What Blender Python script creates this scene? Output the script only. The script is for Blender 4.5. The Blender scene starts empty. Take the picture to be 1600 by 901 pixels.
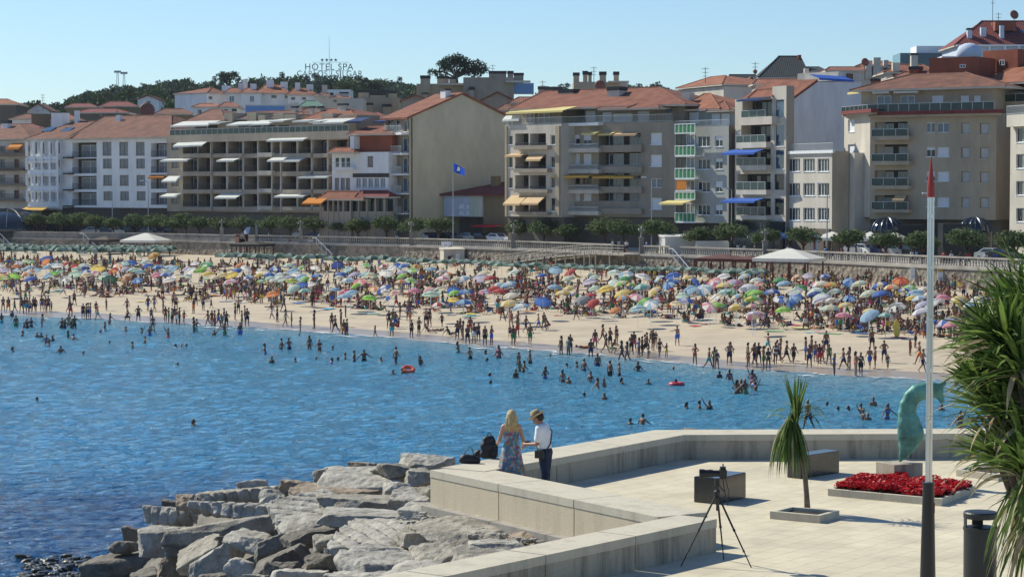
import bpy, bmesh, math, random
import numpy as np
from mathutils import Vector, Matrix, noise as mnoise
R = math.radians
scn = bpy.context.scene
col = scn.collection
random.seed(7)

# ------------------------------------------------------------------ camera, light, exposure
CAMZ = 13.0
FOC = 3500.0                      # focal length in pixels of a 1600 px wide picture
PITCH = math.atan(153.5 / FOC)
cam = bpy.data.cameras.new('camera')
cam.sensor_width = 36.0
cam.lens = 36.0 * FOC / 1600.0
cam.clip_start = 0.5
cam.clip_end = 8000
camo = bpy.data.objects.new('camera', cam)
col.objects.link(camo)
camo.location = (0, 0, CAMZ)
camo.rotation_euler = (R(90) - PITCH, 0, 0)
scn.camera = camo

SUN_EL = R(40)
SUN_DIR = Vector((-0.80 * math.cos(SUN_EL), 0.60 * math.cos(SUN_EL), math.sin(SUN_EL)))   # towards the sun
world = bpy.data.worlds.new('World')
scn.world = world
world.use_nodes = True
wn = world.node_tree
sky = wn.nodes.new('ShaderNodeTexSky')
sky.sky_type = 'NISHITA'
sky.sun_disc = False
sky.sun_elevation = SUN_EL
sky.sun_rotation = math.atan2(SUN_DIR.x, SUN_DIR.y)
sky.air_density = 1.0
sky.dust_density = 0.1
sky.ozone_density = 1.2
sky.altitude = 50
tint = wn.nodes.new('ShaderNodeMix'); tint.data_type = 'RGBA'; tint.blend_type = 'MULTIPLY'; tint.inputs[0].default_value = 1
tint.inputs[7].default_value = (0.665, 0.835, 1.06, 1)
wn.links.new(sky.outputs[0], tint.inputs[6]); wn.links.new(tint.outputs[2], wn.nodes['Background'].inputs[0])
wn.nodes['Background'].inputs[1].default_value = 0.095
sl = bpy.data.lights.new('sun', 'SUN')
sl.energy = 4.6
sl.angle = R(0.5)
sl.color = (1.0, 0.95, 0.78)
slo = bpy.data.objects.new('sun', sl)
col.objects.link(slo)
slo.rotation_euler = SUN_DIR.to_track_quat('Z', 'Y').to_euler()
scn.view_settings.view_transform = 'Standard'
scn.view_settings.look = 'None'
scn.view_settings.gamma = 1
scn.view_settings.exposure = 0.32
scn.view_settings.use_curve_mapping = False
scn.cycles.max_bounces = 6
scn.cycles.diffuse_bounces = 3
scn.cycles.glossy_bounces = 3
scn.cycles.transmission_bounces = 3
scn.cycles.transparent_max_bounces = 6

# ------------------------------------------------------------------ measuring the place from the view
CF = Vector((0, math.cos(PITCH), -math.sin(PITCH)))
CU = Vector((0, math.sin(PITCH), math.cos(PITCH)))
def ray(px, py):
    return CF + Vector((1, 0, 0)) * ((px - 800) / FOC) + CU * ((450.5 - py) / FOC)
def on_z(px, py, z):
    r = ray(px, py); t = (z - CAMZ) / r.z
    return Vector((r.x * t, r.y * t, z))
def at_y(px, py, Y):
    r = ray(px, py); t = Y / r.y
    return Vector((r.x * t, Y, CAMZ + r.z * t))
def to_px(p):
    d = Vector(p) - Vector((0, 0, CAMZ))
    w = d.dot(CF)
    return (800 + FOC * d.x / w, 450.5 - FOC * d.dot(CU) / w)
def lerp(a, b, t): return a + (b - a) * t
def interp(x, pts):
    if x <= pts[0][0]: return pts[0][1]
    for (a, va), (b, vb) in zip(pts, pts[1:]):
        if x <= b: return va + (vb - va) * (x - a) / (b - a)
    return pts[-1][1]

# ------------------------------------------------------------------ materials
MC = {}
def pmat(name, rgb, rough=0.85, var=0.12, scale=1.5, bump=0.0, bscale=8.0, metal=0.0, spec=0.5,
         rgb2=None, detail=4, coord='pos', stretch=None, trans=0.0):
    if name in MC: return MC[name]
    m = bpy.data.materials.new(name); MC[name] = m
    m.use_nodes = True
    nt = m.node_tree; N = nt.nodes; L = nt.links
    b = N['Principled BSDF']
    b.inputs['Roughness'].default_value = rough
    b.inputs['Metallic'].default_value = metal
    b.inputs['Specular IOR Level'].default_value = spec
    c = (*rgb, 1)
    if coord == 'pos':
        g = N.new('ShaderNodeNewGeometry'); src = g.outputs['Position']
    else:
        g = N.new('ShaderNodeTexCoord'); src = g.outputs['Object']
    if stretch:
        mp = N.new('ShaderNodeMapping'); mp.inputs['Scale'].default_value = stretch
        L.new(src, mp.inputs['Vector']); src = mp.outputs[0]
    if var > 0 or rgb2:
        n = N.new('ShaderNodeTexNoise'); n.inputs['Scale'].default_value = scale; n.inputs['Detail'].default_value = detail
        n.inputs['Roughness'].default_value = 0.65
        L.new(src, n.inputs['Vector'])
        r = N.new('ShaderNodeValToRGB')
        c2 = rgb2 or tuple(v * (1 - 2 * var) for v in rgb)
        c1 = rgb if rgb2 else tuple(min(1, v * (1 + var)) for v in rgb)
        r.color_ramp.elements[0].color = (*c2, 1); r.color_ramp.elements[0].position = 0.3
        r.color_ramp.elements[1].color = (*c1, 1); r.color_ramp.elements[1].position = 0.68
        L.new(n.outputs[0], r.inputs[0]); L.new(r.outputs[0], b.inputs['Base Color'])
    else:
        b.inputs['Base Color'].default_value = c
    if bump > 0:
        n2 = N.new('ShaderNodeTexNoise'); n2.inputs['Scale'].default_value = bscale; n2.inputs['Detail'].default_value = 6
        L.new(src, n2.inputs['Vector'])
        bp = N.new('ShaderNodeBump'); bp.inputs['Strength'].default_value = bump; bp.inputs['Distance'].default_value = 0.05
        L.new(n2.outputs[0], bp.inputs['Height']); L.new(bp.outputs[0], b.inputs['Normal'])
    if trans > 0:
        t = N.new('ShaderNodeBsdfTranslucent'); mx = N.new('ShaderNodeMixShader'); mx.inputs[0].default_value = trans
        if b.inputs['Base Color'].is_linked: L.new(b.inputs['Base Color'].links[0].from_socket, t.inputs[0])
        else: t.inputs[0].default_value = c
        out = N['Material Output']
        L.new(b.outputs[0], mx.inputs[1]); L.new(t.outputs[0], mx.inputs[2]); L.new(mx.outputs[0], out.inputs[0])
    return m
def plain(name, rgb, rough=0.6, metal=0.0, spec=0.5):
    return pmat(name, rgb, rough, var=0.06, scale=3, metal=metal, spec=spec)

# ------------------------------------------------------------------ mesh collecting
class MB:
    """collects faces for ONE mesh object"""
    def __init__(s): s.v = []; s.f = []; s.m = []
    def poly(s, pts, mi=0):
        n = len(s.v); s.v += [tuple(p) for p in pts]; s.f.append(tuple(range(n, n + len(pts)))); s.m.append(mi)
    def box(s, x0, x1, y0, y1, z0, z1, mi=0, top=None):
        n = len(s.v)
        s.v += [(x0, y0, z0), (x1, y0, z0), (x1, y1, z0), (x0, y1, z0), (x0, y0, z1), (x1, y0, z1), (x1, y1, z1), (x0, y1, z1)]
        F = [(0, 3, 2, 1), (4, 5, 6, 7), (0, 1, 5, 4), (1, 2, 6, 5), (2, 3, 7, 6), (3, 0, 4, 7)]
        s.f += [tuple(i + n for i in f) for f in F]; s.m += [mi] * 6
        if top is not None: s.m[-5] = top
    def hexa(s, P, mi=0):
        n = len(s.v); s.v += [tuple(p) for p in P]
        F = [(0, 3, 2, 1), (4, 5, 6, 7), (0, 1, 5, 4), (1, 2, 6, 5), (2, 3, 7, 6), (3, 0, 4, 7)]
        s.f += [tuple(i + n for i in f) for f in F]; s.m += [mi] * 6
    def tube(s, a, b, r0, r1=None, n=8, mi=0, caps=True):
        a = Vector(a); b = Vector(b); r1 = r0 if r1 is None else r1
        d = (b - a).normalized(); q = d.to_track_quat('Z', 'Y')
        k = len(s.v)
        for c, r in ((a, r0), (b, r1)):
            for i in range(n):
                t = 2 * math.pi * i / n
                s.v.append(tuple(c + q @ Vector((r * math.cos(t), r * math.sin(t), 0))))
        for i in range(n):
            j = (i + 1) % n
            s.f.append((k + i, k + j, k + n + j, k + n + i)); s.m.append(mi)
        if caps:
            s.f.append(tuple(k + i for i in reversed(range(n)))); s.m.append(mi)
            s.f.append(tuple(k + n + i for i in range(n))); s.m.append(mi)
    def path(s, pts, rs, n=8, mi=0):
        pts = [Vector(p) for p in pts]
        k = len(s.v); m = len(pts)
        if not hasattr(rs, '__len__'): rs = [rs] * m
        prev = None
        for j, p in enumerate(pts):
            d = (pts[min(j + 1, m - 1)] - pts[max(j - 1, 0)]).normalized()
            if prev is None:
                ax = d.orthogonal().normalized()
            else:
                ax = (prev - d * prev.dot(d)).normalized()
            prev = ax; ay = d.cross(ax)
            for i in range(n):
                t = 2 * math.pi * i / n
                s.v.append(tuple(p + (ax * math.cos(t) + ay * math.sin(t)) * rs[j]))
        for j in range(m - 1):
            for i in range(n):
                i2 = (i + 1) % n
                s.f.append((k + j * n + i, k + j * n + i2, k + (j + 1) * n + i2, k + (j + 1) * n + i)); s.m.append(mi)
        s.f.append(tuple(k + i for i in reversed(range(n)))); s.m.append(mi)
        s.f.append(tuple(k + (m - 1) * n + i for i in range(n))); s.m.append(mi)
    def lathe(s, prof, n=16, c=(0, 0, 0), mi=0):
        k = len(s.v)
        for r, z in prof:
            for i in range(n):
                t = 2 * math.pi * i / n
                s.v.append((c[0] + r * math.cos(t), c[1] + r * math.sin(t), c[2] + z))
        for j in range(len(prof) - 1):
            for i in range(n):
                i2 = (i + 1) % n
                s.f.append((k + j * n + i, k + j * n + i2, k + (j + 1) * n + i2, k + (j + 1) * n + i)); s.m.append(mi)
        s.f.append(tuple(k + i for i in reversed(range(n)))); s.m.append(mi)
        s.f.append(tuple(k + (len(prof) - 1) * n + i for i in range(n))); s.m.append(mi)
    def arrays(s, V, Fq, mi=0, M=None):
        k = len(s.v)
        if M is not None:
            A = np.array(M.to_3x3()); V = V @ A.T + np.array(M.translation)
        s.v += [tuple(p) for p in V.tolist()]
        s.f += [tuple(i + k for i in f) for f in Fq]
        s.m += [mi] * len(Fq)
    def mesh(s, name, mats, smooth=False):
        me = bpy.data.meshes.new(name)
        me.from_pydata(s.v, [], s.f)
        for m in (mats if isinstance(mats, (list, tuple)) else [mats]): me.materials.append(m)
        me.polygons.foreach_set('material_index', s.m)
        if smooth: me.polygons.foreach_set('use_smooth', [True] * len(me.polygons))
        me.update()
        return me
    def build(s, name, mats, parent=None, smooth=False, **kw):
        return link(name, s.mesh(name, mats, smooth), parent, **kw)

def link(name, data, parent=None, loc=None, rotz=None, label=None, cat=None, group=None, kind=None):
    o = bpy.data.objects.new(name, data); col.objects.link(o)
    if parent is not None: o.parent = parent
    if loc is not None: o.location = loc
    if rotz is not None: o.rotation_euler = (0, 0, rotz)
    tag(o, label, cat, group, kind)
    return o
def tag(o, label=None, cat=None, group=None, kind=None):
    if label: o['label'] = label
    if cat: o['category'] = cat
    if group: o['group'] = group
    if kind: o['kind'] = kind
    return o
def thing(name, label, cat, loc=(0, 0, 0), rotz=0, group=None):
    return link(name, None, None, loc, rotz, label, cat, group)
KIDS = {}
def kids(o):
    return [c for c in bpy.data.objects if c.parent == o]
def dup(root, children, loc, rotz=0, scale=1.0, label=None, cat=None, group=None):
    """copy a thing (root + list of (child, [grandchildren]))"""
    r = root.copy(); col.objects.link(r); r.location = loc; r.rotation_euler = (0, 0, rotz)
    r.scale = (scale,) * 3 if not hasattr(scale, '__len__') else scale
    out = []
    for c, gs in children:
        d = c.copy(); col.objects.link(d); d.parent = r
        gg = []
        for g in gs:
            e = g.copy(); col.objects.link(e); e.parent = d; gg.append((e, []))
        out.append((d, gg))
    tag(r, label, cat, group)
    return r, out
def setmat(o, m, i=0):
    s = o.material_slots[i]; s.link = 'OBJECT'; s.material = m

# ------------------------------------------------------------------ numpy surface extraction
def surface_nets(F, org, h):
    nx, ny, nz = F.shape
    S = F < 0
    cs = np.zeros((nx - 1, ny - 1, nz - 1, 3)); cn = np.zeros((nx - 1, ny - 1, nz - 1))
    def edge(ax):
        sl0 = [slice(None)] * 3; sl1 = [slice(None)] * 3
        sl0[ax] = slice(0, -1); sl1[ax] = slice(1, None)
        a = F[tuple(sl0)]; b = F[tuple(sl1)]
        cr = (a < 0) != (b < 0)
        t = np.where(cr, a / np.where(cr, a - b, 1), 0)
        idx = np.indices(a.shape).transpose(1, 2, 3, 0).astype(float)
        idx[..., ax] += t
        return cr, idx
    E = []
    for ax in range(3):
        cr, pos = edge(ax); E.append(cr)
        o1, o2 = [i for i in range(3) if i != ax]
        for d1 in (0, 1):
            for d2 in (0, 1):
                s = [slice(None)] * 3
                s[o1] = slice(d1, cr.shape[o1] - 1 + d1); s[o2] = slice(d2, cr.shape[o2] - 1 + d2)
                c = cr[tuple(s)]
                cs += pos[tuple(s)] * c[..., None]; cn += c
    act = cn > 0
    ids = -np.ones(act.shape, int); ids[act] = np.arange(act.sum())
    V = cs[act] / cn[act][:, None] * h + np.array(org)
    Q = []
    for ax in range(3):
        cr = E[ax]
        o1, o2 = [(1, 2), (2, 0), (0, 1)][ax]
        s = [slice(None)] * 3; s[o1] = slice(1, -1); s[o2] = slice(1, -1)
        I = np.argwhere(cr[tuple(s)])
        if len(I) == 0: continue
        I[:, o1] += 1; I[:, o2] += 1
        sg = S[tuple(I.T)]
        def cell(d1, d2):
            J = I.copy(); J[:, o1] -= d1; J[:, o2] -= d2
            return ids[tuple(J.T)]
        q = np.stack([cell(0, 0), cell(1, 0), cell(1, 1), cell(0, 1)], 1)
        q[~sg] = q[~sg][:, ::-1]
        Q.append(q)
    return V, np.concatenate(Q)

def smin(a, b, k):
    h = np.clip(0.5 + 0.5 * (b - a) / k, 0, 1)
    return b + (a - b) * h - k * h * (1 - h)

def caps_mesh(prims, h=0.02, pad=0.05, k=0.03):
    """prims: ('c', A, B, ra, rb, k) tapered capsule | ('e', C, radii, k, rot) ellipsoid -> V, quads (one continuous surface)"""
    lo = np.full(3, 1e9); hi = -lo
    for p in prims:
        if p[0] == 'c':
            for q in (p[1], p[2]):
                r = max(p[3], p[4]); lo = np.minimum(lo, np.array(q) - r); hi = np.maximum(hi, np.array(q) + r)
        else:
            r = max(p[2]); lo = np.minimum(lo, np.array(p[1]) - r); hi = np.maximum(hi, np.array(p[1]) + r)
    lo -= pad; hi += pad
    n = np.ceil((hi - lo) / h).astype(int) + 2
    ax = [lo[i] + np.arange(n[i]) * h for i in range(3)]
    F = np.full(n, 1.0)
    for p in prims:
        if p[0] == 'c':
            A, B = np.array(p[1], float), np.array(p[2], float); ra, rb = p[3], p[4]; kk = p[5] if len(p) > 5 else k
            r = max(ra, rb); l = np.minimum(A, B) - r - 0.08; u = np.maximum(A, B) + r + 0.08
        else:
            A = np.array(p[1], float); kk = p[3] if len(p) > 3 else k; r = max(p[2]); l = A - r - 0.08; u = A + r + 0.08
        i0 = [int(max(0, (l[i] - lo[i]) // h)) for i in range(3)]
        i1 = [int(min(n[i], (u[i] - lo[i]) // h + 2)) for i in range(3)]
        if any(i1[i] <= i0[i] for i in range(3)): continue
        X, Y, Z = np.meshgrid(*[ax[i][i0[i]:i1[i]] for i in range(3)], indexing='ij')
        if p[0] == 'c':
            D = B - A; L2 = max(D @ D, 1e-9)
            t = np.clip(((X - A[0]) * D[0] + (Y - A[1]) * D[1] + (Z - A[2]) * D[2]) / L2, 0, 1)
            d = np.sqrt((X - A[0] - t * D[0]) ** 2 + (Y - A[1] - t * D[1]) ** 2 + (Z - A[2] - t * D[2]) ** 2) - (ra + (rb - ra) * t)
        else:
            rr = p[2]; rot = p[4] if len(p) > 4 else None
            x, y, z = X - A[0], Y - A[1], Z - A[2]
            if rot is not None:
                M = np.array(rot.to_3x3().inverted())
                x, y, z = M[0, 0] * x + M[0, 1] * y + M[0, 2] * z, M[1, 0] * x + M[1, 1] * y + M[1, 2] * z, M[2, 0] * x + M[2, 1] * y + M[2, 2] * z
            q = np.sqrt((x / rr[0]) ** 2 + (y / rr[1]) ** 2 + (z / rr[2]) ** 2)
            d = (q - 1) * min(rr)
        s = tuple(slice(i0[i], i1[i]) for i in range(3))
        F[s] = smin(F[s], d, kk)
    return surface_nets(F, lo, h)

_rs = np.random.RandomState(5)
_lat = _rs.rand(32, 32, 32) * 2 - 1
def vnoise(X, Y, Z):
    xi, yi, zi = np.floor(X).astype(int), np.floor(Y).astype(int), np.floor(Z).astype(int)
    fx, fy, fz = X - xi, Y - yi, Z - zi
    fx, fy, fz = [f * f * (3 - 2 * f) for f in (fx, fy, fz)]
    g = lambda a, b, c: _lat[(xi + a) % 32, (yi + b) % 32, (zi + c) % 32]
    x00 = g(0, 0, 0) * (1 - fx) + g(1, 0, 0) * fx; x10 = g(0, 1, 0) * (1 - fx) + g(1, 1, 0) * fx
    x01 = g(0, 0, 1) * (1 - fx) + g(1, 0, 1) * fx; x11 = g(0, 1, 1) * (1 - fx) + g(1, 1, 1) * fx
    return (x00 * (1 - fy) + x10 * fy) * (1 - fz) + (x01 * (1 - fy) + x11 * fy) * fz
def fbm(X, Y, Z, o=3):
    s = 0; a = 1
    for i in range(o):
        s = s + a * vnoise(X * 2 ** i + 7.3 * i, Y * 2 ** i + 3.1 * i, Z * 2 ** i + 5.7 * i); a *= 0.5
    return s
# ================================================================== SETTING
# shoreline and sea wall, measured in the view
SHORE = [(-900, 430), (-500, 455), (-150, 480), (0, 492), (150, 498), (400, 512), (588, 525), (750, 540), (900, 552), (1000, 560),
         (1150, 576), (1300, 585), (1430, 592), (1600, 601), (2000, 630), (2500, 680)]
WALLD = [(-900, 520), (-500, 450), (-150, 390), (0, 376), (200, 362), (430, 338), (630, 322), (830, 300), (1000, 278), (1300, 249),
         (1450, 234), (1700, 214), (2000, 195), (2500, 170)]
PROM = 5.0
def shore_pt(px): return on_z(px, interp(px, SHORE), 0.0)
def wall_pt(px, off=0.0, z=PROM):
    Y = interp(px, WALLD)
    p = Vector(((px - 800) / FOC * Y * 1.0, Y, z))
    if off:
        q = Vector(((px + 5 - 800) / FOC * interp(px + 5, WALLD), interp(px + 5, WALLD), z))
        t = (q - p).normalized(); n = Vector((-t.y, t.x, 0))
        if n.y < 0: n = -n
        p = p + n * off
    return p
def wall_at(px, off=0.0, z=PROM):
    q = px
    for _ in range(5): p = wall_pt(q, off, z); q += px - to_px(p)[0]
    return p
def beach_pt(px, t, lift=0.0):
    a = shore_pt(px); b = wall_pt(px)
    x, y = lerp(a.x, b.x, t), lerp(a.y, b.y, t)
    return Vector((x, y, beach_z(t) + lift))
def beach_z(t):
    return (2.9 * min(t, 1.02) ** 0.85) if t > 0 else t * 9
def beach_at(px, py):
    """point of the sand seen at a pixel"""
    lo, hi = -0.3, 1.0
    a = shore_pt(px); b = wall_pt(px)
    for _ in range(30):
        m = (lo + hi) / 2
        p = beach_pt(px, m)
        if to_px(p)[1] > py: lo = m
        else: hi = m
    return beach_pt(px, lo), lo

# ---- sand
sand_m = pmat('sand', (0.475, 0.395, 0.29), 0.95, var=0.10, scale=0.25, bump=0.6, bscale=2.0)
wet_m = pmat('wet sand', (0.36, 0.30, 0.235), 0.28, var=0.08, scale=0.3, bump=0.1, bscale=1.5)
mb = MB()
pxs = list(range(-900, 2501, 50)); ts = [-0.35, -0.1, -0.03, 0, 0.012, 0.03, 0.045, 0.065, 0.1, 0.15, 0.22, 0.3, 0.4, 0.5, 0.6, 0.7, 0.8, 0.9, 1.0, 1.02]
for px in pxs:
    for t in ts:
        p = beach_pt(px, t)
        if t > 0.1: p.z += 0.10 * mnoise.noise(Vector((p.x * .12, p.y * .12, 0)))
        mb.v.append(tuple(p))
n = len(ts)
for i in range(len(pxs) - 1):
    for j in range(n - 1):
        mb.f.append((i * n + j, (i + 1) * n + j, (i + 1) * n + j + 1, i * n + j + 1)); mb.m.append(1 if ts[j] < 0.045 else 0)
mb.build('beach_sand', [sand_m, wet_m], smooth=True, kind='structure')

# ---- sea
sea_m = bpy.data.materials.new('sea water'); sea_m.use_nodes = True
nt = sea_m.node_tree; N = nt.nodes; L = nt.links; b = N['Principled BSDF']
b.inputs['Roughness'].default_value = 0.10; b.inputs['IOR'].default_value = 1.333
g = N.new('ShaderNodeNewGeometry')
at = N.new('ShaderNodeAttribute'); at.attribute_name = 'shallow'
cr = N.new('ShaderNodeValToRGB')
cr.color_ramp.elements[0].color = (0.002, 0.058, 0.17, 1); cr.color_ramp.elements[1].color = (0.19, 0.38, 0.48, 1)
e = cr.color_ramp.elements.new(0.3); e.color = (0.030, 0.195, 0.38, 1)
e = cr.color_ramp.elements.new(0.62); e.color = (0.070, 0.30, 0.46, 1)  # water base colours brightened to stand in for reflected sky
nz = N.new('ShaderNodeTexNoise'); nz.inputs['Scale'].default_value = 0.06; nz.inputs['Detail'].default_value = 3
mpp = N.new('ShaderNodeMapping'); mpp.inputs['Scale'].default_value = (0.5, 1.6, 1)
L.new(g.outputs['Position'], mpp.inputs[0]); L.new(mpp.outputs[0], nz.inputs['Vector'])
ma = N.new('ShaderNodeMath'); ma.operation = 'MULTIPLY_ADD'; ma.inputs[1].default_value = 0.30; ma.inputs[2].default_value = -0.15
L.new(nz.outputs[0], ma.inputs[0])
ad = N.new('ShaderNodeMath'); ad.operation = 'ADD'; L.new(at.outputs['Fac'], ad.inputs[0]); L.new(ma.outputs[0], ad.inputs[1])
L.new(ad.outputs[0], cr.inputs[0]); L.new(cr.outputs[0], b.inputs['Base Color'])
def wave(scale, sx, sy, dist, prev=None, detail=3, strength=1.0):
    mp = N.new('ShaderNodeMapping'); mp.inputs['Scale'].default_value = (sx, sy, 1); mp.inputs['Rotation'].default_value = (0, 0, 0.25)
    L.new(g.outputs['Position'], mp.inputs[0])
    t = N.new('ShaderNodeTexNoise'); t.inputs['Scale'].default_value = scale; t.inputs['Detail'].default_value = detail; t.inputs['Roughness'].default_value = 0.6
    t.inputs['Distortion'].default_value = 0.4
    L.new(mp.outputs[0], t.inputs['Vector'])
    bp = N.new('ShaderNodeBump'); bp.inputs['Strength'].default_value = strength; bp.inputs['Distance'].default_value = dist
    L.new(t.outputs[0], bp.inputs['Height'])
    if prev: L.new(prev.outputs[0], bp.inputs['Normal'])
    return bp
w1 = wave(0.9, 0.6, 1.2, 0.75)
w2 = wave(2.8, 0.6, 1.1, 0.34, w1, 5)
L.new(w2.outputs[0], b.inputs['Normal'])
# real waves on a fine grid in front of the camera, flat to the horizon beyond it
def shallow_at(x, y):
    # distance from the shore line
    px = 800 + FOC * x / max(y, 1)
    s = shore_pt(max(-900, min(2500, px)))
    d = (s.y - y) * 0.8
    return d
mb = MB(); sh = []
rows = [26]
while rows[-1] < 250: rows.append(rows[-1] * 1.0042)
colsx = [-2600, -1700, -1000] + list(range(-600, 2301, 9)) + [2900, 3800]
for y in rows:
    for cpx in colsx:
        x = (cpx - 800) / FOC * y
        q = Vector((x * 0.42, y * 0.8, 0)); q2 = Vector((x * 1.2 + 4, y * 2.2, 3)); q3 = Vector((x * 2.2, y * 3.6, 5))
        amp = 0.5 + 0.5 * min(1, max(0, shallow_at(x, y) / 25))
        a2 = 1.0 if y < 100 else max(0, 1 - (y - 100) / 60)
        z = amp * (0.085 * mnoise.noise(q) + 0.085 * mnoise.noise(q2) + a2 * 0.05 * mnoise.noise(q3) + 0.03 * mnoise.noise(Vector((x * .13, y * .25, 9))))
        mb.v.append((x, y, z))
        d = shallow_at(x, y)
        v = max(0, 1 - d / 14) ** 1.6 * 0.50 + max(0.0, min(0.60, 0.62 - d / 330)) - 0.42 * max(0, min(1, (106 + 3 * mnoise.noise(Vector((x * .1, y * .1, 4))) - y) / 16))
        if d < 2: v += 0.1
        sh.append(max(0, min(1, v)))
n = len(colsx)
for i in range(len(rows) - 1):
    for j in range(n - 1):
        mb.f.append((i * n + j, i * n + j + 1, (i + 1) * n + j + 1, (i + 1) * n + j)); mb.m.append(0)
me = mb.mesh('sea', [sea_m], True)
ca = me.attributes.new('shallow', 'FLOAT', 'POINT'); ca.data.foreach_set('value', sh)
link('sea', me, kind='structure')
mb = MB()   # open sea round the bay: one flat ring, a step lower at the seams
mb.poly([(-1500, -60, -0.12), (1400, -60, -0.12), (1400, 1000, -0.12), (-1500, 1000, -0.12)])
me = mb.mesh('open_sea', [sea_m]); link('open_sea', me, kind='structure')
# foam lines at the edge of the sand
foam_m = pmat('sea foam', (0.75, 0.78, 0.8), 0.7, var=0.05)
mb = MB(); rnd = random.Random(3)
for k in range(46):
    px0 = rnd.uniform(-60, 1500); l = rnd.uniform(8, 45); off = rnd.choice([-0.004, -0.012, -0.03, 0.0])
    a = []; 
    for i in range(9):
        px = px0 + l * i / 8; p = shore_pt(px); q = wall_pt(px)
        w = 0.0035 * math.sin(math.pi * i / 8) * rnd.uniform(.4, 1)
        c = off + 0.003 * math.sin(i * 1.3 + k)
        u = Vector((q.x - p.x, q.y - p.y, 0))
        a.append((p + u * (c - w), p + u * (c + w)))
    zf = 0.08 if off <= 0 else 0.2
    for i in range(8):
        mb.poly([(a[i][0].x, a[i][0].y, zf), (a[i + 1][0].x, a[i + 1][0].y, zf), (a[i + 1][1].x, a[i + 1][1].y, zf), (a[i][1].x, a[i][1].y, zf)])
mb.build('wave_foam', foam_m, kind='stuff', label='thin white lines of foam where small waves reach the sand')

# ---- promenade, road and the town's ground rising to the wooded hill
RIDGE = [(-900, 215), (-300, 195), (0, 184), (60, 176), (110, 182), (140, 165), (190, 158), (240, 152), (290, 150), (350, 150), (410, 148), (530, 142), (600, 146),
         (650, 152), (760, 160), (880, 158), (1000, 158), (1060, 156), (1200, 140), (1400, 118), (1500, 90), (1700, 80), (2500, 120)]
paving_m = pmat('promenade paving', (0.36, 0.33, 0.30), 0.9, var=0.1, scale=0.4, bump=0.3)
ground_m = pmat('town ground', (0.16, 0.15, 0.11), 0.95, var=0.25, scale=0.05, rgb2=(0.06, 0.085, 0.035))
def ground_z(px, Y):
    dw = interp(px, WALLD)
    zr = CAMZ + (297 - interp(px, RIDGE)) / FOC * 900
    t = (Y - dw - 75) / (900 - dw - 75)
    t = max(0, min(1, t))
    t2 = t * t * (3 - 2 * t) * 0.45 + t * 0.55
    z = PROM + (zr - PROM) * t2
    if Y > 900: z = zr - (Y - 900) * 0.10
    return max(z, -3 if Y > 900 else PROM)
def ground_px(px, Y):
    x = (px - 800) / FOC * Y
    return Vector((x, Y, ground_z(px, Y)))
mb = MB(); pxs = list(range(-900, 2501, 50)); fr = [0.0, 30, 60, 75, 110, 150, 200, 270, 350, 450, 560, 700, 900, 1300]
for px in pxs:
    dw = interp(px, WALLD)
    for i, f in enumerate(fr):
        if i == 0: p = wall_pt(px, 0.3, PROM); mb.v.append(tuple(p)); continue
        Y = dw + f
        if Y > 900 and f < 700: Y = dw + f
        mb.v.append(tuple(ground_px(px, Y)))
n = len(fr)
for i in range(len(pxs) - 1):
    for j in range(n - 1):
        mb.f.append((i * n + j, (i + 1) * n + j, (i + 1) * n + j + 1, i * n + j + 1)); mb.m.append(0 if j < 3 else 1)
mb.build('town_ground', [paving_m, ground_m], kind='structure')
asph = pmat('asphalt', (0.055, 0.055, 0.058), 0.9, var=0.1, scale=1)
def strip(name, o0, o1, z, m, x0=-500, x1=2300, step=25, solid=0.0, **kw):
    mb = MB(); xs = list(range(x0, x1 + 1, step))
    for a, c in zip(xs, xs[1:]):
        P = [wall_pt(a, o0, z), wall_pt(c, o0, z), wall_pt(c, o1, z), wall_pt(a, o1, z)]
        if solid:
            D = [p - Vector((0, 0, solid)) for p in P]; mb.hexa(D + P)
        else: mb.poly(P)
    return mb.build(name, m, **kw)
strip('road', 9.0, 16.5, PROM + 0.35, asph, solid=.34, kind='structure')
strip('kerb', 8.7, 9.0, PROM + 0.45, plain('kerb stone', (0.4, 0.39, 0.37)), solid=0.44, kind='structure')
strip('pavement', 16.5, 20.0, PROM + 0.45, paving_m, solid=0.44, kind='structure')

# ---- sea wall with balustrade
stone_m = bpy.data.materials.new('rubble stone wall'); stone_m.use_nodes = True
nt = stone_m.node_tree; N = nt.nodes; L = nt.links; b = N['Principled BSDF']; b.inputs['Roughness'].default_value = 0.95
g = N.new('ShaderNodeNewGeometry'); v = N.new('ShaderNodeTexVoronoi'); v.inputs['Scale'].default_value = 1.7
v.inputs['Randomness'].default_value = 1
L.new(g.outputs['Position'], v.inputs['Vector'])
cr = N.new('ShaderNodeValToRGB'); cr.color_ramp.elements[0].color = (0.10, 0.088, 0.075, 1); cr.color_ramp.elements[1].color = (0.42, 0.35, 0.275, 1)
e = cr.color_ramp.elements.new(0.5); e.color = (0.26, 0.225, 0.185, 1)
sx = N.new('ShaderNodeSeparateColor'); L.new(v.outputs['Color'], sx.inputs[0])
nz = N.new('ShaderNodeTexNoise'); nz.inputs['Scale'].default_value = 0.35; nz.inputs['Detail'].default_value = 4; L.new(g.outputs['Position'], nz.inputs['Vector'])
mx = N.new('ShaderNodeMath'); mx.operation = 'MULTIPLY_ADD'; mx.inputs[1].default_value = 0.55; L.new(sx.outputs[0], mx.inputs[0])
m2 = N.new('ShaderNodeMath'); m2.operation = 'MULTIPLY'; m2.inputs[1].default_value = 0.42; L.new(nz.outputs[0], m2.inputs[0]); L.new(m2.outputs[0], mx.inputs[2])
L.new(mx.outputs[0], cr.inputs[0]); L.new(cr.outputs[0], b.inputs['Base Color'])
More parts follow.
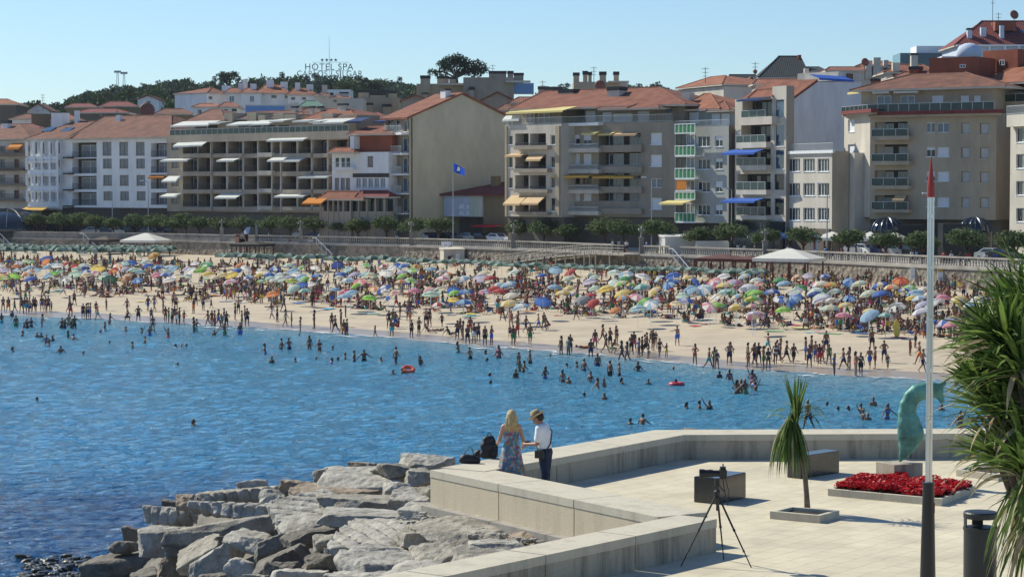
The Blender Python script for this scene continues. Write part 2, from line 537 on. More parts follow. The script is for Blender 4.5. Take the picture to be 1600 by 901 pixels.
bp = N.new('ShaderNodeBump'); bp.inputs['Distance'].default_value = 0.15; L.new(v.outputs['Distance'], bp.inputs['Height']); L.new(bp.outputs[0], b.inputs['Normal'])
conc_m = pmat('weathered granite', (0.40, 0.37, 0.33), 0.9, var=0.15, scale=0.7, bump=0.3)
conc_d = pmat('dark weathered granite', (0.25, 0.235, 0.21), 0.9, var=0.2, scale=0.7, bump=0.3)
sw = thing('sea_wall', 'long rubble stone sea wall running behind the beach', 'wall', wall_pt(700))
def wallstrip(name, o0, o1, z0, z1, m, x0, x1, step=25, parent=None, **kw):
    mb = MB(); xs = list(np.arange(x0, x1, step)) + [x1]
    off = parent.location if parent else Vector()
    for a, c in zip(xs, xs[1:]):
        P = [wall_pt(a, o0, z0) - off, wall_pt(c, o0, z0) - off, wall_pt(c, o1, z0) - off, wall_pt(a, o1, z0) - off]
        Q = [p + Vector((0, 0, z1 - z0)) for p in P]
        mb.hexa(P + Q)
    return mb.build(name, m, parent, **kw)
wallstrip('wall', 0.0, 0.8, 0.5, PROM - 0.15, stone_m, -500, 2300, parent=sw)
wallstrip('coping', -0.12, 0.95, PROM - 0.15, PROM + 0.12, conc_m, -500, 2300, parent=sw)
wallstrip('parapet', 0.05, 0.45, PROM + 0.12, PROM + 1.0, conc_d, -500, 398, parent=sw, label='solid parapet of the left stretch')
wallstrip('rail', 0.0, 0.5, PROM + 1.0, PROM + 1.14, conc_m, -500, 398, parent=sw)
bal_mb = MB(); bal_mb.lathe([(0.10, 0), (0.10, 0.08), (0.055, 0.14), (0.11, 0.38), (0.05, 0.66), (0.09, 0.74), (0.09, 0.80)], 7)
bal_me = bal_mb.mesh('baluster', [conc_m], True)
PIERS = []
def balustrade(x0, x1, label):
    root = thing('balustrade', label, 'balustrade', wall_pt((x0 + x1) / 2), group='granite balustrades along the promenade')
    wallstrip('plinth', 0.1, 0.4, PROM + 0.12, PROM + 0.24, conc_m, x0, x1, parent=root)
    wallstrip('rail', 0.03, 0.47, PROM + 1.02, PROM + 1.18, conc_m, x0, x1, parent=root)
    pts = []; px = x0 + 2.0; lastp = wall_pt(px, 0.25)
    while px < x1 - 1:
        p = wall_pt(px, 0.25)
        if (p - lastp).length >= 0.40 or not pts: pts.append(p); lastp = p
        px += 0.25
    for p in pts[::-1][:100]:
        link('baluster', bal_me, root, p + Vector((0, 0, 0.24)) - root.location)
    rest = pts[::-1][100:]
    if rest:
        mb = MB()
        for p in rest:
            q = p - root.location; mb.lathe([(0.10, 0.24), (0.055, 0.38), (0.11, 0.6), (0.05, 0.9), (0.09, 1.02)], 6, (q.x, q.y, q.z))
        mb.build('baluster', conc_m, root, kind='stuff')
spans = [(402, 640, 'granite balustrade left of the flagpole, above the rubble wall'),
         (643, 798, 'granite balustrade in front of the blank gable building'),
         (803, 955, 'granite balustrade behind the wooden ramp, below the yellow awnings'),
         (1003, 1046, 'short granite balustrade between the lamp pier and the white tent'),
         (1062, 1190, 'granite balustrade right of the white tent'),
         (1196, 1452, 'granite balustrade below the big beige building'),
         (1456, 1700, 'granite balustrade right of the red tipped mast')]
for s in spans: balustrade(*s)
# piers with lamps
lampg = plain('lamp glass', (0.3, 0.3, 0.29), 0.2); pier_me = {}
mb = MB(); mb.box(-0.28, 0.28, -0.28, 0.28, 0, 2.0); mb.box(-0.36, 0.36, -0.36, 0.36, 2.0, 2.15); mb.lathe([(0.22, 2.15), (0.14, 2.35), (0.12, 3.2)], 10)
pm = mb.mesh('pier', [conc_d])
mb = MB(); mb.lathe([(0.05, 0), (0.2, 0.12), (0.23, 0.3), (0.16, 0.48), (0.02, 0.56)], 10); gm = mb.mesh('globe', [lampg], True)
for i, (px, lab) in enumerate([(640.7, 'granite lamp pier in front of the gable building'), (800.5, 'granite lamp pier left of the yellow awning block'),
                               (1000, 'granite lamp pier at the top of the wooden ramp'), (468, 'granite lamp pier below the long balcony block'),
                               (345, 'granite lamp pier beside the white beach canopy'), (1193, 'granite lamp pier left of the white beach canopy on the right')]):
    r = thing('lamp_pier', lab, 'street lamp', wall_pt(px, 0.25), 0, 'granite lamp piers on the promenade')
    link('pier', pm, r)
    for s, zz in ((0, 3.15), (-.3, 2.9), (.3, 2.9)):
        link('globe', gm, r, (s, 0, zz)).scale = (.62,) * 3
# ================================================================== BUILDINGS
def tile_mat(name, a, b2, sc=3.2, axis='X'):
    m = bpy.data.materials.new(name); m.use_nodes = True; nt = m.node_tree; N = nt.nodes; L = nt.links; b = N['Principled BSDF']
    b.inputs['Roughness'].default_value = 0.9
    tc = N.new('ShaderNodeTexCoord')
    n = N.new('ShaderNodeTexNoise'); n.inputs['Scale'].default_value = 0.6; n.inputs['Detail'].default_value = 6; n.inputs['Roughness'].default_value = 0.75
    L.new(tc.outputs['Object'], n.inputs['Vector'])
    r = N.new('ShaderNodeValToRGB'); r.color_ramp.elements[0].color = (*b2, 1); r.color_ramp.elements[0].position = .32
    r.color_ramp.elements[1].color = (*a, 1); r.color_ramp.elements[1].position = .66
    L.new(n.outputs[0], r.inputs[0])
    w = N.new('ShaderNodeTexWave'); w.inputs['Scale'].default_value = sc / 6.28 * 2; w.bands_direction = axis; w.inputs['Distortion'].default_value = 0.3
    L.new(tc.outputs['Object'], w.inputs['Vector'])
    mx = N.new('ShaderNodeMix'); mx.data_type = 'RGBA'; mx.blend_type = 'MULTIPLY'; mx.inputs[0].default_value = 0.35
    L.new(r.outputs[0], mx.inputs[6]); L.new(w.outputs[0], mx.inputs[7]); L.new(mx.outputs[2], b.inputs['Base Color'])
    bp = N.new('ShaderNodeBump'); bp.inputs['Distance'].default_value = 0.06; bp.inputs['Strength'].default_value = 0.7
    L.new(w.outputs[0], bp.inputs['Height']); L.new(bp.outputs[0], b.inputs['Normal'])
    return m
TILE = tile_mat('terracotta tiles', (0.339, 0.121, 0.07), (0.156, 0.051, 0.033))
TILE2 = tile_mat('weathered terracotta tiles', (0.265, 0.112, 0.073), (0.108, 0.041, 0.027))
TILE3 = tile_mat('orange terracotta tiles', (0.431, 0.172, 0.094), (0.217, 0.07, 0.038))
TILEM = tile_mat('maroon tiles', (0.27, 0.06, 0.055), (0.17, 0.04, 0.04))
SLATE = tile_mat('dark slate', (0.035, 0.05, 0.06), (0.02, 0.03, 0.035))
def wmat(name, rgb, var=0.08): return pmat(name, rgb, 0.9, var=var + .03, scale=0.45, bump=0.15, bscale=3, detail=8, stretch=(1, 1, .4))
W_WHITE = wmat('white render', (0.778, 0.788, 0.798), 0.04)
W_CREAM = wmat('cream render', (0.562, 0.518, 0.447))
W_BEIGE = wmat('beige stone cladding', (0.429, 0.36, 0.265))
W_BEIGE2 = wmat('grey beige stone cladding', (0.33, 0.287, 0.231))
W_TAUPE = wmat('taupe stone cladding', (0.411, 0.346, 0.273))
W_GREY = wmat('grey cladding', (0.373, 0.383, 0.36))
W_GABLE = wmat('plain plastered gable', (0.554, 0.508, 0.366), 0.06)
W_BRICK = wmat('brown brick', (0.22, 0.17, 0.10))
W_REDBR = wmat('orange brick', (0.288, 0.08, 0.044), 0.12)
W_BLUISH = wmat('pale blue render', (0.50, 0.56, 0.68), 0.04)
W_MAUVE = wmat('pale mauve render', (0.74, 0.73, 0.73), 0.05)
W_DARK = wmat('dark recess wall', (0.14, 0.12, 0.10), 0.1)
W_LOGG = wmat('loggia wall', (0.065, 0.056, 0.05), 0.1)  # colour darkened to carry the shade inside the recesses
GLASS = pmat('window glass', (0.02, 0.028, 0.036), 0.08, var=0.3, scale=0.4, spec=0.45)
GLASSB = pmat('blue window glass', (0.05, 0.10, 0.17), 0.08, var=0.2, scale=0.4, spec=0.9)
GLASSG = pmat('greenish railing glass', (0.03, 0.06, 0.06), 0.15, var=0.2, scale=0.4, spec=0.4)
FRW = plain('white window frame', (0.78, 0.80, 0.82)); FRB = plain('brown window frame', (0.16, 0.11, 0.08)); FRG = plain('olive window frame', (0.24, 0.19, 0.13))
SHUT = pmat('white roller shutter', (0.70, 0.72, 0.75), 0.7, var=0.03)
SHUTG = pmat('grey roller shutter', (0.48, 0.48, 0.46), 0.7, var=0.05)
CURT = pmat('curtain behind glass', (0.22, 0.235, 0.24), 0.5, var=0.2, scale=3, spec=0.8)
RAILM = plain('pale metal railing', (0.55, 0.57, 0.58), 0.4, 0.3); RAILD = plain('dark metal railing', (0.07, 0.05, 0.05), 0.5)
BLACKM = plain('black chimney cap', (0.02, 0.022, 0.026))
BRDOOR = plain('brown wooden door', (0.14, 0.05, 0.03)); DARKG = plain('dark interior', (0.012, 0.014, 0.018), 0.4)
def cloth(name, rgb, tr=0.35): return pmat(name, rgb, 0.85, var=0.03, scale=5, trans=tr)
AW_W = cloth('white awning cloth', (0.80, 0.82, 0.80)); AW_Y = cloth('yellow awning cloth', (0.80, 0.52, 0.12)); AW_B = cloth('blue awning cloth', (0.05, 0.17, 0.62))
AW_O = cloth('orange awning cloth', (0.75, 0.30, 0.05)); AW_C = cloth('cream awning cloth', (0.80, 0.60, 0.36)); AW_DB = cloth('dark blue awning cloth', (0.03, 0.07, 0.22)); AW_R = cloth('red awning cloth', (0.55, 0.04, 0.05))
AW_LY = cloth('lemon awning cloth', (0.85, 0.75, 0.35))
GRN = plain('green balcony panel', (0.03, 0.22, 0.08)); TEAL = plain('teal glass', (0.04, 0.16, 0.19), 0.1, spec=0.8)
BLUEP = plain('blue balcony panel', (0.10, 0.25, 0.55), 0.3)

class Bld:
    """a building whose main facade runs from pixel column xL (distance dL) to xR (distance dR)"""
    def __init__(s, name, label, cat, xL, dL, xR, dR, group=None, base=PROM, parent=None):
        A = at_y(xL, 297, dL); B = at_y(xR, 297, dR)
        s.A = Vector((A.x, A.y, 0)); s.u = Vector((B.x - A.x, B.y - A.y, 0)); s.W = s.u.length; s.u.normalize()
        s.n = Vector((s.u.y, -s.u.x, 0))           # towards the viewer
        s.base = base
        if parent is None:
            s.root = thing(name, label, cat, (A.x, A.y, base), math.atan2(s.u.y, s.u.x), group)
        else:
            s.root = parent.root
        s.main = parent or s
        s.M = (Matrix.Translation(s.main.A + Vector((0, 0, s.main.base))) @ Matrix.Rotation(math.atan2(s.main.u.y, s.main.u.x), 4, 'Z')).inverted()
        s.F = Matrix.Translation(s.A + Vector((0, 0, base))) @ Matrix.Rotation(math.atan2(s.u.y, s.u.x), 4, 'Z')
        s.T = s.M @ s.F                            # facade coordinates -> root coordinates
        s.openings = []
    def uz(s, px, py, v=0.0):
        """facade coordinates (u, z) seen at a pixel on the plane v metres behind the facade"""
        r = ray(px, py); O = Vector((0, 0, CAMZ)); P0 = s.A - s.n * v
        t = (P0 - O).dot(s.n) / r.dot(s.n)
        p = O + r * t
        return (p - s.A).dot(s.u), p.z - s.base
    def put(s, name, mb, mats, parent=None, **kw):
        mb.v = [tuple(s.T @ Vector(v)) for v in mb.v]
        return mb.build(name, mats, parent or s.root, **kw)
    def rect(s, x0, y0, x1, y1, v=0.0):
        u0, z1 = s.uz(x0, y0, v); u1, z0 = s.uz(x1, y1, v)
        return u0, u1, z0, z1
    # ---- parts
    def wall(s, u0, u1, z0, z1, m, depth=12, th=0.3, right=True, left=True, top=True, side=None):
        """facade sheet with the holes of s.openings (u0,u1,z0,z1,reveal depth) and the box behind it"""
        mb = MB()
        ops = [(max(o[0], u0), min(o[1], u1), max(o[2], z0), min(o[3], z1), o[4]) for o in s.openings if o[0] < u1 and o[1] > u0 and o[2] < z1 and o[3] > z0]
        us = sorted({round(v, 3) for v in [u0, u1] + [o[0] for o in ops] + [o[1] for o in ops]})
        zs = sorted({round(v, 3) for v in [z0, z1] + [o[2] for o in ops] + [o[3] for o in ops]})
        for a, c in zip(us, us[1:]):
            run = None
            for k, (e, f) in enumerate(zip(zs, zs[1:])):
                mu, mz = (a + c) / 2, (e + f) / 2
                hole = any(o[0] < mu < o[1] and o[2] < mz < o[3] for o in ops)
                if not hole:
                    if run is None: run = e
                    last = f
                if (hole or k == len(zs) - 2) and run is not None:
                    mb.poly([(a, 0, run), (c, 0, run), (c, 0, last), (a, 0, last)]); run = None
        for o in ops:
            a, c, e, f, dp = o
            mb.poly([(a, 0, e), (c, 0, e), (c, dp, e), (a, dp, e)])
            mb.poly([(a, 0, f), (a, dp, f), (c, dp, f), (c, 0, f)])
            mb.poly([(a, 0, e), (a, dp, e), (a, dp, f), (a, 0, f)])
            mb.poly([(c, 0, e), (c, 0, f), (c, dp, f), (c, dp, e)])
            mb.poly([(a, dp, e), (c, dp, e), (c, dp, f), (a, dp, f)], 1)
        if right: mb.poly([(u1, 0, z0), (u1, depth, z0), (u1, depth, z1), (u1, 0, z1)], 2)
        if left: mb.poly([(u0, depth, z0), (u0, 0, z0), (u0, 0, z1), (u0, depth, z1)], 2)
        mb.poly([(u1, depth, z0), (u0, depth, z0), (u0, depth, z1), (u1, depth, z1)], 2)
        if top: mb.poly([(u0, 0, z1), (u1, 0, z1), (u1, depth, z1), (u0, depth, z1)], 2)
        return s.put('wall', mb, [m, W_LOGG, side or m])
    def win(s, x0, y0, x1, y1, style='w', dv=0.0, hole=True, n=2):
        u0, u1, z0, z1 = s.rect(x0, y0, x1, y1, dv)
        s.win_uz(u0, u1, z0, z1, style, dv, hole, n)
    def win_uz(s, u0, u1, z0, z1, style='w', dv=0.0, hole=True, n=2):
        dp = 0.18
        if hole and dv == 0: s.openings.append((u0, u1, z0, z1, dp + 0.06))
        y = dv + (dp if hole else -0.03)
        fr = {'w': FRW, 'b': FRB, 'g': FRG, 's': FRW, 'h': FRW, 'sg': FRG, 'B': FRW, 'c': FRW, 'd': BRDOOR, 'gd': FRG, 'k': DARKG}[style]
        gl = {'w': GLASS, 'b': GLASS, 'g': CURT, 's': SHUT, 'h': GLASS, 'sg': SHUTG, 'B': GLASSB, 'c': CURT, 'd': BRDOOR, 'gd': CURT, 'k': GLASS}[style]
        mb = MB(); t = 0.13 if style == 'g' else 0.07; w = u1 - u0; hgt = z1 - z0
        mb.box(u0, u0 + t, y - 0.05, y + 0.02, z0, z1); mb.box(u1 - t, u1, y - 0.05, y + 0.02, z0, z1)
        mb.box(u0 + t, u1 - t, y - 0.05, y + 0.02, z1 - t, z1); mb.box(u0 + t, u1 - t, y - 0.05, y + 0.02, z0, z0 + t)
        if style not in ('s', 'sg', 'd'):
            for i in range(1, n): 
                uu = u0 + w * i / n; mb.box(uu - 0.04, uu + 0.04, y - 0.045, y + 0.01, z0 + t, z1 - t)
        if style == 'h':
            zz = z0 + hgt * random.choice([.45, .6, .7])
            mb.box(u0 + t, u1 - t, y - 0.03, y + 0.0, zz, z1 - t, 2)
        if hole and dv == 0: mb.box(u0 - 0.05, u1 + 0.05, -0.07, 0.10, z0 - 0.07, z0 + 0.003, 3)
        mb.poly([(u0 + t, y, z0 + t), (u1 - t, y, z0 + t), (u1 - t, y, z1 - t), (u0 + t, y, z1 - t)], 1)
        s.put('window', mb, [fr, gl, SHUT, FRW if style in 'wsh' else W_CREAM])
    def loggia(s, x0, y0, x1, y1, depth=1.6, rail=None, back='b', rh=1.0, nb=1):
        u0, u1, z0, z1 = s.rect(x0, y0, x1, y1)
        s.openings.append((u0, u1, z0, z1, depth))
        w = u1 - u0
        k = max(1, int(w / 3.4)) if nb == 1 else nb
        for i in range(k):
            a = u0 + w * (i + 0.15) / k; c = u0 + w * (i + 0.85) / k
            s.win_uz(a, c, z0 + 0.02, z0 + min(2.15, (z1 - z0) * .9), back, dv=depth, hole=False, n=2)
        if rail: s.rail_uz(u0, u1, z0, -0.02, rail, rh)
        return u0, u1, z0, z1
    def rail_uz(s, u0, u1, z0, y, kind='m', h=1.0):
        mb = MB()
        if kind == 'glass':
            mb.box(u0, u1, y - 0.02, y + 0.02, z0 + 0.05, z0 + h - 0.05, 1); mb.box(u0, u1, y - 0.04, y + 0.04, z0 + h - 0.05, z0 + h)
            n = max(1, int((u1 - u0) / 1.3))
            for i in range(n + 1): 
                uu = u0 + (u1 - u0) * i / n; mb.box(uu - .025, uu + .025, y - .035, y + .035, z0, z0 + h - .05)
            mats = [RAILM, GLASSG]
        elif kind in ('m', 'd'):
            mb.box(u0, u1, y - 0.03, y + 0.03, z0 + h - 0.06, z0 + h); mb.box(u0, u1, y - 0.02, y + 0.02, z0 + 0.1, z0 + 0.14)
            n = max(1, int((u1 - u0) / 0.22))
            for i in range(n + 1):
                uu = u0 + (u1 - u0) * i / n; mb.box(uu - .014, uu + .014, y - .014, y + .014, z0, z0 + h - .06)
            mats = [RAILM if kind == 'm' else RAILD, RAILM]
        else:                       # solid panel in a given material
            mb.box(u0, u1, y - 0.04, y + 0.04, z0, z0 + h); mats = [kind, kind]
        s.put('railing', mb, mats)
    def slab(s, x0, y0, x1, y1, out=0.0, m=None, v1=1.2, name='balcony'):
        """balcony front between pixel rows, its front face out metres before the facade"""
        u0, u1, z0, z1 = s.rect(x0, y0, x1, y1, -out)
        mb = MB(); mb.box(u0, u1, -out - 0.003, 0.05 if out > 0.06 else 0.1, z0, z1)
        s.put(name, mb, m or W_CREAM)
        return u0, u1, z0, z1
    def pier(s, x0, y0, x1, y1, out=0.1, m=None):
        u0, u1, z0, z1 = s.rect(x0, y0, x1, y1)
        if u1 - u0 < 0.28: u1 = u0 + 0.28
        mb = MB(); mb.box(u0, u1, -out, 0.3, z0, z1); s.put('pier', mb, m or W_CREAM)
    def awning(s, x0, y0, x1, y1, m=None, out=1.5, v=0.0, val=0.22, label=None):
        """sloping awning; y0 its top at the wall, y1 its front hem"""
        u0, zt = s.uz(x0, y0, v); u1, _ = s.uz(x1, y0, v)
        _, zf = s.uz(x0, y1, v - out)
        zf = min(zf, zt - 0.15) 
        u0 += out * 0.0; mb = MB(); t = 0.03
        f = v - out
        mb.hexa([(u0, v, zt - t), (u0, f, zf + val), (u1, f, zf + val), (u1, v, zt - t), (u0, v, zt), (u0, f, zf + val + t), (u1, f, zf + val + t), (u1, v, zt)])
        mb.box(u0, u1, f - 0.03, f - 0.001, zf, zf + val + t)
        mb.tube((u0 + .05, v, zt - .35), (u0 + .05, f, zf + val - .02), 0.02, n=5, mi=1); mb.tube((u1 - .05, v, zt - .35), (u1 - .05, f, zf + val - .02), 0.02, n=5, mi=1)
        s.put('awning', mb, [m or AW_W, RAILM], label=label)
    def box(s, name, x0, y0, x1, y1, v0, v1, m, top=None):
        u0, u1, z0, z1 = s.rect(x0, y0, x1, y1, v0)
        mb = MB(); mb.box(u0, u1, v0, v1, z0, z1, 0, top=1 if top else None); return s.put(name, mb, [m, top or m])
    def hip(s, u0, u1, v0, v1, z0, z1, ru0, ru1, rv=None, m=None, over=0.5, name='roof', gm=None):
        rv = (v0 + v1) / 2 if rv is None else rv
        mb = MB(); o = over; a, c, d, e = u0 - (o if ru0 > u0 + .01 else .15), u1 + (o if ru1 < u1 - .01 else .15), v0 - o, v1 + o
        if ru0 <= u0 + .01: ru0 = a
        if ru1 >= u1 - .01: ru1 = c
        mb.poly([(a, d, z0), (c, d, z0), (ru1, rv, z1), (ru0, rv, z1)])
        mb.poly([(c, e, z0), (a, e, z0), (ru0, rv, z1), (ru1, rv, z1)])
        mb.poly([(c, d, z0), (c, e, z0), (ru1, rv, z1)], 1 if ru1 >= c else 0)
        mb.poly([(a, e, z0), (a, d, z0), (ru0, rv, z1)], 1 if ru0 <= a else 0)
        mb.box(a + .04, c - .04, d + .04, e - .04, z0 - 0.22, z0 - .004, 1)
        m = m or TILE
        # hip and ridge caps
        for p, q in (((a, d, z0), (ru0, rv, z1)), ((c, d, z0), (ru1, rv, z1)), ((ru0, rv, z1), (ru1, rv, z1))):
            if (Vector(p) - Vector(q)).length > .3: mb.tube(p, q, 0.11, n=5, mi=2)
        return s.put(name, mb, [m, gm or W_CREAM, m])
    def roof_px(s, x0, x1, ye, yr, v0, v1, rx0, rx1, m=None, over=0.4, rv=None, gm=None):
        """hipped roof from pixel measures: eave row ye between columns x0, x1 and ridge row yr between rx0, rx1"""
        u0, z0 = s.uz(x0, ye, v0); u1, _ = s.uz(x1, ye, v0)
        rvv = (v0 + v1) / 2 if rv is None else rv
        a, z1 = s.uz(rx0, yr, rvv); c, _ = s.uz(rx1, yr, rvv)
        return s.hip(u0, u1, v0, v1, z0, z1, max(a, u0), min(c, u1), rvv, m, over, gm=gm)
    def chimney(s, x0, y0, x1, y1, v, m=None, d=0.9, cap=None, label=None):
        u0, u1, z0, z1 = s.rect(x0, y0, x1, y1, v)
        h = z1 - z0; ch = min(0.6, h * .3) if cap is None else cap
        mb = MB(); mb.box(u0, u1, v, v + d, z0 - 1.2, z1 - ch)
        if ch > 0: mb.box(u0 - .08, u1 + .08, v - .08, v + d + .08, z1 - ch, z1, 1)
        s.put('chimney', mb, [m or W_CREAM, BLACKM], label=label)
    def skylight(s, x0, y0, x1, y1, v):
        u0, u1, z0, z1 = s.rect(x0, y0, x1, y1, v); mb = MB(); dv = (z1 - z0) * 1.7
        mb.hexa([(u0, v - .1, z0), (u1, v - .1, z0), (u1, v + dv, z1), (u0, v + dv, z1), (u0, v - .25, z0 + .15), (u1, v - .25, z0 + .15), (u1, v + dv, z1 + .15), (u0, v + dv, z1 + .15)], 0)
        s.put('skylight', mb, [GLASSB])
def groundfloor(b, x0, x1, m=W_DARK, n=4, ztop=None, v=0.0):
    """shop fronts below the first floor"""
    u0, _ = b.uz(x0, 345, v); u1, _ = b.uz(x1, 345, v); zt = ztop
    w = (u1 - u0) / n
    for i in range(n):
        b.win_uz(u0 + w * (i + .12), u0 + w * (i + .88), 0.25, min(zt - .35, 2.9), 'k', hole=True, n=3)

# ---- far left cream block with brown doors
b = Bld('apartment_block', 'cream block with brown balcony doors at the left picture edge', 'building', -60, 405, 50, 392)
for (y0, y1, k) in ((228, 238, 0), (249, 262, 1), (273, 285, 2), (297, 309, 3)):
    for x in (-46, -18, 0, 22, 39):
        b.win(x, y0, x + 8, y1 + (2 if x == 22 else -1), 'd' if x in (22, -18) else 'g', n=1)
u1, zt = b.uz(50, 219)
b.wall(0, b.W, 0, zt, W_CREAM, 14)
for y in (240, 263, 287, 311):
    b.slab(-58, y, 36, y + 3.5, 1.2, W_DARK if y != 263 else W_LOGG)
    u0, z0 = b.uz(-58, y, -1.1); uu, _ = b.uz(36, y, -1.1); b.rail_uz(u0, uu, z0, -1.15, 'd')
b.roof_px(-60, 50, 219, 196, 0, 14, -40, 30, TILE2)
b.awning(18, 224, 38, 234, AW_O, 1.2)
b.chimney(2, 188, 12, 212, 5, W_WHITE)

# ---- white corner building
b = Bld('apartment_block', 'white corner building with terracotta hipped roof and arched bay windows', 'building', 109, 384, 267, 369)
fl = [(224, 241), (249, 263), (275, 288), (300.5, 314)]
for i, (y0, y1) in enumerate([(222, 243), (248, 263), (273.5, 290), (299, 313)]):
    for x in (160, 186, 212): b.win(x + .5 * i, y0, x + 14 + .5 * i, y1, 'g', n=2)
for i, (y0, y1) in enumerate([(224, 245), (249, 270), (276, 295), (301, 320)]):
    b.loggia(236, y0, 261, y1, 1.3, 'd', 'c'); b.loggia(113, y0 - 1, 151, y1 + 1, 1.4, 'd', 'c')
_, zt = b.uz(109, 217); _, zb = b.uz(109, 324)
b.wall(0, b.W, zb, zt, W_WHITE, 16, left=False)
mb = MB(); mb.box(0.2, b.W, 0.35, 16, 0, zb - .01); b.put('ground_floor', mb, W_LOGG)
b.awning(236.5, 273, 261, 279, AW_O, 0.8)
bl = Bld('', '', '', 48, 390, 109, 384, parent=b)
for i, (y0, y1) in enumerate([(222, 241), (249, 262), (273, 287), (299, 312)]):
    for j, x in enumerate((51, 63, 74.5, 87)):
        u0, z1 = bl.uz(x - 1.5, y0 - 1, -.9)
        bl.win(x, y0, x + 7.5, y1, 'w', dv=-.9, hole=False, n=1)
    # bay front
_, zt2 = bl.uz(60, 217); _, zb2 = bl.uz(60, 324)
ua, _ = bl.uz(49, 250); ub, _ = bl.uz(97, 250)
bl.wall(0, bl.W, zb2, zt2, W_WHITE, 14)
mb = MB(); mb.box(0, bl.W, 0.35, 14, 0, zb2 - .01); bl.put('ground_floor', mb, W_LOGG)
for i, (y0, y1) in enumerate([(221, 243), (246, 264), (271, 289), (297, 314)]):
    _, z1 = bl.uz(60, y0, -.9); _, z0 = bl.uz(60, y1, -.9); _, zn = bl.uz(60, y1 + 9, -.9)
    mb = MB(); mb.box(ua, ub, -.9, 0, z0 - .9, z0 - .12); 
    for j in range(5):
        uu = ua + (ub - ua) * j / 4; mb.box(uu - .24, uu + .24, -1.15, -.9, z0 - .12, z1)
    mb.hexa([(ua, -.9, z0 - 1.3), (ub, -.9, z0 - 1.3), (ub, 0, z0 - 1.6), (ua, 0, z0 - 1.6), (ua, -1.15, z0 - .9), (ub, -1.15, z0 - .9), (ub, 0, z0 - .9), (ua, 0, z0 - .9)])
    bl.put('bay_front', mb, W_WHITE)
for y in (245, 270, 295.5, 321):
    bl.slab(98, y, 109, y + 2.5, 1.0, W_LOGG)
b.roof_px(109, 268, 217, 183, 0, 16, 146, 268, TILE2, 0.7)
bl.hip(0, bl.W + .3, 0, 15, zt2, zt2 + 3.1, 3.0, bl.W, None, TILE2, .7)
for r in ((168, 201, 190, 209, 3), (222, 202, 246, 212, 3), (203, 200, 209, 206, 4), (256, 204, 264, 208, 2)): b.skylight(*r)
for r in ((66, 200, 80, 206, 3), (95, 200, 109, 206, 3)): bl.skylight(*r)
bl.chimney(80, 177, 98, 200, 6, W_WHITE, cap=0, d=1.6); b.chimney(181, 180, 187, 192, 6, W_WHITE, cap=0, d=.6); bl.chimney(116, 173, 121, 188, 7, W_WHITE, cap=0, d=.6)
b.awning(47, 321, 82, 330, AW_Y, 2.2, label='yellow awning over the shop')

# ---- long balcony block with white awnings
b = Bld('apartment_block', 'long grey beige block with rows of recessed balconies and white awnings', 'building', 261, 369, 545, 340)
cols = [(286, 308), (310, 329), (332.5, 353.5), (357, 378.5), (382, 402), (405, 423.5), (427, 437.5), (441, 463), (467, 486), (490, 511), (514, 543)]
rows = [(219, 240), (247, 268), (275.5, 296), (303, 323)]
for (y0, y1) in rows:
    for k, (x0, x1) in enumerate(cols):
        b.loggia(x0, y0, x1, y1, 1.8, 'd' if k != 5 else None, 'b' if k % 3 else 'B', rh=0.9)
    b.win(268, y0 + 4, 280, y0 + 16, 'g')
_, zt = b.uz(261, 216); _, zb = b.uz(261, 330)
b.wall(0, b.W, zb, zt, W_TAUPE, 16)
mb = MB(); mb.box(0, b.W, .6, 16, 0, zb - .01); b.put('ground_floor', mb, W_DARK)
for (y0, y1) in ((240, 247), (268, 275.5), (296, 303), (323, 330)):
    b.slab(285, y0 + 0.4, 330, y1 - 1, 0.55, W_TAUPE); b.slab(331, y0 + 0.4, 378.6, y1 - 1.5, 0.3, W_TAUPE); b.slab(402.5, y0 - 1.2, 424.5, y1 - 2, 0.7, W_CREAM)
    b.slab(441, y0, 486, y1 - 1, .5, W_TAUPE); b.slab(489, y0, 512, y1 - 1.2, .7, W_TAUPE)
for x in (330, 355, 380.5, 403.5, 425, 439, 465, 487.5, 512.5): b.pier(x - 1.1, 218, x + 1.3, 330, .12, W_CREAM)
b.slab(261, 211.5, 545, 217, 0.9, W_TAUPE)
# set back attic floor
for (x0, x1) in ((305, 322), (326, 340), (374, 388), (392, 408), (412, 430), (436, 452), (484, 500), (512, 540)):
    b.win(x0, 196, x1, 210, 'k', dv=2.0, hole=False)
ua, _ = b.uz(290, 205, 2); ub, _ = b.uz(556, 205, 2); _, z0 = b.uz(400, 212, 2); _, z1 = b.uz(400, 189, 2)
mb = MB(); mb.box(ua, ub, 2.05, 15, z0 - 1, z1); b.put('attic_wall', mb, W_BEIGE2)
u0, z0r = b.uz(266, 212, -.7); u1, _ = b.uz(545, 212, -.7); b.rail_uz(u0, u1, z0r, -.75, 'glass', .95)
for (x0, x1, y0, m) in ((350, 363, 177, W_BEIGE), (386, 400, 176, W_BEIGE), (403, 414, 180, W_BEIGE), (428, 443, 177, W_BEIGE), (444, 462, 179, W_BEIGE), (502, 520, 178, W_BEIGE), (530, 557, 180, W_BEIGE)):
    b.box('attic_box', x0, y0, x1, 196, 3, 8, m)
b.roof_px(474, 556, 187, 171, 3, 14, 492, 545, TILE); b.roof_px(290, 352, 190, 172, 3, 14, 312, 345, TILE2); b.roof_px(356, 474, 186, 176, 4, 14, 366, 470, TILE2)
for r in ((483, 166, 488, 186), (497, 166, 501, 180), (528, 162, 540, 178), (456, 166, 462, 180)): b.chimney(*r, 7, cap=.3, d=.6)
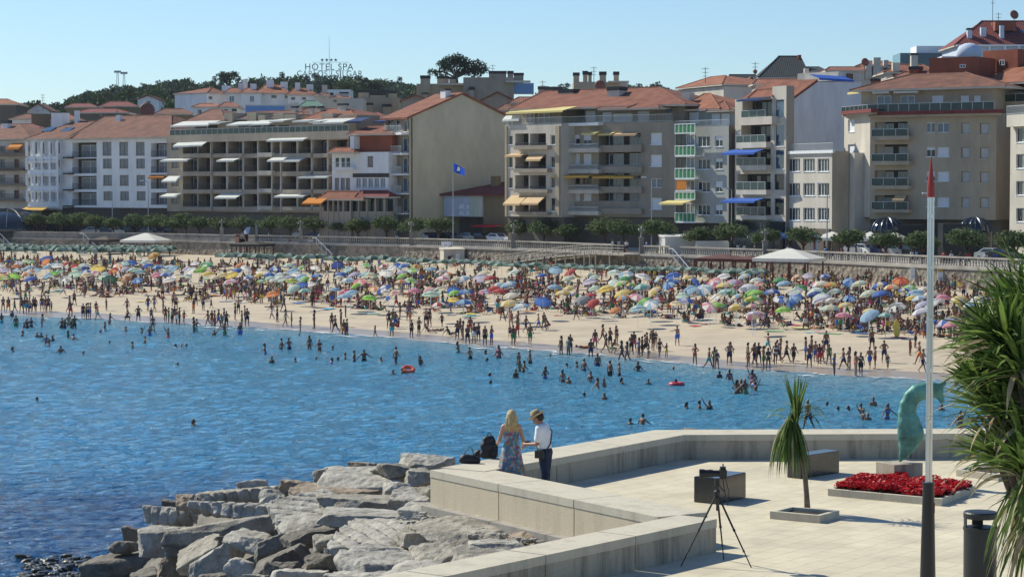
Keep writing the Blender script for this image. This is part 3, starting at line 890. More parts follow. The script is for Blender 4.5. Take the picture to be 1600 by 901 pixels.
AWN = [(282, 220, 308, 230), (307, 219, 328, 229), (428, 214.5, 486, 221.5), (262, 248, 305, 253), (350, 247, 378, 253), (429, 245, 455, 253), (455, 246, 480, 253.5),
       (478, 273.5, 522, 279), (264, 275, 287, 285), (261, 302, 288, 309), (347, 302, 381, 311), (440, 303, 462, 309), (462, 303, 486, 309)]
for a in AWN: b.awning(*a, AW_W, 1.6, v=-.3)
for a in ((286, 190, 345, 198.5), (345, 190.5, 363, 194), (373, 190, 390, 197), (390, 189.5, 410, 196), (408, 188, 440, 196), (440, 186, 462, 191), (476, 187, 503, 191), (502, 187, 520, 192), (508, 186, 556, 194)):
    b.awning(*a, AW_W, 2.6, v=1.8)
b.awning(558, 184, 580, 192, AW_DB, 2.2, v=2.0); b.awning(600, 186, 617, 192, AW_DB, 2.2, v=2.0)

# ---- small old house in front
b = Bld('old_house', 'small old house with white gallery, dark red tiled upper wall and porch', 'house', 519, 338, 607, 332)
b.win(574, 244, 583, 261, 'g'); 
for x in (556, 565.5, 575, 584.5, 594): b.win(x, 278, x + 7.5, 293, 'c')
for x in (523, 532, 540): b.win(x, 246, x + 7, 262, 'w', n=1); b.win(x, 278, x + 7, 297, 'g', n=1)
_, zt = b.uz(550, 238)
b.wall(0, b.W, 0, zt, W_WHITE, 12)
b.box('tiled_wall', 553, 211, 613, 238, 1.0, 11, W_REDBR)
b.box('bay', 547, 213, 553, 233, -.4, 2, W_WHITE)
b.box('brown_band', 551, 271, 607, 277, -.06, .1, W_LOGG)
b.roof_px(546, 614, 210, 198, 0.5, 11, 560, 600, TILE, .5)
b.roof_px(513, 553, 238, 231, -1.2, 3, 524, 552, TILE, .3)
b.slab(519, 262, 551, 266, .9, W_WHITE); u0, z0 = b.uz(519, 262, -.9); u1, _ = b.uz(551, 262, -.9); b.rail_uz(u0, u1, z0, -.9, 'm', .8)
bp_ = b.roof_px(498, 568, 311, 299, -2.6, 0.0, 512, 560, TILE, .3); b.roof_px(558, 607, 307, 298, -2.2, .1, 560, 607, TILEM, .3)
mb = MB()
for x in (500, 512, 520, 528, 536, 547, 560, 573, 586, 600):
    u, _ = b.uz(x, 320, -2.4 if x < 550 else -2.0); v = -2.4 if x < 550 else -2.0
    mb.box(u - .12, u + .12, v, v + .25, 0, b.uz(x, 310, v)[1])
b.put('porch_columns', mb, W_TAUPE)
for x0, x1, v in ((500, 549, -2.3), (549, 604, -1.9)):
    u0, _ = b.uz(x0, 320, v); u1, _ = b.uz(x1, 320, v); mb = MB(); mb.box(u0, u1, v, -.05, 0, b.uz(x0, 330, v)[1]); b.put('porch_wall', mb, W_TAUPE)
    mb = MB(); mb.box(u0 + .2, u1 - .2, v + .6, -.06, 0, b.uz(x0, 311, v)[1]); b.put('porch_dark_fill', mb, GLASS)  # dark box added behind the columns to darken the porch interior
b.awning(482, 309, 512, 320, AW_O, 1.6, v=-2.6, label='orange awning at the porch corner')

# ---- building with the big blank gable
b = Bld('apartment_block', 'block with a big blank plastered gable and four narrow balconies', 'building', 601, 337, 639.5, 331)
for (y0, y1) in ((214, 237), (245, 270), (276, 300), (307, 331)):
    b.win(604, y0 + 3, 611, y1, 'b', n=1); b.win(615, y0 + 3, 620, y1 - 1, 'w', n=1); b.win(629, y0 + 2, 636, y1, 'B', n=1)
b.win(604, 186, 614, 207, 'w'); b.win(618, 186, 624, 206, 'w', n=1); b.win(630, 188, 636, 206, 'w', n=1)
_, zt = b.uz(639, 184); 
Gt = 18.4
b.wall(0, b.W, 0, zt, W_BEIGE2, Gt, right=False)
# gable
_, ztR = b.uz(639.5, 184); U = b.W; zap = 27.0 - PROM + .3
mb = MB(); mb.hexa([(U - .3, 0.0, 0), (U, 0.0, 0), (U, Gt, 0), (U - .3, Gt, 0), (U - .3, 0.0, zt), (U, 0.0, zt), (U, Gt, zt), (U - .3, Gt, zt)])
mb.poly([(U + .003, 0, zt), (U + .003, Gt, zt), (U + .003, Gt * .5, zap)]); mb.poly([(U - .3, 0, zt), (U - .3, Gt * .5, zap), (U - .3, Gt, zt)])
b.put('gable_wall', mb, W_GABLE)
mb = MB(); o = .35
for (v0, v1) in ((-.6, Gt * .5), (Gt + .6, Gt * .5)):
    za = zt + (zap - zt) * (-.6 / (Gt * .5)) ; 
    mb.hexa([(-.3, v0, za), (U + o, v0, za), (U + o, v1, zap), (-.3, v1, zap), (-.3, v0, za + .3), (U + o, v0, za + .3), (U + o, v1, zap + .3), (-.3, v1, zap + .3)])
b.put('roof', mb, TILE)
for y in (207.5, 239, 271, 301, 332): 
    b.slab(601.5, y + .5, 627, y + 3, 1.3, W_WHITE)
    u0, z0 = b.uz(601.5, y, -1.2); u1, _ = b.uz(627, y, -1.2); b.rail_uz(u0, u1, z0, -1.25, 'm', 1.0)
mb = MB(); mb.tube((U + .12, .4, 0), (U + .12, .4, zt), .09, n=6); mb.tube((U + .12, Gt - .6, 0), (U + .12, Gt - .6, zt), .09, n=6); b.put('drainpipe', mb, W_DARK)
b.chimney(688, 139, 696, 152, 7, W_WHITE, cap=.3)

# ---- low house in front of the gable
b = Bld('low_house', 'low brown house with pale blue upper wall below the blank gable', 'house', 693, 334, 792, 325)
for x, y in ((716, 319), (728, 319), (716, 328), (728, 328)): b.win(x, y, x + 9, y + 7, 's', n=1)
_, zt = b.uz(693, 304); _, zb = b.uz(693, 338)
ub, _ = b.uz(753, 320); ug, _ = b.uz(734, 320)
b.wall(0, ub, zb, zt, W_BLUISH, 11)
mb = MB(); mb.box(ug, ub, -.05, -.004, zb, zt); b.put('pale_green_panel', mb, wmat('pale green render', (.5, .54, .46)))
mb = MB(); mb.box(1.0, ub, 2.5, 10, 0, zb - .01); b.put('ground_floor', mb, W_DARK)
_, z2 = b.uz(753, 301)
mb = MB(); mb.box(ub + .01, b.W, .3, 11, 0, z2); b.put('brown_wall', mb, W_BRICK)
za = zt + .1; zr = b.uz(780, 277, 6)[1]
mb = MB(); mb.hexa([(-.4, -.5, za - .25), (b.W, -.5, za - .25), (b.W, 11.5, zr - .2), (-.4 + 4.5, 11.5, za - .2), (-.4, -.5, za), (b.W, -.5, za), (b.W, 11.5, zr + .9), (-.4 + 4.5, 11.5, za + .05)])
mb.poly([(-.4, -.52, za + .01), (b.W, -.52, za + .01), (b.W, 9, zr + .5)])
b.put('roof', mb, TILEM)
b.chimney(767, 275, 776, 300, 3, W_BRICK, cap=0)
b.awning(754, 350, 792, 355, AW_R, 2.4, label='red shop awning')

# ---- block with cream awnings and block with yellow awnings (one building, two facades)
b = Bld('apartment_block', 'red roofed block with yellow and cream awnings over its balconies', 'building', 877, 303, 1054, 291)
for i, (y0, y1) in enumerate(((211, 226), (240.5, 256), (269, 288), (297, 313))):
    b.loggia(936, y0 - 2, 1001, y1 + 1 if i != 2 else 292, 1.6, None, 'B')
    b.win(891, y0, 906, y1, 'h' if i == 0 else ('b' if i == 2 else 's')); b.win(911, y0, 924, y1, 'h' if i == 0 else ('b' if i == 2 else 's'))
    b.win(880, y0 - 3, 887, y1, 'c', n=1)
for i, y in enumerate((208, 242, 279, 309)): b.win(1016, y, 1034, y + (18 if i != 2 else 14), 's' if i != 2 else 'c')
_, zt = b.uz(877, 194); _, zb = b.uz(877, 338)
b.wall(0, b.W, zb, zt, W_BEIGE2, 16)
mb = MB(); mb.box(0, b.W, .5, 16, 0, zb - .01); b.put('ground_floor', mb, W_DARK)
for y in (228, 261, 292.5, 326):
    b.slab(879, y + 4, 935, y + 10, 1.2, W_CREAM); u0, z0 = b.uz(879, y + 4, -1.1); u1, _ = b.uz(934, y + 4, -1.1); b.rail_uz(u0, u1, z0, -1.1, 'm', .6)
    b.slab(936, y - .8, 1002, y + 9, .5, W_BEIGE2)
b.slab(877, 193, 935, 196, 1.1, W_WHITE)
b.awning(876, 272, 933, 278, AW_Y, 1.8, v=-.3); b.awning(935, 273, 964, 279, AW_Y, 1.3, v=0); b.awning(963, 274, 999, 279, AW_Y, 1.3, v=0)
b.awning(920, 205, 942, 211, AW_LY, 1.6, v=-.2); b.awning(940, 207, 962, 212, AW_LY, .9); b.awning(963, 208, 999, 213, AW_C, .8)
# terrace storey
_, z0 = b.uz(900, 195, 2); _, z1 = b.uz(900, 171, 2)
ua, _ = b.uz(912, 180, 2)
mb = MB(); mb.box(ua, b.W, 2.2, 15, z0 - .3, z1); b.put('attic_wall', mb, W_BEIGE2)
for r in ((916, 174, 930, 192), (942, 176, 956, 190), (959, 178, 988, 190), (997, 174, 1015, 194)): b.win(*r, 's', dv=2.2, hole=False)
u0, z0 = b.uz(877, 194, 0); b.rail_uz(0, b.W - .5, z0, .1, 'm', 1.0)
b.roof_px(800, 1070, 171, 143, 0.5, 15, 850, 1030, TILE, .6, rv=7.5)
b.roof_px(984, 1029, 169, 155, -1.2, 8, 1004, 1008, TILE, .3, rv=3.5); b.roof_px(936, 984, 170, 158, -0.4, 8, 950, 975, TILE, .3, rv=3.5)
for r in ((873, 140, 895, 163, 6), (949, 136, 967, 160, 4), (852, 136, 866, 158, 9)): b.chimney(*r, d=1.8, cap=.5)
b.chimney(1064, 145, 1077, 166, 4, d=1.2, cap=0)
b.skylight(1039, 172, 1047, 176, 0.4)
bl = Bld('', '', '', 789, 309, 877, 300, parent=b)
for i, (y0, y1) in enumerate(((209, 227), (242, 263), (274, 295), (307, 331))):
    bl.loggia(805, y0, 826, y1, 1.6, 'd', 'b', rh=.35); bl.loggia(828, y0, 853, y1, 1.6, 'd', 'b', rh=.35)
    bl.win(794, y0 + 3, 801, y1 - 1, 'w', n=1); bl.win(860, y0 + 2, 868, y1 - 1, 'w', n=1)
_, zt2 = bl.uz(789, 196); _, zb2 = bl.uz(789, 338)
bl.wall(0, bl.W, zb2, zt2, W_CREAM, 14)
mb = MB(); mb.box(0, bl.W, .5, 14, 0, zb2 - .01); bl.put('ground_floor', mb, W_DARK)
for y in (228, 264, 296, 331): bl.slab(803, y, 855, y + 5, .8, W_BEIGE2)
bl.pier(790, 197, 793, 338, .15, W_BEIGE); bl.pier(870, 197, 876, 338, .3, W_BEIGE)
bl.awning(799, 305, 825, 321, AW_C, 1.5, v=-.2); bl.awning(827, 305, 854, 320, AW_C, 1.5, v=-.2); bl.awning(799, 240, 825, 245.5, AW_C, 1.2); bl.awning(829, 241, 853, 252, AW_C, 1.0)
bl.awning(813, 170, 902, 178, AW_LY, 2.6, v=2.2)
bl.awning(790, 181, 816, 190, AW_W, .6, v=.3)
for r in ((822, 175, 836, 193), (842, 178, 860, 193)): bl.win(*r, 'c', dv=2.4, hole=False)
bl.box('attic_wall', 815, 172, 876, 196, 2.5, 8, W_BEIGE2)
bl.rail_uz(0.2, bl.W, zt2, .1, 'm', .9)

# ---- green and grey building
b = Bld('apartment_block', 'grey block with green panelled balconies and an orange blind', 'building', 1054, 291, 1138.5, 283)
for y0 in (213, 248.5, 284, 320):
    b.win(1090, y0, 1109, y0 + 16, 'w', n=3); b.win(1117, y0 - .5, 1129, y0 + 16, 'h')
_, zt = b.uz(1054, 199); _, zb = b.uz(1090, 348)
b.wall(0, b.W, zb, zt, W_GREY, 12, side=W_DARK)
mb = MB(); mb.box(0, b.W, .4, 12, 0, zb - .01); b.put('ground_floor', mb, W_LOGG)
def gp(x0, y0, x1, y1, m, out=1.2, name='balcony_panel'): 
    u0, u1, z0, z1 = b.rect(x0, y0, x1, y1, -out); mb = MB(); mb.box(u0, u1, -out, -out + .06, z0, z1); 
    if m is GRN:
        for i in range(6): uu = u0 + (u1 - u0) * i / 5; mb.box(uu - .05, uu + .05, -out - .04, -out, z0, z1, 1)
        mb.box(u0 - .04, u1 + .04, -out - .06, -out, z0 - .12, z0, 1); mb.box(u0 - .04, u1 + .04, -out - .06, -out, z1, z1 + .1, 1)
    b.put(name, mb, [m, FRW])
gp(1055, 195, 1086, 207, GRN); gp(1055, 229, 1086, 242, GRN); gp(1055, 264, 1086, 278, GRN); gp(1055, 301, 1086, 311, GRN); gp(1055, 333, 1086, 346, GRN)
gp(1057, 281, 1072, 296, AW_O, name='orange_blind')
for i, y in enumerate((243, 279, 297, 347)): b.slab(1055, y, 1086, y + 1.6, 1.25, FRW)
for i in range(4):
    b.win(1057, 210 + i * 36, 1072, 227 + i * 36, 'b', hole=False); b.win(1073, 210 + i * 36, 1086, 227 + i * 36, 'c', hole=False)
b.awning(1044, 313, 1082, 320, AW_LY, 1.6, v=-1.2)
b.rail_uz(0, b.W, zt, .05, 'm', .8)
_, z1 = b.uz(1060, 172, 3); mb = MB(); mb.box(1.0, b.W - .3, 3, 7, zt - .1, z1 ); b.put('attic_wall', mb, W_GREY)
for r in ((1078, 176, 1092, 194), (1113, 178, 1125, 194), (1128, 178, 1140, 194)): b.win(*r, 's', dv=3.0, hole=False)
b.roof_px(1060, 1125, 172, 148, 2.5, 12, 1078, 1110, TILE3, .4); b.roof_px(1108, 1140, 173, 158, 2.3, 8, 1118, 1132, TILE, .4)

# ---- tower with glazed balconies and blue awnings
b = Bld('apartment_block', 'narrow beige block with dark glazed balconies and bright blue awnings', 'building', 1148, 283, 1228, 274)
for i, (y0, y1) in enumerate(((194.5, 223), (234, 258.5), (272, 296.5), (310, 336))):
    b.loggia(1158 if i == 0 else 1152, y0, 1204, y1, 1.6, None, 'k')
    u0, u1, z0, z1 = b.rect(1152, y0, 1197, y1, -.7); b.rail_uz(u0, u1, z0, -.85, 'glass', 1.0)
    b.slab(1150, y1, 1197, y1 + 7.5, .9, W_CREAM)
    b.win(1210, y0, 1225, y1 + (6 if i < 2 else 0), 'B' if i < 2 else 'k', n=1)
b.win(1210, 156, 1225, 183, 'B', n=1); b.loggia(1160, 157, 1206, 184, 1.6, None, 'k')
_, zt = b.uz(1228, 134); _, zl = b.uz(1160, 155)
ut, _ = b.uz(1207, 140)
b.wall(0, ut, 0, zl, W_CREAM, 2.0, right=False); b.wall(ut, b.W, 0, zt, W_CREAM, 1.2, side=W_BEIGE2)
b.slab(1152, 184, 1206, 194, .9, W_CREAM); u0, u1, z0, z1 = b.rect(1160, 172, 1197, 184, -.7); b.rail_uz(u0, u1, z0, -.85, 'glass', 1.0)
b.awning(1144, 234, 1196, 242, AW_B, 1.7, v=-.6); b.awning(1144, 309, 1196, 317, AW_B, 1.7, v=-.6); b.awning(1166, 154, 1205, 158.5, AW_DB, 1.5, v=-.1)
b.roof_px(1172, 1208, 153, 141, 0, 2.4, 1180, 1207, TILE, .2)
mb = MB(); mb.box(.1, b.W - .1, -.35, -.01, 0, b.uz(1180, 345)[1]); b.put('shop_front', mb, GLASS)

# ---- white gable wall behind
b = Bld('white_gable_house', 'building with tall windowless bluish white side wall and stepped red edge', 'building', 1229, 284, 1346, 296)
z = lambda px, py: b.uz(px, py)
mb = MB(); P = [z(1229, 345), z(1346, 345), z(1346, 128), z(1275, 128), z(1229, 163)]
mb.poly([(p[0], 0, max(p[1], 0)) for p in P]); mb.poly([(p[0], 8, max(p[1], 0)) for p in P[::-1]])
for a, c in zip(P, P[1:] + P[:1]): mb.poly([(a[0], 0, a[1]), (a[0], 8, a[1]), (c[0], 8, c[1]), (c[0], 0, c[1])])
b.put('wall', mb, W_MAUVE)
mb = MB(); a = z(1228, 163); c = z(1276, 128); mb.hexa([(a[0], -.2, a[1]), (c[0], -.2, c[1]), (c[0], 8, c[1]), (a[0], 8, a[1]), (a[0], -.2, a[1] + .35), (c[0], -.2, c[1] + .35), (c[0], 8, c[1] + .35), (a[0], 8, a[1] + .35)])
b.put('roof_edge', mb, TILE)
b.box('attic_wall', 1310, 112, 1345, 128, 2, 8, W_CREAM); b.box('attic_wall', 1275, 114, 1312, 128, 6, 9, W_CREAM)
b.awning(1264, 116, 1318, 124, AW_B, 1.6, v=1.4); b.win(1323, 115, 1332, 124, 'd', dv=1.9, hole=False)

# ---- low block with nine windows
b = Bld('apartment_block', 'low beige block with nine white framed windows beside glazed balcony tower', 'building', 1227, 275, 1300, 266)
for y0 in (248, 286, 324.5):
    for x in (1232, 1255, 1277.5): b.win(x, y0, x + 18, y0 + 20, 'w', n=4)
_, zt = b.uz(1227, 238)
b.wall(0, b.W, 0, zt, W_CREAM, 2.4, side=W_BEIGE)
mb = MB(); mb.box(.1, b.W - .1, -.35, -.01, 0, b.uz(1240, 356)[1]); b.put('shop_front', mb, W_DARK)
b.slab(1226, 236.5, 1301, 239, .25, FRW); b.rail_uz(0.1, b.W, zt, .1, 'm', 1.0)
mb = MB(); mb.box(b.W - 3, b.W + 1.0, 2.5, 6, 0, zt - .2); b.put('rear_wing', mb, W_CREAM)

# ---- big beige building
b = Bld('apartment_block', 'big beige stone block with penthouse terrace and red hipped roof', 'building', 1359, 265, 1556, 256)
for i, (y0, y1) in enumerate(((191, 214), (226, 253), (266, 291), (305, 328))):
    b.loggia(1367, y0, 1418, y1, 1.4, None, 'B' if i in (0, 2) else 'sg', nb=2)
    u0, u1, z0, z1 = b.rect(1362, y0 + 10, 1419, y1 - 1, -.9); b.rail_uz(u0, u1, z0, -.95, 'glass', .9)
    b.slab(1361, y1 - 1, 1420, y1 + 4.5, 1.0, W_BEIGE)
for i, y in enumerate((192, 230, 268, 308)):
    b.win(1447, y, 1461, y + 15, 'B' if i == 0 else 'h'); b.win(1464, y, 1483, y + 15, 'B' if i == 0 else 's')
    b.win(1502, y, 1515, y + 17, 'sg'); b.win(1531, y + .5, 1545, y + 17.5, 'sg')
_, zt = b.uz(1359, 180); _, zb = b.uz(1359, 342)
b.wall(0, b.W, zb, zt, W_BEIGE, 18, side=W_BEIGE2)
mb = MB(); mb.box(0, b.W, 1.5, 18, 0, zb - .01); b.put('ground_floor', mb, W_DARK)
bl = Bld('', '', '', 1318.5, 273, 1359, 265, parent=b)
for y in (188, 226, 267, 306): bl.win(1325, y, 1335, y + 18, 'h' if y == 267 else 's', n=1)
_, zt2 = bl.uz(1318.5, 179); _, zb2 = bl.uz(1318, 338)
bl.wall(0, bl.W, zb2, zt2, W_CREAM, 14)
mb = MB(); mb.box(0.2, bl.W, 2.5, 14, 0, zb2 - .01); bl.put('ground_floor', mb, W_DARK)
for x in (1328, 1352): 
    u, _ = bl.uz(x, 360, .4); mb = MB(); mb.box(u - .3, u + .3, .3, .9, 0, zb2 - .01); bl.put('pillar', mb, W_CREAM)
b.slab(1357, 175.5, 1560, 180, .9, W_BEIGE); bl.slab(1316, 174.5, 1361, 179, .7, W_BEIGE)
b.slab(1357, 175, 1562, 176.3, 1.1, TILEM); bl.slab(1314, 174, 1361, 175.3, .9, TILEM)
u0, z0 = b.uz(1359, 175, -.6); b.rail_uz(0, b.W, z0, -.7, 'glass', .9); bl.rail_uz(0.1, bl.W, z0, -.4, 'glass', .9)
ua, _ = b.uz(1345, 160, 1.6); _, z1 = b.uz(1400, 141, 1.6)
mb = MB(); mb.box(ua, b.W - 1, 1.7, 16, z0 - .3, z1); b.put('penthouse_wall', mb, W_BEIGE)
for i, (x0, x1) in enumerate(((1371, 1393), (1408, 1430), (1457, 1474), (1502, 1514), (1523, 1532))): b.win(x0, 150, x1, 168, 'B' if i < 2 else 's', dv=1.65, hole=False)
b.awning(1369, 144, 1395, 146.5, AW_W, 1.0, v=1.6); b.awning(1402, 143.5, 1440, 146, AW_W, 1.0, v=1.6); bl.awning(1334, 145, 1352, 147, AW_LY, .8, v=1.2)
b.awning(1400, 304, 1418, 315, AW_C, 1.0, v=-.2)
b.roof_px(1340, 1566, 141, 112, 1.0, 17, 1442, 1500, TILE2, .7, rv=9)
b.chimney(1361, 123, 1370, 139, 4, W_REDBR, d=.9, cap=.3); b.chimney(1421, 104, 1434, 120, 8, W_REDBR, d=1.3, cap=.4)
b.box('brick_tower', 1452, 91, 1524, 122, 8, 14, W_REDBR, W_BEIGE)
b.win(1500, 101, 1509, 106, 'w', dv=7.95, hole=False)

# ---- wing right of it and right edge building
b = Bld('apartment_block', 'beige stone wing with set back terraces right of the big beige block', 'building', 1556, 262, 1640, 256)
for y in (212, 250, 290): b.win(1562, y, 1576, y + 14, 'sg')
_, zt = b.uz(1556, 166); b.wall(0, b.W, 0, zt, W_BEIGE2, 16)
b.slab(1549, 160, 1640, 166, .5, W_BEIGE); b.rail_uz(0, b.W, b.uz(1556, 160, -.4)[1], -.4, 'glass', .9)
_, z1 = b.uz(1580, 136, 2); mb = MB(); mb.box(-.8, b.W, 2, 14, zt - .1, z1); b.put('penthouse_wall', mb, W_BEIGE2)
b.win(1579, 144, 1597, 158, 's', dv=1.95, hole=False)
b.roof_px(1536, 1650, 131, 104, 1.5, 15, 1556, 1640, TILE3, .5, rv=8)
b.box('brick_tower', 1536, 80, 1590, 112, 7, 12, W_REDBR, W_BEIGE); b.win(1562, 94, 1570, 102, 'w', dv=6.95, hole=False)
b = Bld('apartment_block', 'sunlit cream block with white barred windows at the right picture edge', 'building', 1578, 250, 1700, 235)
for y in (200, 241, 283, 325): b.win(1588, y, 1606, y + 22, 'w', n=2); b.win(1625, y, 1643, y + 22, 'w', n=2)
_, zt = b.uz(1578, 180); b.wall(0, b.W, 0, zt, W_CREAM, 14)
b.slab(1573, 180, 1700, 192, .8, W_CREAM); b.rail_uz(0, b.W, zt, -.5, 'm', 1.0)
# ================================================================== HOUSES BEHIND
def house(label, x0, x1, ye, yr, d, wallm=W_WHITE, roofm=TILE, tilt=0.0, depth=9, rx=None, wins=(), name='house', style='g', chim=(), flat=False, dish=None, cat='house', yb=None, gable=False):
    dd = d * (1 - tilt / 2), d * (1 + tilt / 2)
    base = min(ground_z((x0 + x1) / 2, d), CAMZ + (297 - ye) / FOC * d - 5)
    b = Bld(name, label, cat, x0, dd[1], x1, dd[0], base=base)
    _, zt = b.uz((x0 + x1) / 2, ye)
    for w in wins: b.win(w[0], w[1], w[2], w[3], style, n=2)
    b.wall(0, b.W, 0, zt, wallm, depth)
    if not flat:
        if gable:
            _, za = b.uz((x0 + x1) / 2, yr, 0); w = b.W
            mb = MB(); o = .4
            mb.poly([(0, 0, zt), (w, 0, zt), (w / 2, 0, za)], 1); mb.poly([(w, depth, zt), (0, depth, zt), (w / 2, depth, za)], 1)
            for a, s_ in ((-o, 1), (w + o, -1)):
                zz = zt - (za - zt) * o / (w / 2)
                mb.hexa([(a, -o, zz), (w / 2, -o, za), (w / 2, depth, za), (a, depth, zz), (a, -o, zz + .25), (w / 2, -o, za + .25), (w / 2, depth, za + .25), (a, depth, zz + .25)])
            b.put('roof', mb, [roofm, wallm])
        else:
            r0, r1 = rx or (x0 + (x1 - x0) * .25, x0 + (x1 - x0) * .75)
            b.roof_px(x0, x1, ye, yr, 0, depth, r0, r1, roofm, .4)
    for c in chim: b.chimney(c[0], c[1], c[2], c[3], c[4] if len(c) > 4 else depth * .4, wallm, cap=c[5] if len(c) > 5 else None, d=1.0)
    return b
G = None
house('dark house with tan roof at the left picture edge, in front of the far wood', -30, 27, 163, 155, 470, W_DARK, TILE3, chim=())
house('grey gabled house left of the white corner building, before the wood', 44, 78, 173, 163, 480, W_MAUVE, TILE2, gable=True, wins=((58, 170, 63, 173),))
house('mauve walled house with brown upper box behind the cream block', 17, 53, 186, 178, 440, W_MAUVE, TILE2, rx=(40, 52))
house('brown boxy house with thin flat roof above the white corner building', 50, 80, 178, 175, 430, W_BRICK, flat=True)
house('long low dark brown house before the left wood', 104, 150, 167, 162, 500, W_BRICK, TILEM)
house('second long dark brown house left of the big dish', 120, 200, 176, 170, 470, W_DARK, TILEM, wins=((155, 177, 160, 181), (182, 178, 187, 181)))
house('maroon roofed house half hidden under trees left of the white gable', 158, 212, 166, 159, 520, W_BRICK, TILEM, wins=((180, 167, 186, 172),))
house('white gabled house standing out of the left wood behind the big dish', 216, 249, 156, 150, 560, W_WHITE, TILEM, gable=True, wins=((229, 158, 235, 163),))
house('low dark house between the big dish and the white terraces', 243, 300, 178, 170, 450, W_BRICK, TILE2, chim=((249, 174, 254, 182, 3, 0),))
house('tall mauve flat roofed house at the left end of the white terraces', 297, 324, 142, 139, 470, W_MAUVE, flat=True)
house('white terraced house with dark gabled roof, first of the upper row', 324, 353, 145, 136, 465, W_WHITE, TILE, tilt=-.01, wins=((326, 150, 332, 156),), style='w', chim=((352, 134, 361, 144, 3, 0),))
house('white terraced house with one dark window below three grey chimneys', 353, 378, 145, 138, 460, W_MAUVE, TILE, wins=((358, 150, 366, 159),), style='B', chim=((372, 130, 380, 144, 3, 0), (379, 124, 386, 142, 5, 0)))
house('white terraced house with balcony right of the tall grey chimneys', 378, 408, 145, 138, 455, W_WHITE, TILE, wins=((390, 150, 397, 159),), style='B', chim=((391, 131, 400, 143, 3, 0),))
house('terraced house with broad pale ridged roof in the middle of the row', 402, 450, 146, 133, 458, W_WHITE, TILE3, wins=((424, 149, 432, 153), (445, 149, 452, 153)), chim=((416, 125, 427, 137, 3, 0), (438, 128, 449, 139, 3, 0)))
house('white lower terraced house with orange roof behind the long block', 303, 344, 167, 162, 430, W_WHITE, TILE3, wins=((309, 171, 315, 178),), style='w')
house('white lower terraced house with small hipped roof and balcony', 344, 371, 167, 160, 428, W_WHITE, TILE, wins=((350, 171, 356, 175), (362, 170, 370, 174)), style='k')
b = house('house with long pale glass terrace behind the long block', 384, 462, 164, 160, 425, W_CREAM, TILE2, flat=True, wins=((388, 167, 396, 176), (420, 167, 427, 175)), chim=((451, 160, 466, 178, 2, 0),))
u0, z0 = b.uz(384, 176, -1.2); u1, _ = b.uz(445, 176, -1.2); b.rail_uz(u0, u1, z0, -1.2, BLUEP, 1.2)
house('terraced house with row of pale ridges left of the hotel sign foot', 450, 492, 148, 138, 455, W_WHITE, TILE, wins=((455, 152, 461, 156), (472, 152, 478, 156)), chim=((461, 129, 468, 141, 3, 0), (479, 132, 489, 142, 3, 0)))
house('cream house with two black capped chimneys below the hotel sign', 492, 516, 149, 145, 450, W_CREAM, TILE, chim=((503, 133, 511, 148, 3, 0), (495, 143, 500, 152, 1)))
house('mauve flat house under the dark round tree', 512, 548, 140, 138, 500, W_MAUVE, flat=True)
house('small beige house with orange water box below the hotel sign', 518, 546, 153, 149, 430, W_CREAM, TILE, wins=((521, 156, 526, 160),), chim=((531, 144, 544, 152, 2), (516, 145, 520, 157, 1)))
house('beige walled house with flat parapet and a row of dark caps', 540, 568, 154, 150, 425, W_CREAM, flat=True)
house('flat roofed beige block with three broad black capped chimneys', 556, 624, 153, 150, 440, W_BEIGE, flat=True, chim=((560, 141, 576, 154, 3), (578, 141, 603, 154, 3, 1.0), (607, 143, 620, 154, 3), (598, 163, 611, 176, -1.2), (571, 161, 582, 172, -1.2)))
house('green roofed low house above the long block', 470, 502, 166, 158, 405, W_CREAM, tile_mat('green roof sheets', (.12, .25, .2), (.08, .18, .14)), wins=((474, 168, 482, 170),))
house('beige gabled house left behind the blank gable', 628, 672, 158, 150, 400, W_BEIGE2, TILE3, gable=True)
b = house('beige flat block with black capped chimneys left of the big pine', 651, 724, 131, 128, 430, W_BEIGE, flat=True, chim=((657, 118, 672, 136, -.8), (683, 119, 701, 133, 3), (702, 120, 712, 133, 3), (661, 145, 668, 152, -1)), name='apartment_block', cat='building')
b.slab(684, 130, 726, 133, 1.4, W_CREAM)
b = house('beige flat block with tall black capped chimneys right of the big pine', 724, 803, 121, 118, 425, W_BEIGE2, flat=True, chim=((764, 111, 791, 126, 3), (793, 111, 802, 126, 3), (803, 114, 818, 128, 3), (733, 136, 741, 152, -1)), name='apartment_block', cat='building')
b.slab(790, 126, 829, 129, 1.5, W_CREAM); b.box('glass_porch', 803, 130, 834, 146, 0.5, 5, BLUEP)
house('grey beige house with shallow gable right behind the blank gable', 752, 803, 158, 145, 385, W_BEIGE2, TILE, gable=True, wins=((760, 150, 768, 154),))
house('small shaded house between the blank gable and the yellow awning block', 778, 818, 172, 163, 360, W_TAUPE, TILE2)
b = house('beige flat block with five black capped chimneys behind the red roof', 896, 968, 128, 124, 360, W_BEIGE, flat=True, chim=((896, 113.5, 905, 130, 2), (911, 111, 918, 130, 4), (919.5, 112.5, 924.5, 130, 4), (937, 112, 947, 130, 4), (959, 112, 967, 130, 2)), name='apartment_block', cat='building')
b.slab(950, 126.5, 983, 129, 1.5, W_CREAM); b.box('upper_storey', 940, 129, 981, 146, 3, 8, W_CREAM); b.win(970, 136, 977, 143, 'd', dv=2.9, hole=False)
house('low flat house with small black chimney caps left of the red roof', 840, 882, 147, 144, 350, W_BEIGE2, flat=True, chim=((841, 135, 857, 150, 2), (860, 137, 868, 148, 2)))
house('small hipped house with red roof beside the five chimneys', 800, 842, 160, 152, 345, W_TAUPE, TILE)
b = house('beige house with long orange hipped roof left of the slate roofs', 1060, 1130, 138, 123, 330, W_CREAM, TILE3, rx=(1086, 1134), tilt=.04, depth=11)
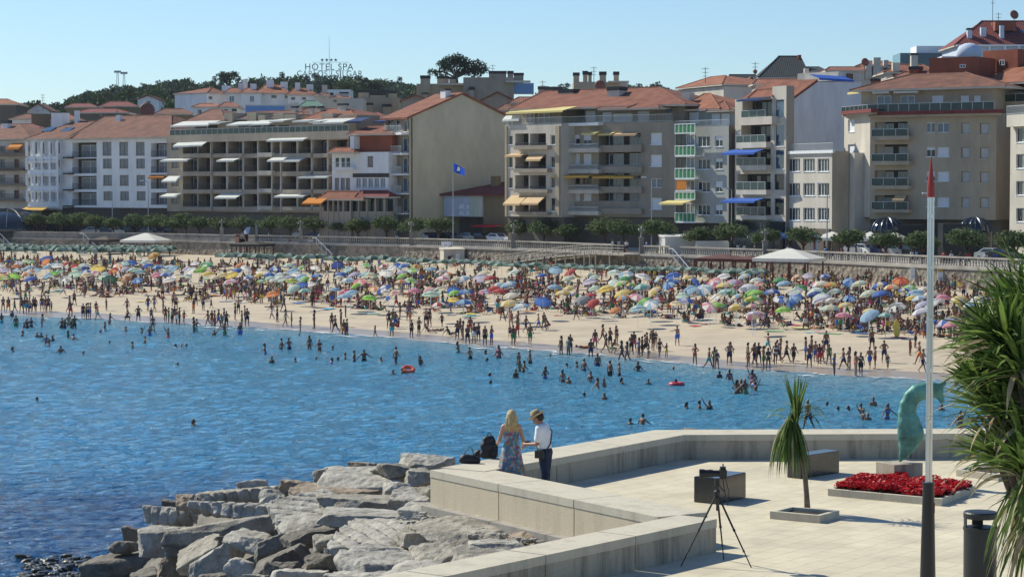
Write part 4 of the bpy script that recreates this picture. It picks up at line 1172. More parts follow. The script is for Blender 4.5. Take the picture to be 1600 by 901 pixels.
b = house('bare grey side wing of the orange roofed house', 1126, 1158, 138, 124, 326, W_TAUPE, TILE, rx=(1132, 1138), depth=10)
house('grey slate roofed house behind the orange hipped roof', 1136, 1186, 136, 117, 370, W_WHITE, SLATE, rx=(1140, 1180))
house('white gabled house with a satellite dish left of the slate mansard', 1157, 1189, 143, 122, 345, W_WHITE, TILE2, gable=True)
b = house('house with tall dark slate mansard roof on the skyline', 1188, 1262, 121, 88, 350, W_REDBR, SLATE, rx=(1217, 1250), depth=12, chim=((1247, 86, 1252, 98, 5, 0),))
house('slate roofed extension right of the mansard', 1250, 1290, 112, 105, 352, W_MAUVE, SLATE, rx=(1252, 1280))
b = house('long cream wall with orange tiled top below the slate mansard', 1180, 1262, 131, 124, 305, W_CREAM, TILE3, rx=(1182, 1260), depth=5); b.chimney(1257, 107, 1264, 134, -.5, W_CREAM, cap=0)
house('cream house with red edged flat roof right of the blue awning', 1293, 1352, 110, 105, 330, W_CREAM, TILE, rx=(1296, 1350), wins=((1318, 113, 1324, 120),))
house('cluster house with orange chimneys on the right skyline', 1340, 1404, 104, 96, 345, W_CREAM, TILE, chim=((1365, 90, 1376, 108, -1.2, 0), (1381, 94, 1388, 104, 0, 0), (1353, 98, 1362, 110, -1, 0)))
house('low red roofed house below the dark glass block', 1384, 1460, 113, 101, 318, W_CREAM, TILE, chim=((1424, 83, 1434, 108, -1.5, .3), (1395, 98, 1406, 110, 0, 0)))
b = house('dark glass fronted block with white top on the right skyline', 1405, 1482, 83, 80, 400, TEAL, flat=True, name='apartment_block', cat='building', depth=8)
b.box('white_canopy', 1432, 72, 1479, 84, 1, 7, W_WHITE)
b = house('mauve house with round blue tank beside the maroon roof', 1470, 1560, 88, 84, 345, W_MAUVE, flat=True, depth=9)
mb = MB(); mb.lathe([(1.9, 0), (1.9, 1.2), (1.5, 1.9), (.7, 2.3), (.05, 2.4)], 16)
u, zz = b.uz(1514, 92, -2.2); mb.v = [(x + u, y - 2.2, z + zz) for x, y, z in mb.v]; b.put('tank', mb, W_BLUISH, smooth=True)
b = house('large house with maroon mansard roof and skylights, highest on the right', 1494, 1640, 71, 33, 365, W_BLUISH, TILEM, rx=(1534, 1640), depth=13, chim=((1512, 44, 1519, 55, 1.5, .3), (1533, 43, 1541, 56, 2, 0), (1563, 40, 1569, 53, 1.5, 0)))
for x in (1521, 1541, 1576, 1596): b.skylight(x, 50 - (x > 1560) * 3, x + 6, 56 - (x > 1560) * 3, 3.0)
b.slab(1494, 70, 1640, 72.5, .7, FRW)
for x in (1510, 1544, 1568, 1590): b.pier(x, 73, x + 3, 82, .6, FRW)
b.box('dormer', 1555, 34, 1588, 48, 2.6, 7, W_REDBR)
# filler roofs of the town between rows
rr = random.Random(11)
DESC = ['low red roofed house', 'small tiled house', 'squat house with pale wall', 'narrow tiled house', 'plain roofed house']
fill = [(560, 600, 182, 176, 375), (470, 500, 176, 170, 395), (640, 690, 168, 160, 380), (1010, 1060, 160, 152, 345), (1155, 1180, 165, 158, 310),
        (1268, 1300, 122, 116, 320), (1400, 1450, 120, 113, 300), (200, 245, 186, 180, 420), (80, 120, 187, 180, 430), (20, 60, 200, 194, 420)]
FL = ['low tiled house squeezed behind the small old house', 'tiled house behind the white attic awnings', 'tiled house hidden behind the left slope of the blank gable', 'tiled house behind the right end of the red roof',
      'tiled house left of the blue awning tower', 'tiled house behind the long blue roof awning', 'tiled house behind the penthouse roof', 'tiled house behind the white corner building ridge',
      'tiled house behind the white chimney of the corner building', 'tiled house behind the roof of the cream block']
for (x0, x1, ye, yr, d), lb in zip(fill, FL): house(lb, x0, x1, ye, yr, d, rr.choice([W_CREAM, W_TAUPE, W_MAUVE]), rr.choice([TILE, TILE2, TILEM]))

# satellite dishes and antennas on the roofs
dish_m = plain('rusty dish', (0.22, 0.08, 0.05)); dish_w = plain('pale dish', (0.6, 0.6, 0.62))
def dish(px, py, d, r, label, m=dish_m, rz=0.3):
    p = at_y(px, py, d); t = thing('satellite_dish', label, 'satellite dish', p - Vector((0, 0, r + .6)), rz)
    mb = MB(); n = 20
    prof = [(0.02, .25), (r * .4, .2), (r * .75, .1), (r, 0), (r * 1.0, -.05), (r * .75, .05), (.02, .2)]
    mb.lathe(prof, n); M = Matrix.Translation((0, 0, r + .6)) @ Matrix.Rotation(R(75), 4, 'X')
    mb.v = [tuple(M @ Vector(v)) for v in mb.v]; mb.build('reflector', m, t, smooth=True)
    mb = MB(); mb.tube((0, 0.1, -1.5), (0, .1, r + .6), .06, n=6); mb.tube((0, 0, r + .6), (0, -r * .8, r * .8), .04, n=5); mb.build('stand', RAILD, t)
dish(230, 172, 425, 1.45, 'big rusty satellite dish above the white corner building')
dish(938, 134, 330, 0.85, 'round rust coloured satellite dish on the red roof')
dish(1585, 23, 362, 0.75, 'dark red satellite dish on the maroon roof, highest of all dishes')
dish(1352, 97, 325, 0.6, 'dark satellite dish on the red edged flat roof')
dish(1180, 112, 344, 0.36, 'small dark satellite dish left of the slate mansard')
def antenna(px, yb, yt, d, label, bars=3):
    p = at_y(px, yb, d); q = at_y(px, yt, d); h = q.z - p.z
    t = thing('roof_antenna', label, 'antenna', p)
    mb = MB(); mb.tube((0, 0, -1.5), (0, 0, h), .05, n=5)
    mb.build('mast', RAILD, t); mb = MB()
    for i in range(bars): z = h - .25 - i * .55; mb.tube((-.55 + .1 * i, 0, z), (.55 - .1 * i, 0, z), .03, n=4)
    mb.build('crossbars', RAILD, t)
antenna(183, 170, 165, 470, 'low antenna on the long brown house'); antenna(67, 162, 147, 480, 'thin antenna above the grey gabled house'); antenna(928, 124, 104, 362, 'antenna between the five black capped chimneys')
antenna(1102, 123, 105, 332, 'antenna on the orange hipped roof'); antenna(1180, 110, 97, 344, 'antenna above the small dark dish'); antenna(1551, 33, -8, 366, 'tall thin antenna on the maroon roof'); antenna(1560, 33, 20, 366, 'short antenna on the maroon roof')
antenna(848, 136, 126, 350, 'antenna over the low chimney caps left of the red roof'); antenna(770, 111, 101, 425, 'antenna above the tall chimneys right of the pine')

# ---- hotel sign on the hill
def text_mesh(body, size, extr):
    c = bpy.data.curves.new('letters', 'FONT'); c.body = body; c.size = size; c.extrude = extr; c.align_x = 'CENTER'; c.space_character = 1.12
    o = bpy.data.objects.new('tmp', c); col.objects.link(o)
    dg = bpy.context.evaluated_depsgraph_get(); dg.update()
    me = bpy.data.meshes.new_from_object(o.evaluated_get(dg)); bpy.data.objects.remove(o); return me
SD = 820
sgn = plain('grey sign letters', (0.13, 0.16, 0.19)); steel = plain('galvanised steel', (0.35, 0.38, 0.4), 0.4, 0.4)
base = at_y(514, 128, SD); t = thing('hotel_sign', 'hotel sign of two rows of big standing letters on a frame above the wood', 'sign', base)
def row(txt, xc, ybot, hpx, wpx):
    me = text_mesh(txt, 1.0, 0.02); me.materials.clear(); me.materials.append(sgn)
    co = np.array([v.co for v in me.vertices]); w = co[:, 0].max() - co[:, 0].min(); h = 0.70
    s = SD / FOC
    sx_ = wpx * s / w; sz_ = hpx * s / h
    p = at_y(xc, ybot, SD) - base
    for v in me.vertices:
        x, y, z = v.co; v.co = (x * sx_ + p.x, -z * 4, y * sz_ + p.z)
    link('letters', me, t)
row('HOTEL SPA', 514, 109.5, 10, 75); row('CARLOS I SILGAR', 515, 120, 9.5, 102)
mb = MB()
for i in range(4):
    c = at_y(503.5 + 7 * i, 94, SD) - base; r_ = .72; pts = []
    for k in range(10):
        a = math.pi / 2 + k * math.pi / 5; r2 = r_ if k % 2 == 0 else r_ * .42; pts.append((c.x + r2 * math.cos(a), -.1, c.z + r2 * math.sin(a)))
    mb.poly(pts[::-1]); mb.poly([(x, .1, z) for x, y, z in pts])
    for p_, q_ in zip(pts, pts[1:] + pts[:1]): mb.poly([p_, q_, (q_[0], .1, q_[2]), (p_[0], .1, p_[2])])
mb.build('stars', sgn, t)
mb = MB(); zt_ = at_y(514, 98, SD).z - base.z
for x in (491, 503, 515, 531, 542): q = at_y(x, 110, SD) - base; mb.tube((q.x, .2, -4), (q.x, .2, zt_), .07, n=5)
for y in (97.5, 110.5): a = at_y(488, y, SD) - base; c = at_y(545, y, SD) - base; mb.tube((a.x, .2, a.z), (c.x, .2, c.z), .06, n=5)
q = at_y(514.3, 55, SD) - base; mb.tube((q.x, .2, zt_ - 1), (q.x, .2, q.z), .10, .04, n=5)
mb.build('frame', steel, t)
for px, yt, lb in ((184, 114, 'left floodlight mast standing out of the left wood'), (194, 116, 'right floodlight mast standing out of the left wood')):
    p = at_y(px, 150, 850); t = thing('floodlight_mast', lb, 'floodlight', p); h = at_y(px, yt, 850).z - p.z
    mb = MB()
    for s_ in (-1, 1): mb.tube((s_ * .7, 0, -4), (s_ * .25, 0, h), .10, n=5)
    for i in range(8): z = i * h / 8; mb.tube((-.7 + .45 * z / h, 0, z), (.7 - .45 * (z + h / 8) / h, 0, z + h / 8), .05, n=4)
    mb.build('lattice', steel, t); mb = MB(); mb.box(-1.3, 1.3, -.2, .2, h, h + .8); mb.build('lamp_rack', steel, t)

# ================================================================== TREES
bark = pmat('bark', (0.10, 0.075, 0.055), 0.95, var=0.2, scale=6, bump=0.6, bscale=20)
def leafmat(name, a, b2, tr=0.25):
    m = bpy.data.materials.new(name); m.use_nodes = True; nt = m.node_tree; N = nt.nodes; L = nt.links; b = N['Principled BSDF']; b.inputs['Roughness'].default_value = 0.75; b.inputs['Specular IOR Level'].default_value = 0.25
    tc = N.new('ShaderNodeNewGeometry'); n = N.new('ShaderNodeTexNoise'); n.inputs['Scale'].default_value = 0.9; n.inputs['Detail'].default_value = 5; n.inputs['Roughness'].default_value = 0.8
    L.new(tc.outputs['Position'], n.inputs['Vector']); r = N.new('ShaderNodeValToRGB'); r.color_ramp.elements[0].position = .35; r.color_ramp.elements[1].position = .65
    r.color_ramp.elements[0].color = (*a, 1); r.color_ramp.elements[1].color = (*b2, 1); L.new(n.outputs[0], r.inputs[0]); L.new(r.outputs[0], b.inputs['Base Color'])
    t = N.new('ShaderNodeBsdfTranslucent'); L.new(r.outputs[0], t.inputs[0]); mx = N.new('ShaderNodeMixShader'); mx.inputs[0].default_value = tr
    L.new(b.outputs[0], mx.inputs[1]); L.new(t.outputs[0], mx.inputs[2]); L.new(mx.outputs[0], N['Material Output'].inputs[0]); return m
LF_TAM = leafmat('tamarisk foliage', (0.045, 0.075, 0.03), (0.14, 0.185, 0.085), .35)
LF_DARK = leafmat('dark evergreen foliage', (0.012, 0.028, 0.014), (0.035, 0.065, 0.028))
LF_MID = leafmat('wood foliage', (0.02, 0.045, 0.018), (0.06, 0.10, 0.035))
LF_EUC = leafmat('eucalyptus foliage', (0.045, 0.07, 0.06), (0.09, 0.13, 0.11))
LF_BRUSH = leafmat('reddish shrub', (0.07, 0.035, 0.02), (0.12, 0.07, 0.03))
def leafcloud(mb, blobs, n, size, seed, mi=0, flat=0.0, shell=0.55):
    """many small leaf clumps through the volume of several ellipsoids"""
    r = random.Random(seed); tot = sum(b_[3] * b_[4] * b_[5] for b_ in blobs)
    for b_ in blobs:
        k = int(n * b_[3] * b_[4] * b_[5] / tot) + 1
        for _ in range(k):
            v = Vector((r.gauss(0, 1), r.gauss(0, 1), r.gauss(0, 1))).normalized()
            rad = r.uniform(shell ** 2, 1.06) ** .5
            rad *= 1 + 0.22 * mnoise.noise(v * 2.3 + Vector((seed, b_[0], b_[1])))
            c = Vector((b_[0] + v.x * b_[3] * rad, b_[1] + v.y * b_[4] * rad, b_[2] + v.z * b_[5] * rad))
            a = Vector((r.gauss(0, 1), r.gauss(0, 1), r.gauss(0, 1) * (1 - flat))).normalized(); d = a.orthogonal().normalized()
            d = (Matrix.Rotation(r.uniform(0, 6.28), 3, a) @ d); e = a.cross(d)
            s1 = size * r.uniform(.6, 1.3); s2 = s1 * r.uniform(.5, .9)
            mb.poly([c - d * s1, c - e * s2 * .7, c + d * s1 * .9, c + e * s2], mi)
def limbs(mb, h, r0, tips, bend=.3, seed=0):
    r = random.Random(seed); top = Vector((r.uniform(-.1, .1), r.uniform(-.1, .1), h))
    mb.path([(0, 0, -.3), (0, 0, h * .5), top], [r0, r0 * .8, r0 * .65], 7)
    for t in tips:
        t = Vector(t); m_ = top.lerp(t, .5) + Vector((0, 0, -.1)); mb.path([top - Vector((0, 0, h * .15)), m_, t], [r0 * .55, r0 * .35, r0 * .12], 5)
TAM = []
for s in range(4):
    r = random.Random(s + 40); h = 1.7
    bl = [(r.uniform(-.4, .4), r.uniform(-.4, .4), 2.75, 1.25, 1.2, .85)] + [(1.05 * math.cos(a) , 1.0 * math.sin(a), 2.45 + r.uniform(-.15, .45), .75, .75, .6) for a in [s + k * 1.05 for k in range(6)]]
    mb = MB(); leafcloud(mb, bl, 1500, .15, s, shell=.3); cm = mb.mesh('crown', [LF_TAM])
    mb = MB(); limbs(mb, h, .14, [(b_[0] * .8, b_[1] * .8, b_[2]) for b_ in bl[:6]], seed=s); tm = mb.mesh('trunk', [bark], True)
    TAM.append((cm, tm))
tx = [58, 94, 124, 150, 178, 213, 246, 268, 290, 313, 345, 380, 424, 453, 492, 532, 560, 604, 645, 685, 812, 849, 886, 945, 975, 1028, 1090, 1142, 1196, 1255, 1325, 1383, 1440, 1510, 1585, 1640]
def short_lm(px):
    for x, n_ in [(109, 'far left'), (236, 'below corner block'), (400, 'below balcony block'), (545, 'below attic awnings'), (640, 'below old house'), (790, 'below blank gable'), (877, 'below cream awnings'), (1054, 'below yellow awnings'), (1148, 'below green balconies'), (1228, 'below blue awnings'), (1318, 'below nine windows'), (1450, 'below beige block')]:
        if px < x: return n_
    return 'right of mast'
landmark = short_lm
nth = lambda k: '%d%s' % (k, 'th' if 10 <= k % 100 <= 20 else {1: 'st', 2: 'nd', 3: 'rd'}.get(k % 10, 'th'))
def unique_labels(items):
    """items: (object, look, where, px). Objects with the same words are told apart by their order from the left"""
    D = {}
    for it in items: D.setdefault((it[1], it[2]), []).append(it)
    for (lk, wh), L_ in D.items():
        L_.sort(key=lambda i: i[3])
        for k, it in enumerate(L_):
            s = lk + ' ' + wh
            if len(L_) > 1:
                s += ', leftmost' if k == 0 else ', rightmost' if k == len(L_) - 1 else ', %s from left' % nth(k + 1)
            it[0]['label'] = s
items = []
for i, px in enumerate(tx):
    cm, tm = TAM[i % 4]; r = random.Random(i)
    p = wall_at(px, r.uniform(2.4, 3.6), PROM); sc = r.uniform(1.0, 1.3)
    t = thing('tamarisk_tree', '', 'tree', p, r.uniform(0, 6), 'clipped tamarisk trees along the promenade'); t.scale = (sc * 1.12, sc * 1.12, sc * .95)
    link('crown', cm, t); link('trunk', tm, t); items.append((t, 'round clipped tamarisk tree', landmark(px), px))
unique_labels(items)
# far trees: four kinds
FAR = []
def fartree(kind, s):
    r = random.Random(s * 13 + 5); mb = MB(); tb = MB()
    if kind == 'pine':
        bl = [(r.uniform(-2.2, 2.2), r.uniform(-2, 2), 9.5 + r.uniform(-1.2, 1.5), 2.4, 2.2, 1.3) for _ in range(5)]
        leafcloud(mb, bl, 900, .42, s, shell=.3); limbs(tb, 7.0, .35, [b_[:3] for b_ in bl], seed=s); m = LF_DARK
    elif kind == 'euc':
        bl = [(r.uniform(-1.2, 1.2), r.uniform(-1.2, 1.2), 5.5 + k * 1.7 + r.uniform(-.5, .5), 1.5, 1.4, 1.3) for k in range(5)]
        leafcloud(mb, bl, 650, .36, s, shell=.2); limbs(tb, 5.5, .25, [b_[:3] for b_ in bl], seed=s); m = LF_EUC
    elif kind == 'oak':
        bl = [(r.uniform(-2, 2), r.uniform(-2, 2), 5 + r.uniform(-1.5, 2), 2.6, 2.5, 2.3) for _ in range(6)]
        leafcloud(mb, bl, 1000, .45, s, shell=.4); limbs(tb, 3.5, .3, [b_[:3] for b_ in bl], seed=s); m = LF_MID
    else:
        bl = [(r.uniform(-.5, .5), r.uniform(-.5, .5), 2.5 + k * 1.5, 2.2 - k * .33, 2.2 - k * .33, 1.3) for k in range(6)]
        leafcloud(mb, bl, 800, .38, s, shell=.3); limbs(tb, 8, .3, [(0, 0, 10)], seed=s); m = LF_DARK
    return mb.mesh('crown', [m]), tb.mesh('trunk', [bark], True)
KT = {k: [fartree(k, s) for s in range(3)] for k in ('pine', 'euc', 'oak', 'con')}
KN = {'pine': 'dark umbrella pine', 'euc': 'thin pale eucalyptus', 'oak': 'round bushy tree', 'con': 'dark conical evergreen'}
items = []
def plant(kind, px, ytop, d, sc, wh):
    cm, tm = KT[kind][len(items) % 3]; H = {'pine': 12, 'euc': 13.8, 'oak': 9.5, 'con': 12}[kind]
    q = at_y(px, ytop, d); z = q.z - H * sc
    g_ = ground_px(px, d); z = min(z, g_.z + 3)
    t = thing('tree', '', 'tree', (q.x, d, z), len(items) * 1.3, 'trees of the wood on the skyline'); sz = (q.z - z) / H
    t.scale = (sc, sc, sz); link('crown', cm, t); link('trunk', tm, t); items.append((t, KN[kind], wh, px))
r = random.Random(21)
SKY = [(-20, 158, 'oak'), (8, 160, 'oak'), (20, 154, 'oak'), (33, 160, 'oak'), (46, 156, 'pine'), (55, 157, 'oak'), (67, 160, 'oak'), (76, 159, 'oak'), (86, 162, 'oak'), (96, 161, 'pine'), (106, 164, 'oak'), (117, 143, 'pine'), (128, 146, 'oak'), (137, 140, 'oak'),
       (146, 137, 'oak'), (158, 141, 'oak'), (166, 136, 'oak'), (173, 133, 'oak'), (182, 131, 'euc'), (190, 132, 'pine'), (206, 130, 'pine'), (214, 135, 'oak'), (225, 131, 'euc'), (234, 127, 'con'), (240, 133, 'oak'), (249, 126, 'euc'), (258, 124, 'euc'),
       (266, 124, 'euc'), (275, 123, 'oak'), (288, 118, 'pine'), (294, 120, 'oak'), (300, 131, 'oak'), (316, 124, 'con'), (325, 126, 'euc'), (335, 119, 'euc'), (346, 117, 'euc'), (357, 112, 'pine'), (371, 119, 'euc'), (382, 121, 'oak'), (396, 120, 'oak'),
       (408, 111, 'con'), (418, 115, 'oak'), (428, 119, 'oak'), (438, 113, 'euc'), (450, 116, 'oak'), (460, 117, 'oak'), (470, 113, 'oak'), (480, 116, 'euc'), (494, 113, 'euc'), (506, 114, 'con'), (515, 112, 'con'), (524, 116, 'euc'), (534, 116, 'oak'), (545, 114, 'oak'),
       (557, 117, 'euc'), (569, 119, 'pine'), (582, 118, 'pine'), (596, 121, 'oak'), (606, 122, 'con'), (616, 124, 'con'), (623, 119, 'euc'), (633, 127, 'con'), (640, 124, 'oak'), (650, 130, 'oak'), (880, 132, 'euc'), (887, 128, 'euc'), (872, 139, 'oak'), (834, 141, 'oak'), (982, 130, 'euc'), (991, 133, 'oak'),
       (1000, 131, 'euc'), (1011, 133, 'euc'), (1022, 130, 'euc'), (1029, 128, 'euc'), (1037, 134, 'euc'), (1046, 139, 'oak'), (1054, 137, 'oak')]
for px, yt, k in SKY:
    wh = 'on the skyline ' + ('at far left' if px < 110 else 'of the left wood' if px < 305 else 'above the white terraces' if px < 460 else 'around the hotel sign' if px < 575 else 'right of the hotel sign' if px < 700 else 'left of the five chimneys' if px < 900 else 'right of the five chimneys')
    plant(k, px, yt, r.uniform(760, 900), {'oak': r.uniform(.9, 1.3), 'pine': r.uniform(.9, 1.2), 'euc': r.uniform(.8, 1.1), 'con': 1.0}[k] * (1.25 if px < 300 else 1.0), wh)
for px, yt, k, d, sc, wh in [(545, 130, 'oak', 520, .85, 'behind the mauve flat house'), (553, 132, 'oak', 515, .7, 'behind the mauve flat house'), (288, 128, 'con', 560, 1.1, 'left of the mauve terrace house'), (280, 140, 'oak', 540, 1.0, 'left of the mauve terrace house'),
                         (262, 147, 'oak', 540, .9, 'right of the white wood gable'), (255, 145, 'oak', 600, 1.1, 'right of the white wood gable'), (240, 150, 'oak', 640, 1, 'beside the white wood gable'), (296, 158, 'oak', 500, .8, 'left of the mauve terrace house'), (200, 160, 'oak', 560, .8, 'among the maroon roofs'),
                         (10, 166, 'oak', 520, .8, 'at the left edge'), (30, 172, 'oak', 500, .9, 'at the left edge'), (88, 170, 'oak', 540, .9, 'behind the grey gabled house'), (262, 165, 'oak', 500, .8, 'right of the big dish'), (140, 160, 'oak', 600, .9, 'behind the long brown houses')]:
    plant(k, px, yt, d, sc, wh)
unique_labels(items)
# the mass of the wood between them
mb = MB(); r = random.Random(9)
for k in range(950):
    px = r.uniform(-120, 1060); Y = r.uniform(560, 890)
    if 700 < px < 870: continue
    if px < 310 and Y < 640: Y += 200
    g_ = ground_px(px, Y); h = r.uniform(4.5, 8) * (1.3 if px < 300 else 1)
    yt = to_px(g_ + Vector((0, 0, h)))[1]; lim = interp(px, [(x_, y_) for x_, y_, _ in SKY]) + 5
    if yt < lim: h -= (lim - yt) * Y / FOC
    if h < 2: continue
    w = r.uniform(2.6, 4.5)
    leafcloud(mb, [(g_.x, g_.y, g_.z + h * .6, w, w, h * .42)], 130, .75, k, mi=r.choice([0, 0, 1, 2]), shell=.5)
mb.build('wood', [LF_MID, LF_DARK, LF_EUC], kind='stuff', label='dense far wood of mixed trees covering the hill behind the town')
# the big pine
p = at_y(714, 150, 520); t = thing('pine_tree', 'big dark spreading pine on the skyline above the blank gable', 'tree', p)
s = 520 / FOC; P = lambda x, y, dy=0: ((x - 714) * s, dy, (150 - y) * s)
bl = [(*P(706, 97), 2.6, 2.5, 1.5), (*P(722, 97, 1), 2.2, 2.5, 1.4), (*P(694, 103, -1), 2, 2, 1.3), (*P(714, 90), 1.8, 1.8, 1.0), (*P(731, 105, 1), 2.6, 2.2, 1.3), (*P(745, 103), 2.2, 2, 1.4), (*P(755, 108, 1), 1.6, 1.6, 1.3), (*P(741, 114), 2.2, 2, 1.2),
      (*P(700, 108, 1), 1.8, 2, 1.0), (*P(722, 113), 2.0, 2, .9), (*P(681, 114, -1), 2.0, 1.6, .8), (*P(674, 112, -1), 1.0, 1, .6), (*P(690, 119), 1.6, 1.4, .7)]
mb = MB(); leafcloud(mb, bl, 4200, .26, 77, shell=.1); mb.build('crown', [LF_DARK], t)
mb = MB(); mb.path([(0, 0, -4), P(714, 130), P(713, 112)], [.45, .35, .25], 8)
for b_ in bl: mb.path([P(713, 122), ((b_[0]) * .6, b_[1] * .6, P(0, 112)[2] * .5 + b_[2] * .5), b_[:3]], [.2, .14, .05], 5)
mb.build('trunk', bark, t)

# ================================================================== PROMENADE THINGS
# flagpole with blue flag
p = wall_at(708, 1.5); t = thing('flagpole', 'tall grey flagpole flying a blue flag before the blank gable', 'flagpole', p)
h = at_y(708, 253, p.y).z - p.z; mb = MB(); mb.tube((0, 0, 0), (0, 0, h), .09, .05, n=8); mb.build('pole', steel, t)
mb = MB(); nx = 12; sF = p.y / FOC
for i in range(nx + 1):
    u = i / nx
    for v in (0, 1):
        x = .06 + u * 17.5 * sF; z = h - .1 - u * 10 * sF - v * (14 - 3 * u) * sF
        mb.v.append((x, .25 * math.sin(u * 7 + v), z))
for i in range(nx): mb.f.append((2 * i, 2 * i + 1, 2 * i + 3, 2 * i + 2)); mb.m.append(0)
fl_ = mb.build('flag', cloth('blue flag cloth', (0.02, 0.09, 0.55), .4), t, smooth=True)
mb = MB(); c = (.06 + 7.5 * sF, -.3, h - 11.5 * sF); mb.poly([(c[0] - .22, c[1], c[2] - .2), (c[0] + .2, c[1], c[2] - .28), (c[0] + .3, c[1], c[2] + .15), (c[0] - .05, c[1], c[2] + .4)]); mb.build('emblem', FRW, fl_)
# black domes
DOMEM = pmat('dark glass dome', (0.015, 0.022, 0.03), 0.12, var=.3, scale=.5, spec=.9); RIB = plain('dark dome rib', (0.06, 0.08, 0.11), .3, .3)
def dome(px, wpx, ytop, ybase, lab, off=4, rz=0, side=None):
    p = wall_at(px, off); s = p.y / FOC; rx_ = wpx / 2 * s; h = (ybase - ytop) * s
    p.z = at_y(px, ybase, p.y).z; t = thing('glass_dome', lab, 'pavilion', (p.x, p.y, PROM), rz, 'dark glass domes on the promenade'); z0 = p.z - PROM
    mb = MB(); mb.lathe([(rx_ * math.cos(a), z0 + h * math.sin(a)) for a in [k * math.pi / 18 for k in range(9)]] + [(.05, z0 + h)], 28); mb.build('dome', DOMEM, t, smooth=True)
    mb = MB()
    for k in range(9):
        a = k * math.pi / 9
        mb.path([((rx_ + .05) * math.cos(b_) * math.cos(a), (rx_ + .05) * math.cos(b_) * math.sin(a), z0 + (h + .05) * math.sin(b_)) for b_ in [j * math.pi / 14 for j in range(15)]], .07, 5)
    mb.build('ribs', RIB, t)
    mb = MB(); mb.lathe([(rx_ * .96, 0), (rx_ * .96, z0)], 24)
    if side: mb.box(0, side[0] * s, -1.5, 1.5, 0, z0 + side[1] * s)
    mb.build('base_wall', DARKG, t)
dome(14, 150, 326, 362, 'largest dark glass dome at the left picture edge', 5); dome(1386, 54, 340, 362, 'dark ribbed glass dome below the beige block, left of the mast', 12, side=(54, 11)); dome(1523, 54, 340, 362, 'dark ribbed glass dome right of the red tipped mast', 12, side=(-54, 13))
# canopies, kiosks, tents
canv = cloth('white canvas', (0.82, 0.81, 0.76), .3); WOODR = pmat('dark red wood', (0.11, 0.035, 0.03), .8, var=.2, scale=2)
def canopy(px, wpx, ytop, yeave, lab, off=-5, m=canv, h=None, name='canopy', depth=5):
    p = wall_at(px, off); s = p.y / FOC; w = wpx / 2 * s; zt = at_y(px, ytop, p.y).z; ze = at_y(px, yeave, p.y).z
    a = wall_pt(px + 5) - wall_pt(px); rz = math.atan2(a.y, a.x) * .5; g_ = 2.4 if off < 0 else PROM
    t = thing(name, lab, 'canopy', (p.x, p.y, g_), rz, None); z0 = ze - g_; z1 = zt - g_; d = depth / 2
    mb = MB(); k = .35
    E = [(-w, -d), (w, -d), (w, d), (-w, d)]; top = [(-w * .08, 0), (w * .08, 0), (w * .08, .1), (-w * .08, .1)]
    mid = [(x * .5, y * .5) for x, y in E]; zm = z0 + (z1 - z0) * .55
    for i in range(4):
        j = (i + 1) % 4
        mb.poly([(*E[i], z0), (*E[j], z0), (*mid[j], zm), (*mid[i], zm)]); mb.poly([(*mid[i], zm), (*mid[j], zm), (*top[j], z1), (*top[i], z1)]); mb.poly([(*E[i], z0 - k), (*E[j], z0 - k), (*E[j], z0), (*E[i], z0)])
    mb.poly([(*q, z1) for q in top]); mb.build('roof', m, t)
    for x in (-w * .92, w * .92) if w < 2 else (-w * .92, -w * .3, w * .3, w * .92):
        for y in (-d * .9, d * .9): mb = MB(); mb.box(x - .07, x + .07, y - .07, y + .07, 0, z0); mb.build('post', WOODR, t)
canopy(1233, 95, 388, 403, 'large white beach canopy at the sea wall below the nine window block', -6); canopy(228, 64, 364, 375, 'white beach canopy at the sea wall below the white corner building', -5)
canopy(1128, 66, 397, 403, 'dark red pergola at the foot of the sea wall left of the white canopy', -4, WOODR, name='pergola'); canopy(1172, 34, 399, 404, 'smaller dark red pergola beside the white canopy', -4, WOODR, name='pergola')
canopy(395, 52, 376, 381, 'dark bar shelter at the sea wall below the long block', -4, plain('dark shelter roof', (.03, .028, .026)), name='shelter')
canopy(165, 34, 369, 374, 'dark wooden shelter at the sea wall left of the white canopy', -4, plain('brown shelter roof', (.06, .04, .03)), name='shelter')
for px, w_, yt, ye, lb in ((290, 22, 347, 353, 'white cafe parasol left of the trees under the long block'), (328, 18, 347, 353, 'white cafe parasol in the gap below the long block'), (359, 20, 347, 353, 'white cafe parasol with green side cloth'), (476, 20, 336, 343, 'cream cafe parasol under the orange porch awning'), (514, 18, 338, 343, 'small cream cafe parasol by the old house'),
                           (1300, 44, 362, 371, 'white sloped terrace canopy left of the dark dome'), (1360, 36, 362, 372, 'white terrace canopy in front of the dark dome'), (1398, 34, 363, 373, 'white terrace canopy right of the dark dome front'), (1215, 30, 362, 368, 'pale blue terrace canopy below the glazed tower')):
    canopy(px, w_, yt, ye, lb, 21 if px < 600 else 10, AW_B if 'blue' in lb else canv, depth=3, name='parasol' if 'parasol' in lb else 'canopy')
def simplebox(name, lab, cat, px0, px1, y0, off, m, z0=PROM, depth=2.5, roof=True):
    p = wall_at((px0 + px1) / 2, off); s = p.y / FOC; w = (px1 - px0) / 2 * s; h = at_y(0, y0, p.y).z - z0
    t = thing(name, lab, cat, (p.x, p.y, z0), .25)
    mb = MB(); mb.box(-w, w, -depth / 2, depth / 2, 0, h - .1); mb.build('walls', m, t)
    if roof: mb = MB(); mb.hexa([(-w - .1, -depth / 2 - .1, h - .1), (w + .1, -depth / 2 - .1, h - .1), (w + .1, depth / 2 + .1, h - .1), (-w - .1, depth / 2 + .1, h - .1), (-w - .1, -depth / 2 - .1, h), (w + .1, -depth / 2 - .1, h + .05), (w + .1, depth / 2, h + .25), (-w - .1, depth / 2, h + .25)]); mb.build('roof', m, t)
    return t, w, h
